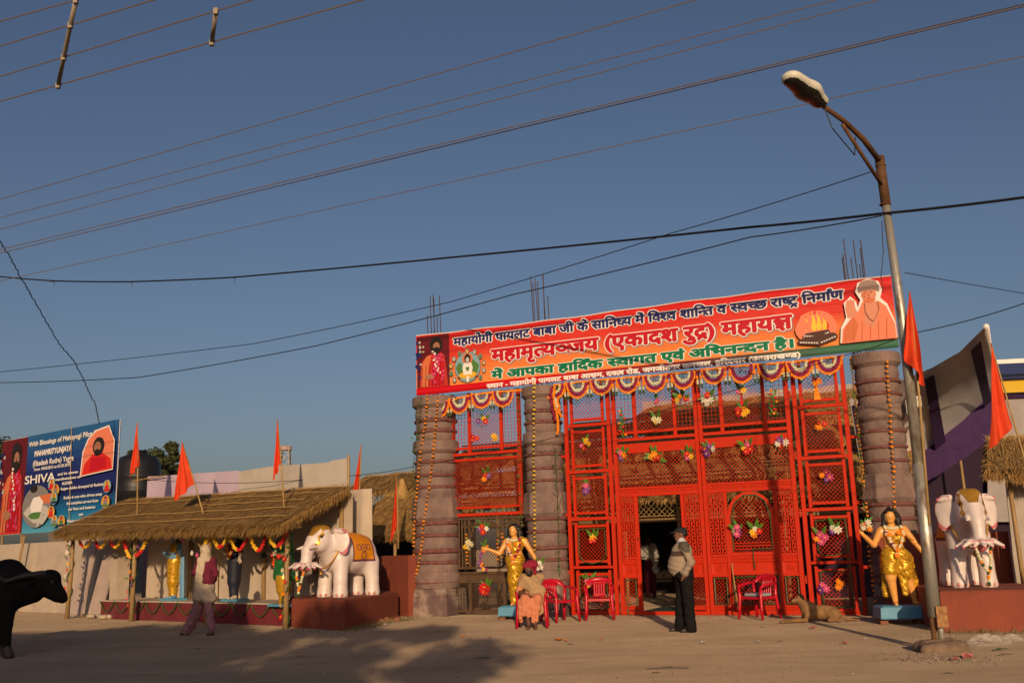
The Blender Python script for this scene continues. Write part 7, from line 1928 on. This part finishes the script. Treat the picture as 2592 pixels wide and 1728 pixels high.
pb('inset_portrait', [(.665, .51), (.985, .54), (.985, .80), (.925, .94), (.80, .915), (.73, .85), (.68, .73)], PALEO); pb('inset_shawl', [(.68, .515), (.98, .54), (.96, .64), (.88, .70), (.78, .70), (.70, .62)], FIRER); pb('inset_p_hair', blob(.835, .77, .06, .09, 14, .05), BLACKI); pb('inset_p_face', blob(.825, .765, .036, .05, 12), SKINI); pb('inset_p_beard', blob(.825, .71, .03, .035, 10), BLACKI); pb('inset_p_body', [(.75, .54), (.92, .56), (.91, .66), (.77, .67)], CRIM)
for i, (a, b) in enumerate(((.355, .46), (.405, .40), (.395, .32), (.375, .19), (.42, .10), (.50, .09), (.955, .38), (.95, .24))):
    pb('icon_glow', blob(a, b, .040, .060, 14), (SKYI, GOLDI)[i % 2]); pb('icon_halo', blob(a, b + .022, .026, .032, 12), (GOLDI, ROBE2)[i % 2]); pb('icon_lap', blob(a, b - .034, .034, .016, 10), (ROBE, LGREEN, NAVY)[i % 3]); pb('icon_body', [(a - .016, b - .03), (a + .016, b - .03), (a + .022, b + .0), (a + .010, b + .012), (a - .010, b + .012), (a - .022, b + .0)], (FIRER, GREYI, LGREEN)[i % 3]); pb('icon_head', blob(a, b + .024, .010, .014, 8), SKINI); pb('icon_crown', [(a - .011, b + .032), (a + .011, b + .032), (a, b + .056)], (ROBE, BLACKI)[i % 2])
for s in (RL - S0 + .3, -.1, WB * .5, WB - .12):
    m = MB(); m.tube([(s, .07, -ZB), (s, .07, HB)], .04, 6); part('post', m, POLE_W, bil, True)
m = MB(); m.tube([(WB * .52, -.05, HB), (WB * .56, -.06, .3)], .012, 5); part('hanging_rope', m, BAMBOO, bil)

# ------------------------------------------------------------------ behind and beside the shelter
CWALL = mat('cream washed wall', (0.50, 0.41, 0.31), .92, (0.40, 0.33, 0.26), 1.6, .3, 14)
m = MB(); m.box(-11, -.1, 0, .2, 0, 2.02); single('boundary_wall', m, CWALL, 'cream washed wall below the blue billboard', 'wall', SHEL, (0, 1.35, 0))
m = MB(); m.box(0, .34, 0, .34, 0, 2.0); single('wall_pier', m, CWALL, 'cream pier with a weed stained foot next to the leaning slabs', 'pier', SHEL, (.62, .75, 0))
SLAB = mat('pinkish stone slab', (0.46, 0.36, 0.31), .85, (0.38, 0.30, 0.26), 3, .25, 10)
for i, (s, w_, h, ln, rz) in enumerate(((-.75, .62, 2.0, .20, .0), (.05, .60, 2.0, .26, .0))):
    m = MB(); m.box(-w_ / 2, w_ / 2, 0, .05, 0, h)
    o = single('stone_slab', m, SLAB, ('pale stone slab leaning against the cream wall beside the flower wound post', 'pale stone slab leaning sideways against the cream pier')[i], 'slab', SHEL, (s, .55 + .1 * i, 0)); o.rotation_euler = (R(-9), R(8) if i else R(3), -SHEL.a)
figure_ = MB()
for _ in range(9): figure_.ball((random.uniform(-.5, .5), random.uniform(-.15, .15), .05), random.uniform(.06, .14), 7, 0, (1.3, 1, .5))
single('rubble_heap', figure_, mat('pale sand heap', (0.45, 0.37, 0.28), .95), 'small pale rubble heap at the foot of the cream pier', 'rubble', SHEL, (.9, .35, 0), smooth=True)
m = MB(); m.tube([(0, 0, 0), (.5, .05, 2.25)], .035, 7); single('bamboo_prop', m, POLE_W, 'slanting bamboo prop below the red end of the billboard', 'pole', SHEL, (-5.4, 1.0, 0))
# black water tank on a grey house
q = SHEL.px(352, 1140, 10.2); r_ = .95; TKZ = q.z - 2.3
tk = MB(); tk.lathe([(r_, 0), (r_, .5), (r_ * 1.03, .55), (r_, .6), (r_, 1.1), (r_ * 1.03, 1.15), (r_, 1.2), (r_ * .98, 1.75), (r_ * .8, 2.0), (.35, 2.15), (.35, 2.3)], 24)
single('water_tank', tk, mat('black plastic tank', (0.012, 0.012, 0.014), .45), 'black ribbed plastic water tank on the grey house', 'water tank', SHEL, (q.x, 10.2, TKZ), smooth=True)
hs = thing('grey_house', 'grey unplastered house carrying the black water tank', 'building', SHEL, (SHEL.px(408, 1250, 9.0).x, 9.0, 0))
GRYW = mat('grey unplastered wall', (0.17, 0.155, 0.15), .95, (0.12, 0.11, 0.105), 1.2, .4, 14)
m = MB(); m.box(-9.0, 0, 0, 4, 0, TKZ - .15); part('wall', m, GRYW, hs); m = MB(); m.box(-9.2, .15, -.2, 4.2, TKZ - .15, TKZ); part('roof_slab', m, GRYW, hs)
m = MB(); m.box(-2.6, -1.4, -.03, .0, 1.4, 3.0); part('window', m, DARKIN, hs)
# far mast: its steel colours are paled to stand for haze
MASTM = mat('haze paled mast steel', (0.34, 0.31, 0.29), .7)
mst = thing('lattice_mast', 'far red and white lattice mast above the cream cloth', 'mast', WORLD, tuple(at_y(722, 1172, 260).xy.to_3d()))
H_ = at_y(722, 1128, 260).z
for sx, sy in ((-1, -1), (1, -1), (1, 1), (-1, 1)):
    m = MB(); m.tube([(sx * 2.2, sy * 2.2, 0), (sx * 1.0, sy * 1.0, H_)], .22, 5); part('leg', m, MASTM, mst)
m = MB()
for i in range(14):
    z = H_ * i / 14; a = 2.2 - 1.2 * i / 14; b = 2.2 - 1.2 * (i + 1) / 14; z2 = H_ * (i + 1) / 14
    for (p, q2) in (((-a, -a, z), (b, -b, z2)), ((a, -a, z), (-b, -b, z2)), ((-a, -a, z), (-b, b, z2)), ((a, -a, z), (b, b, z2))): m.tube([p, q2], .14, 4)
part('bracing', m, MASTM, mst, stuff=True)
m = MB(); m.lathe([(1.2, H_ - 1.2), (1.7, H_ - 1.1), (1.7, H_ - .2), (.8, H_)], 10); part('platform', m, mat('haze paled red steel', (0.40, 0.27, 0.24), .7), mst)  # platform red is lightened in its colour to imitate distant haze

# ------------------------------------------------------------------ trees
BARK = mat('tree bark', (0.10, 0.07, 0.045), .95, (0.06, 0.042, 0.03), 8, .8, 20)
LEAF1 = mat('foliage olive', (0.060, 0.075, 0.024), .7, (0.040, 0.052, 0.018), 1.5)
LEAF2 = mat('foliage dark', (0.036, 0.050, 0.016), .7, (0.05, 0.062, 0.02), 1.5)
def tree(label, base, h, crown, n, leaf, seed, clumps=None, nc=26, trunk_r=.16):
    rnd = random.Random(seed); g = thing('tree', label, 'tree', WORLD, base)
    cx, cz, rx, ry, rz = crown
    m = MB(); hub = Vector((cx * .4, 0, cz - rz * .55)); m.tube([(0, 0, -.1), hub * .45 + Vector((.05, .03, 0)), hub], [trunk_r, trunk_r * .8, trunk_r * .55], 9)
    C = []
    for i in range(nc):
        while True:
            d = Vector((rnd.uniform(-1, 1), rnd.uniform(-1, 1), rnd.uniform(-1, 1)))
            if .25 < d.length < 1: break
        C.append((Vector((cx + d.x * rx, d.y * ry, cz + d.z * rz)), rnd.uniform(.20, .42) * min(rx, rz)))
    if clumps: C += [(Vector(c), r) for c, r in clumps]
    for i, (c, r) in enumerate(C):
        if i % 2 == 0: m.tube([hub.lerp(Vector((0, 0, hub.z * .8)), .3), hub.lerp(c, .5) + Vector((rnd.uniform(-.1, .1), 0, .12)), c], [trunk_r * .4, trunk_r * .2, trunk_r * .06], 5)
    part('trunk', m, BARK, g)
    V = []; F = []; mi = []
    per = n // len(C)
    for c, r in C:
        for _ in range(per):
            d = Vector((rnd.gauss(0, 1), rnd.gauss(0, 1), rnd.gauss(0, 1))).normalized() * r * rnd.random() ** .45
            p = c + Vector((d.x * 1.2, d.y * 1.2, d.z * .85)); a = Vector((rnd.gauss(0, 1), rnd.gauss(0, 1), rnd.gauss(0, .6))).normalized() * leaf * rnd.uniform(.6, 1.3); b = a.cross(Vector((rnd.gauss(0, 1), rnd.gauss(0, 1), rnd.gauss(0, 1)))).normalized() * leaf * .5
            o = len(V); V.extend([tuple(p - a), tuple(p + b), tuple(p + a), tuple(p - b)]); F.append((o, o + 1, o + 2, o + 3)); mi.append(0 if rnd.random() < .5 else 1)
    me = bpy.data.meshes.new('crown'); me.from_pydata(V, [], F); me.materials.append(LEAF1); me.materials.append(LEAF2); me.polygons.foreach_set('material_index', mi); me.update()
    o = link('crown', me, g); o['kind'] = 'stuff'
    return g
q = at_y(398, 1180, 62); tree('dusty tree with a loose crown behind the black water tank', (q.x, 62, 0), 8, (0, q.z + .1, 1.5, 1.4, 1.6), 5200, .13, 1, nc=16)
q = at_y(360, 1190, 60); tree('dusty tree hidden half behind the black water tank', (q.x, 60, 0), 8, (0, q.z, 1.2, 1.2, 1.4), 3000, .13, 5, nc=12)
q = at_y(440, 1190, 70); tree('small dusty tree peeping over the lilac cloth', (q.x, 70, 0), 8, (0, q.z, .8, .8, .9), 2200, .12, 2, nc=9)
q = at_y(0, 1150, 60); tree('dark tree behind the red end of the billboard', (q.x - 1.4, 60, 0), 9, (0, q.z - .6, 1.9, 1.6, 2.6), 3600, .14, 3, nc=14)
# big roadside trees behind the viewer throw the dappled shade over the road
tree('broad leafy roadside tree whose shade dapples the road before the elephant plinth', (-2.3, -9.2, 0), 8, (0, 5.5, 2.5, 1.8, 1.7), 5200, .17, 11, nc=30, trunk_r=.26)
tree('dense leafy roadside tree shading the walking woman', (-6.4, -9.6, 0), 8, (0, 5.3, 3.4, 2.2, 2.3), 24000, .20, 12, nc=70, trunk_r=.34)
tree('dense leafy roadside tree shading the stage foot', (-11.4, -9.0, 0), 8, (0, 5.2, 3.8, 2.4, 2.4), 26000, .20, 13, nc=76, trunk_r=.34)
tree('dense leafy roadside tree shading the buffalo', (-16.8, -9.4, 0), 8, (0, 5.2, 3.8, 2.4, 2.3), 24000, .20, 14, nc=70, trunk_r=.34)

# ------------------------------------------------------------------ tents beyond the floodlight pillar
TWH = mat('grey white tent cloth', (0.74, 0.72, 0.71), .85, (0.66, 0.64, 0.63), 2, .2, 8); TPU = mat('purple tent cloth', (0.045, 0.016, 0.085), .85, (0.035, 0.012, 0.065), 5)
tent = thing('striped_tent', 'white tent with purple stripes and a deep purple valance beyond the floodlight pillar', 'tent', WORLD, (8.2, 19.5, 0))
To = Vector((8.2, 19.5, 0))
tp = [(2150, 1010), (2228, 985), (2360, 930), (2430, 890), (2494, 826)]; lo_ = [(2190, 1240), (2250, 1195), (2352, 1132), (2440, 1062), (2520, 985)]; vl = [(2195, 1300), (2258, 1262), (2370, 1205), (2455, 1150), (2522, 1098)]
def tri_strip(name, A, B, M, y0, y1, t=.01, fold=.0, nseg=6):
    mb = MB(); P = []
    # the canopy hangs almost level overhead, its near edge high above the plinth: we look at its shaded underside
    up = lambda q, y: (gnd(q[0], q[1], 4.9 + (2494 - q[0]) * -.0009) if y is None else at_y(q[0], q[1], y)) - To
    for (a, b) in zip(A, B): P.append((up(a, y0), up(b, y1)))
    cols = []
    for i in range(len(P) - 1):
        for k in range(nseg):
            t_ = k / nseg; cols.append((P[i][0].lerp(P[i + 1][0], t_), P[i][1].lerp(P[i + 1][1], t_)))
    cols.append(P[-1])
    for z in (0, 1):
        for i, (a, b) in enumerate(cols):
            for j in range(4):
                q = a.lerp(b, j / 3); q = q + Vector((0, z * t + fold * math.sin(i * 2.1) * (j / 3), -.02 * math.sin(math.pi * j / 3)))
                mb.v.append(tuple(q))
    n = len(cols); N = n * 4
    for i in range(n - 1):
        for j in range(3):
            a = i * 4 + j; mb.f += [(a, a + 1, a + 5, a + 4), (N + a, N + a + 4, N + a + 5, N + a + 1)]; mb.m += [0, 0]
    return part(name, mb, M, tent, True)
tri_strip('roof_cloth', tp, lo_, TWH, None, 22.6)
tri_strip('valance', lo_, vl, TPU, 22.57, 22.55, fold=.05, nseg=16)
off = lambda L, dy: [(a, b + dy) for a, b in L]
def stripe(x0t, x1t, x0b, x1b):
    def yl(L, x_):
        for (a, b), (c, d) in zip(L[:-1], L[1:]):
            if a <= x_ <= c: return b + (d - b) * (x_ - a) / (c - a)
        return L[-1][1]
    o = tri_strip('purple_stripe', [(x0t, yl(tp, x0t)), (x1t, yl(tp, x1t))], [(x0b, yl(lo_, x0b)), (x1b, yl(lo_, x1b))], TPU, None, 22.52); o.location.z = -.16
stripe(2338, 2362, 2366, 2392); stripe(2455, 2480, 2490, 2508)
stripe(2155, 2185, 2195, 2225)
m = MB(); m.tube([gnd(2496, 826, 4.9) - To, gnd(2520, 985, 4.9).lerp(gnd(2496, 826, 4.9), .5) - To, at_y(2521, 986, 22.5) - To], .05, 8); part('edge_roll', m, WHITE_I, tent, True)
m = MB(); a = at_y(2440, 1200, 24.6) - To; m.tube([(a.x, a.y, 0), (a.x - .05, a.y, 3.7)], .035, 7); part('post', m, POLE_W, tent, True)
for nm, x0, x1, y_ in (('back_drape', -2.6, 9.5, 6.2),):
    mb = MB(); n = 60
    for k in (0, 1):
        for j in (0, 1):
            for i in range(n + 1): mb.v.append((x0 + (x1 - x0) * i / n, y_ + .06 * math.sin(i * 1.1) + k * .01, (0, 3.9)[j]))
    for k in (0, 2 * (n + 1)):
        for i in range(n): mb.f.append((k + i, k + i + 1, k + n + 2 + i, k + n + 1 + i)); mb.m.append(0)
    part(nm, mb, mat('blackish plum drape', (0.022, 0.010, 0.026), .9), tent, True)
m = MB(); m.box(-2.6, 3.0, -.3, 3.2, 3.15, 3.2); 
# awning striped blue and yellow further on
aw = thing('striped_awning', 'awning with blue and yellow bands beyond the purple edged tent', 'awning', WORLD, (12.5, 25.5, 0)); Ao = Vector((12.5, 25.5, 0))
AWB = mat('blue awning cloth', (0.025, 0.04, 0.13), .8); AWY = mat('yellow awning cloth', (0.62, 0.40, 0.03), .8)
for y0, y1, M in ((918, 945, AWB), (948, 956, AWB), (960, 992, AWY), (996, 1006, TPU)):
    q = [at_y(2490, y0 + 4, 25.5) - Ao, at_y(2720, y0 - 6, 25.5) - Ao, at_y(2720, y1 - 6, 25.3) - Ao, at_y(2490, y1 + 4, 25.3) - Ao]
    mb = MB(); mb.plate(q, (0, .02, 0)); part('cloth_band', mb, M, aw)
q = [at_y(2490, 912, 25.9) - Ao, at_y(2720, 900, 25.9) - Ao, at_y(2720, 1006, 25.9) - Ao, at_y(2490, 1012, 25.9) - Ao]; mb = MB(); mb.plate(q, (0, .02, 0)); part('white_cloth', mb, WHITE_I, aw)
q = [at_y(2500, 1008, 25.4) - Ao, at_y(2720, 1003, 25.4) - Ao, at_y(2720, 1320, 25.4) - Ao, at_y(2500, 1320, 25.4) - Ao]; mb = MB(); mb.plate(q, (0, .02, 0)); part('side_cloth', mb, mat('dull grey tent side', (0.34, 0.31, 0.30), .9, (0.28, 0.25, 0.24), 2), aw)
for px in (2600, 2700):
    a = at_y(px, 910, 25.95) - Ao; m = MB(); m.tube([(a.x, a.y, 0), (a.x, a.y, a.z)], .04, 6); part('post', m, POLE_W, aw)
# thatched stall at the very edge
st = thing('thatched_stall', 'ragged thatched stall with grey cloth side next to the elephant facing the road', 'stall', WORLD, (9.5, 17.6, 0)); So = Vector((9.5, 17.6, 0))
E0, E1 = at_y(2496, 1195, 17.3) - So, at_y(2760, 1215, 16.9) - So; R0, R1 = at_y(2500, 1120, 18.6) - So, at_y(2770, 1105, 18.2) - So
thatch(st, E0, E1, R1, R0, 2600, .14, .5, seed=71, wid=(.006, .014))
q = [at_y(2545, 1215, 17.9) - So, at_y(2760, 1215, 17.5) - So, at_y(2760, 1500, 17.5) - So, at_y(2572, 1500, 17.9) - So]; q = [Vector(v) for v in q]; q[2].z = 0; q[3].z = 0
mb = MB(); mb.plate(q, (0, .02, 0)); part('cloth_side', mb, mat('pale grey sacking', (0.42, 0.37, 0.31), .9, (0.34, 0.30, 0.25), 2, .2, 10), st)
for px in (2556, 2740):
    a = at_y(px, 1200, 17.6) - So; m = MB(); m.tube([(a.x, a.y, 0), (a.x - .03, a.y, a.z)], .04, 7); part('post', m, POLE_W, st, True)

# ------------------------------------------------------------------ small things on the ground
a = gnd(1872, 1561); b = GATE.w(GATE.px(1852, 1426, -.06).x, -.06, GATE.px(1852, 1426, -.06).z)
m = MB(); m.tube([(0, 0, 0), tuple(b - a)], [.014, .012], 7); single('bamboo_stick', m, BAMBOO, 'bamboo stick leaning on the arched gate leaf', 'stick', WORLD, tuple(a))
PAPER = mat('paper scrap', (0.58, 0.54, 0.48), .9); PINKP = mat('pink wrapper', (0.55, 0.16, 0.14), .7); ORP = mat('orange petal', (0.7, 0.2, 0.03), .8); LEAFP = mat('fallen green leaf', (0.06, 0.12, 0.03), .6); TWIG = mat('twig', (0.07, 0.05, 0.03), .9)
def scrap(px, py, kind, s, lb, grp=None):
    rnd = random.Random(px * 7 + py); p = gnd(px, py); mb = MB()
    if kind in ('paper', 'pink', 'petal'):
        n = 7; ring = [(s * rnd.uniform(.6, 1.1) * math.cos(6.283 * i / n), s * .8 * rnd.uniform(.6, 1.1) * math.sin(6.283 * i / n), rnd.uniform(.004, s * .5)) for i in range(n)]
        mb.add(ring + [(0, 0, s * .55), (0, 0, .002)], [(i, (i + 1) % n, n) for i in range(n)] + [((i + 1) % n, i, n + 1) for i in range(n)])
        M = dict(paper=PAPER, pink=PINKP, petal=ORP)[kind]
    elif kind == 'leaf':
        mb.add([(-s, 0, .006), (-.3 * s, -.22 * s, .02), (.5 * s, -.18 * s, .025), (s, 0, .01), (.5 * s, .18 * s, .02), (-.3 * s, .22 * s, .03)], [(0, 1, 2, 3, 4, 5)]); M = LEAFP
    else:
        mb.tube([(-s, 0, .006), (0, .2 * s, .012), (s, -.1 * s, .008)], .004, 5); mb.tube([(0, .2 * s, .012), (.3 * s, .6 * s, .012)], .003, 4); M = TWIG
    single('litter', mb, M, lb, 'litter', WORLD, (p.x, p.y, 0.006), rnd.uniform(-.5, .5), grp)
G1 = 'pale paper scraps'
for px, py, s in ((1782, 1627, .055), (1748, 1611, .03), (2191, 1618, .035), (2322, 1625, .03), (2159, 1707, .022), (1922, 1626, .06), (1617, 1620, .022), (2022, 1636, .02), (975, 1582, .06), (1372, 1659, .022), (1188, 1604, .025)): scrap(px, py, 'paper', s, 'pale scrap of paper lying on the dusty ground', G1)
G2 = 'pink wrappers'
for px, py, s in ((2139, 1629, .07), (2448, 1664, .09), (2418, 1670, .06), (1797, 1562, .05), (2058, 1590, .06)): scrap(px, py, 'pink', s, 'crumpled pinkish wrapper on the dusty ground', G2)
G3 = 'fallen petals'
for px, py, s in ((1172, 1611, .05), (1240, 1613, .035), (1183, 1562, .03), (1414, 1621, .08), (1432, 1622, .05), (965, 1583, .04), (1520, 1620, .04)): scrap(px, py, 'petal', s, 'orange petals fallen on the dusty ground', G3)
scrap(1220, 1668, 'leaf', .16, 'long dry green leaf lying in the dappled shade'); scrap(2535, 1646, 'leaf', .12, 'green leaf lying before the plinth behind the lamp post'); scrap(1690, 1693, 'twig', .25, 'thin green twig lying on the open road'); scrap(2546, 1658, 'twig', .14, 'brown twig tangle before the plinth of the road facing elephant')
G4 = 'dark twigs'
for px, py, s in ((1443, 1632, .05), (1930, 1588, .04), (1975, 1624, .045), (2400, 1706, .05), (500, 1642, .06), (760, 1662, .06), (1660, 1704, .05)): scrap(px, py, 'twig', s, 'short dark twig lying on the dusty ground', G4)
p = gnd(2500, 1632)
PB = bpy.data.materials.new('clear plastic bag'); PB.use_nodes = True; b_ = PB.node_tree.nodes['Principled BSDF']; b_.inputs['Roughness'].default_value = .12; b_.inputs['Base Color'].default_value = (.8, .76, .7, 1); b_.inputs['Alpha'].default_value = .16
def bag(label, p, s, seed):
    rnd = random.Random(seed); mb = MB(); n, k = 14, 8
    for j in range(k + 1):
        a = math.pi / 2 * j / k
        for i in range(n):
            t = 6.283 * i / n; r = s * math.cos(a) * rnd.uniform(.7, 1.15); mb.v.append((r * 1.5 * math.cos(t), r * math.sin(t), s * .7 * math.sin(a) * rnd.uniform(.7, 1.2) + .005))
    for j in range(k):
        for i in range(n): mb.f.append((j * n + i, j * n + (i + 1) % n, (j + 1) * n + (i + 1) % n, (j + 1) * n + i)); mb.m.append(0)
    single('plastic_bag', mb, PB, label, 'bag', WORLD, (p.x, p.y, 0))
bag('larger crumpled clear plastic bag before the plinth behind the lamp post', p, .19, 4); bag('smaller crumpled clear plastic bag nearest the plinth corner', gnd(2562, 1622), .12, 5)
m = MB(); rnd = random.Random(9)
for i in range(4): m.box(-.2 + .11 * i, -.12 + .11 * i + rnd.uniform(0, .03), -.08 + rnd.uniform(-.05, .05), .06, 0, .06 + .03 * (i % 2))
p = gnd(985, 1572); single('brick_pieces', m, mat('broken brick', (0.26, 0.09, 0.05), .95), 'broken brick pieces at the foot of the red wall beside the pillar', 'bricks', WORLD, (p.x, p.y, 0))
p = gnd(955, 1578)
# dry weeds and pebbles along the plinth
def weeds(name, px0, py0, px1, py1, n, label):
    a, b = gnd(px0, py0), gnd(px1, py1); mb = MB(); rnd = random.Random(n)
    for _ in range(n):
        c = a.lerp(b, rnd.random()) + Vector((rnd.gauss(0, .12), rnd.gauss(0, .12), 0)) - a; h = rnd.uniform(.03, .12); d = Vector((rnd.gauss(0, .05), rnd.gauss(0, .05), h)); w_ = Vector((.006, 0, 0))
        mb.add([c - w_, c + w_, c + d], [(0, 1, 2)])
    o = single(name, mb, mat('dry weeds', (0.16, 0.13, 0.06), .95), label, 'weeds', WORLD, tuple(a)); o['kind'] = 'stuff'
weeds('dry_weeds', 875, 1597, 1030, 1566, 420, 'dry weeds along the foot of the elephant plinth'); weeds('dry_weeds', 190, 1560, 290, 1564, 200, 'dry weeds at the foot of the cream pier'); weeds('dry_weeds', 2380, 1603, 2592, 1602, 160, 'dry weeds along the foot of the lamp post side plinth')

# loose gravel and clods, thickest along the feet of the walls and gate
mb = MB(); rnd = random.Random(77)
def stone(x_, y_, r_):
    o = len(mb.v); h = r_ * rnd.uniform(.5, .9); a0 = rnd.uniform(0, 6.28)
    for k in range(5):
        t = a0 + 6.283 * k / 5; mb.v.append((x_ + r_ * rnd.uniform(.7, 1.2) * math.cos(t), y_ + r_ * rnd.uniform(.7, 1.2) * math.sin(t), -.004))
    mb.v.append((x_ + rnd.uniform(-.3, .3) * r_, y_, h))
    for k in range(5): mb.f.append((o + k, o + (k + 1) % 5, o + 5)); mb.m.append(rnd.choice((0, 0, 1)))
for _ in range(2600):
    stone(rnd.uniform(-11, 9), 10.4 + 9.5 * rnd.random(), rnd.uniform(.005, .014) * (1 if rnd.random() < .93 else 1.9))
for (x0, y0, x1, y1, n, sp) in ((1040, 1563, 1580, 1560, 420, .14), (1580, 1560, 2200, 1556, 380, .10), (740, 1590, 875, 1600, 160, .10), (875, 1600, 1030, 1566, 320, .18), (60, 1570, 740, 1590, 420, .22), (2340, 1608, 2592, 1606, 320, .20), (2300, 1660, 2460, 1670, 220, .22)):
    a, b = gnd(x0, y0), gnd(x1, y1)
    for _ in range(n):
        q = a.lerp(b, rnd.random()); stone(q.x + rnd.gauss(0, sp), q.y + rnd.gauss(0, sp) - .06, rnd.uniform(.006, .024))
o = link('gravel', mb.mesh('gravel', [mat('gravel brown', (0.22, 0.16, 0.11), .95), mat('gravel pale', (0.36, 0.29, 0.22), .95)])); o['kind'] = 'stuff'; tag(o, 'loose gravel and clods scattered over the dusty ground', 'gravel')
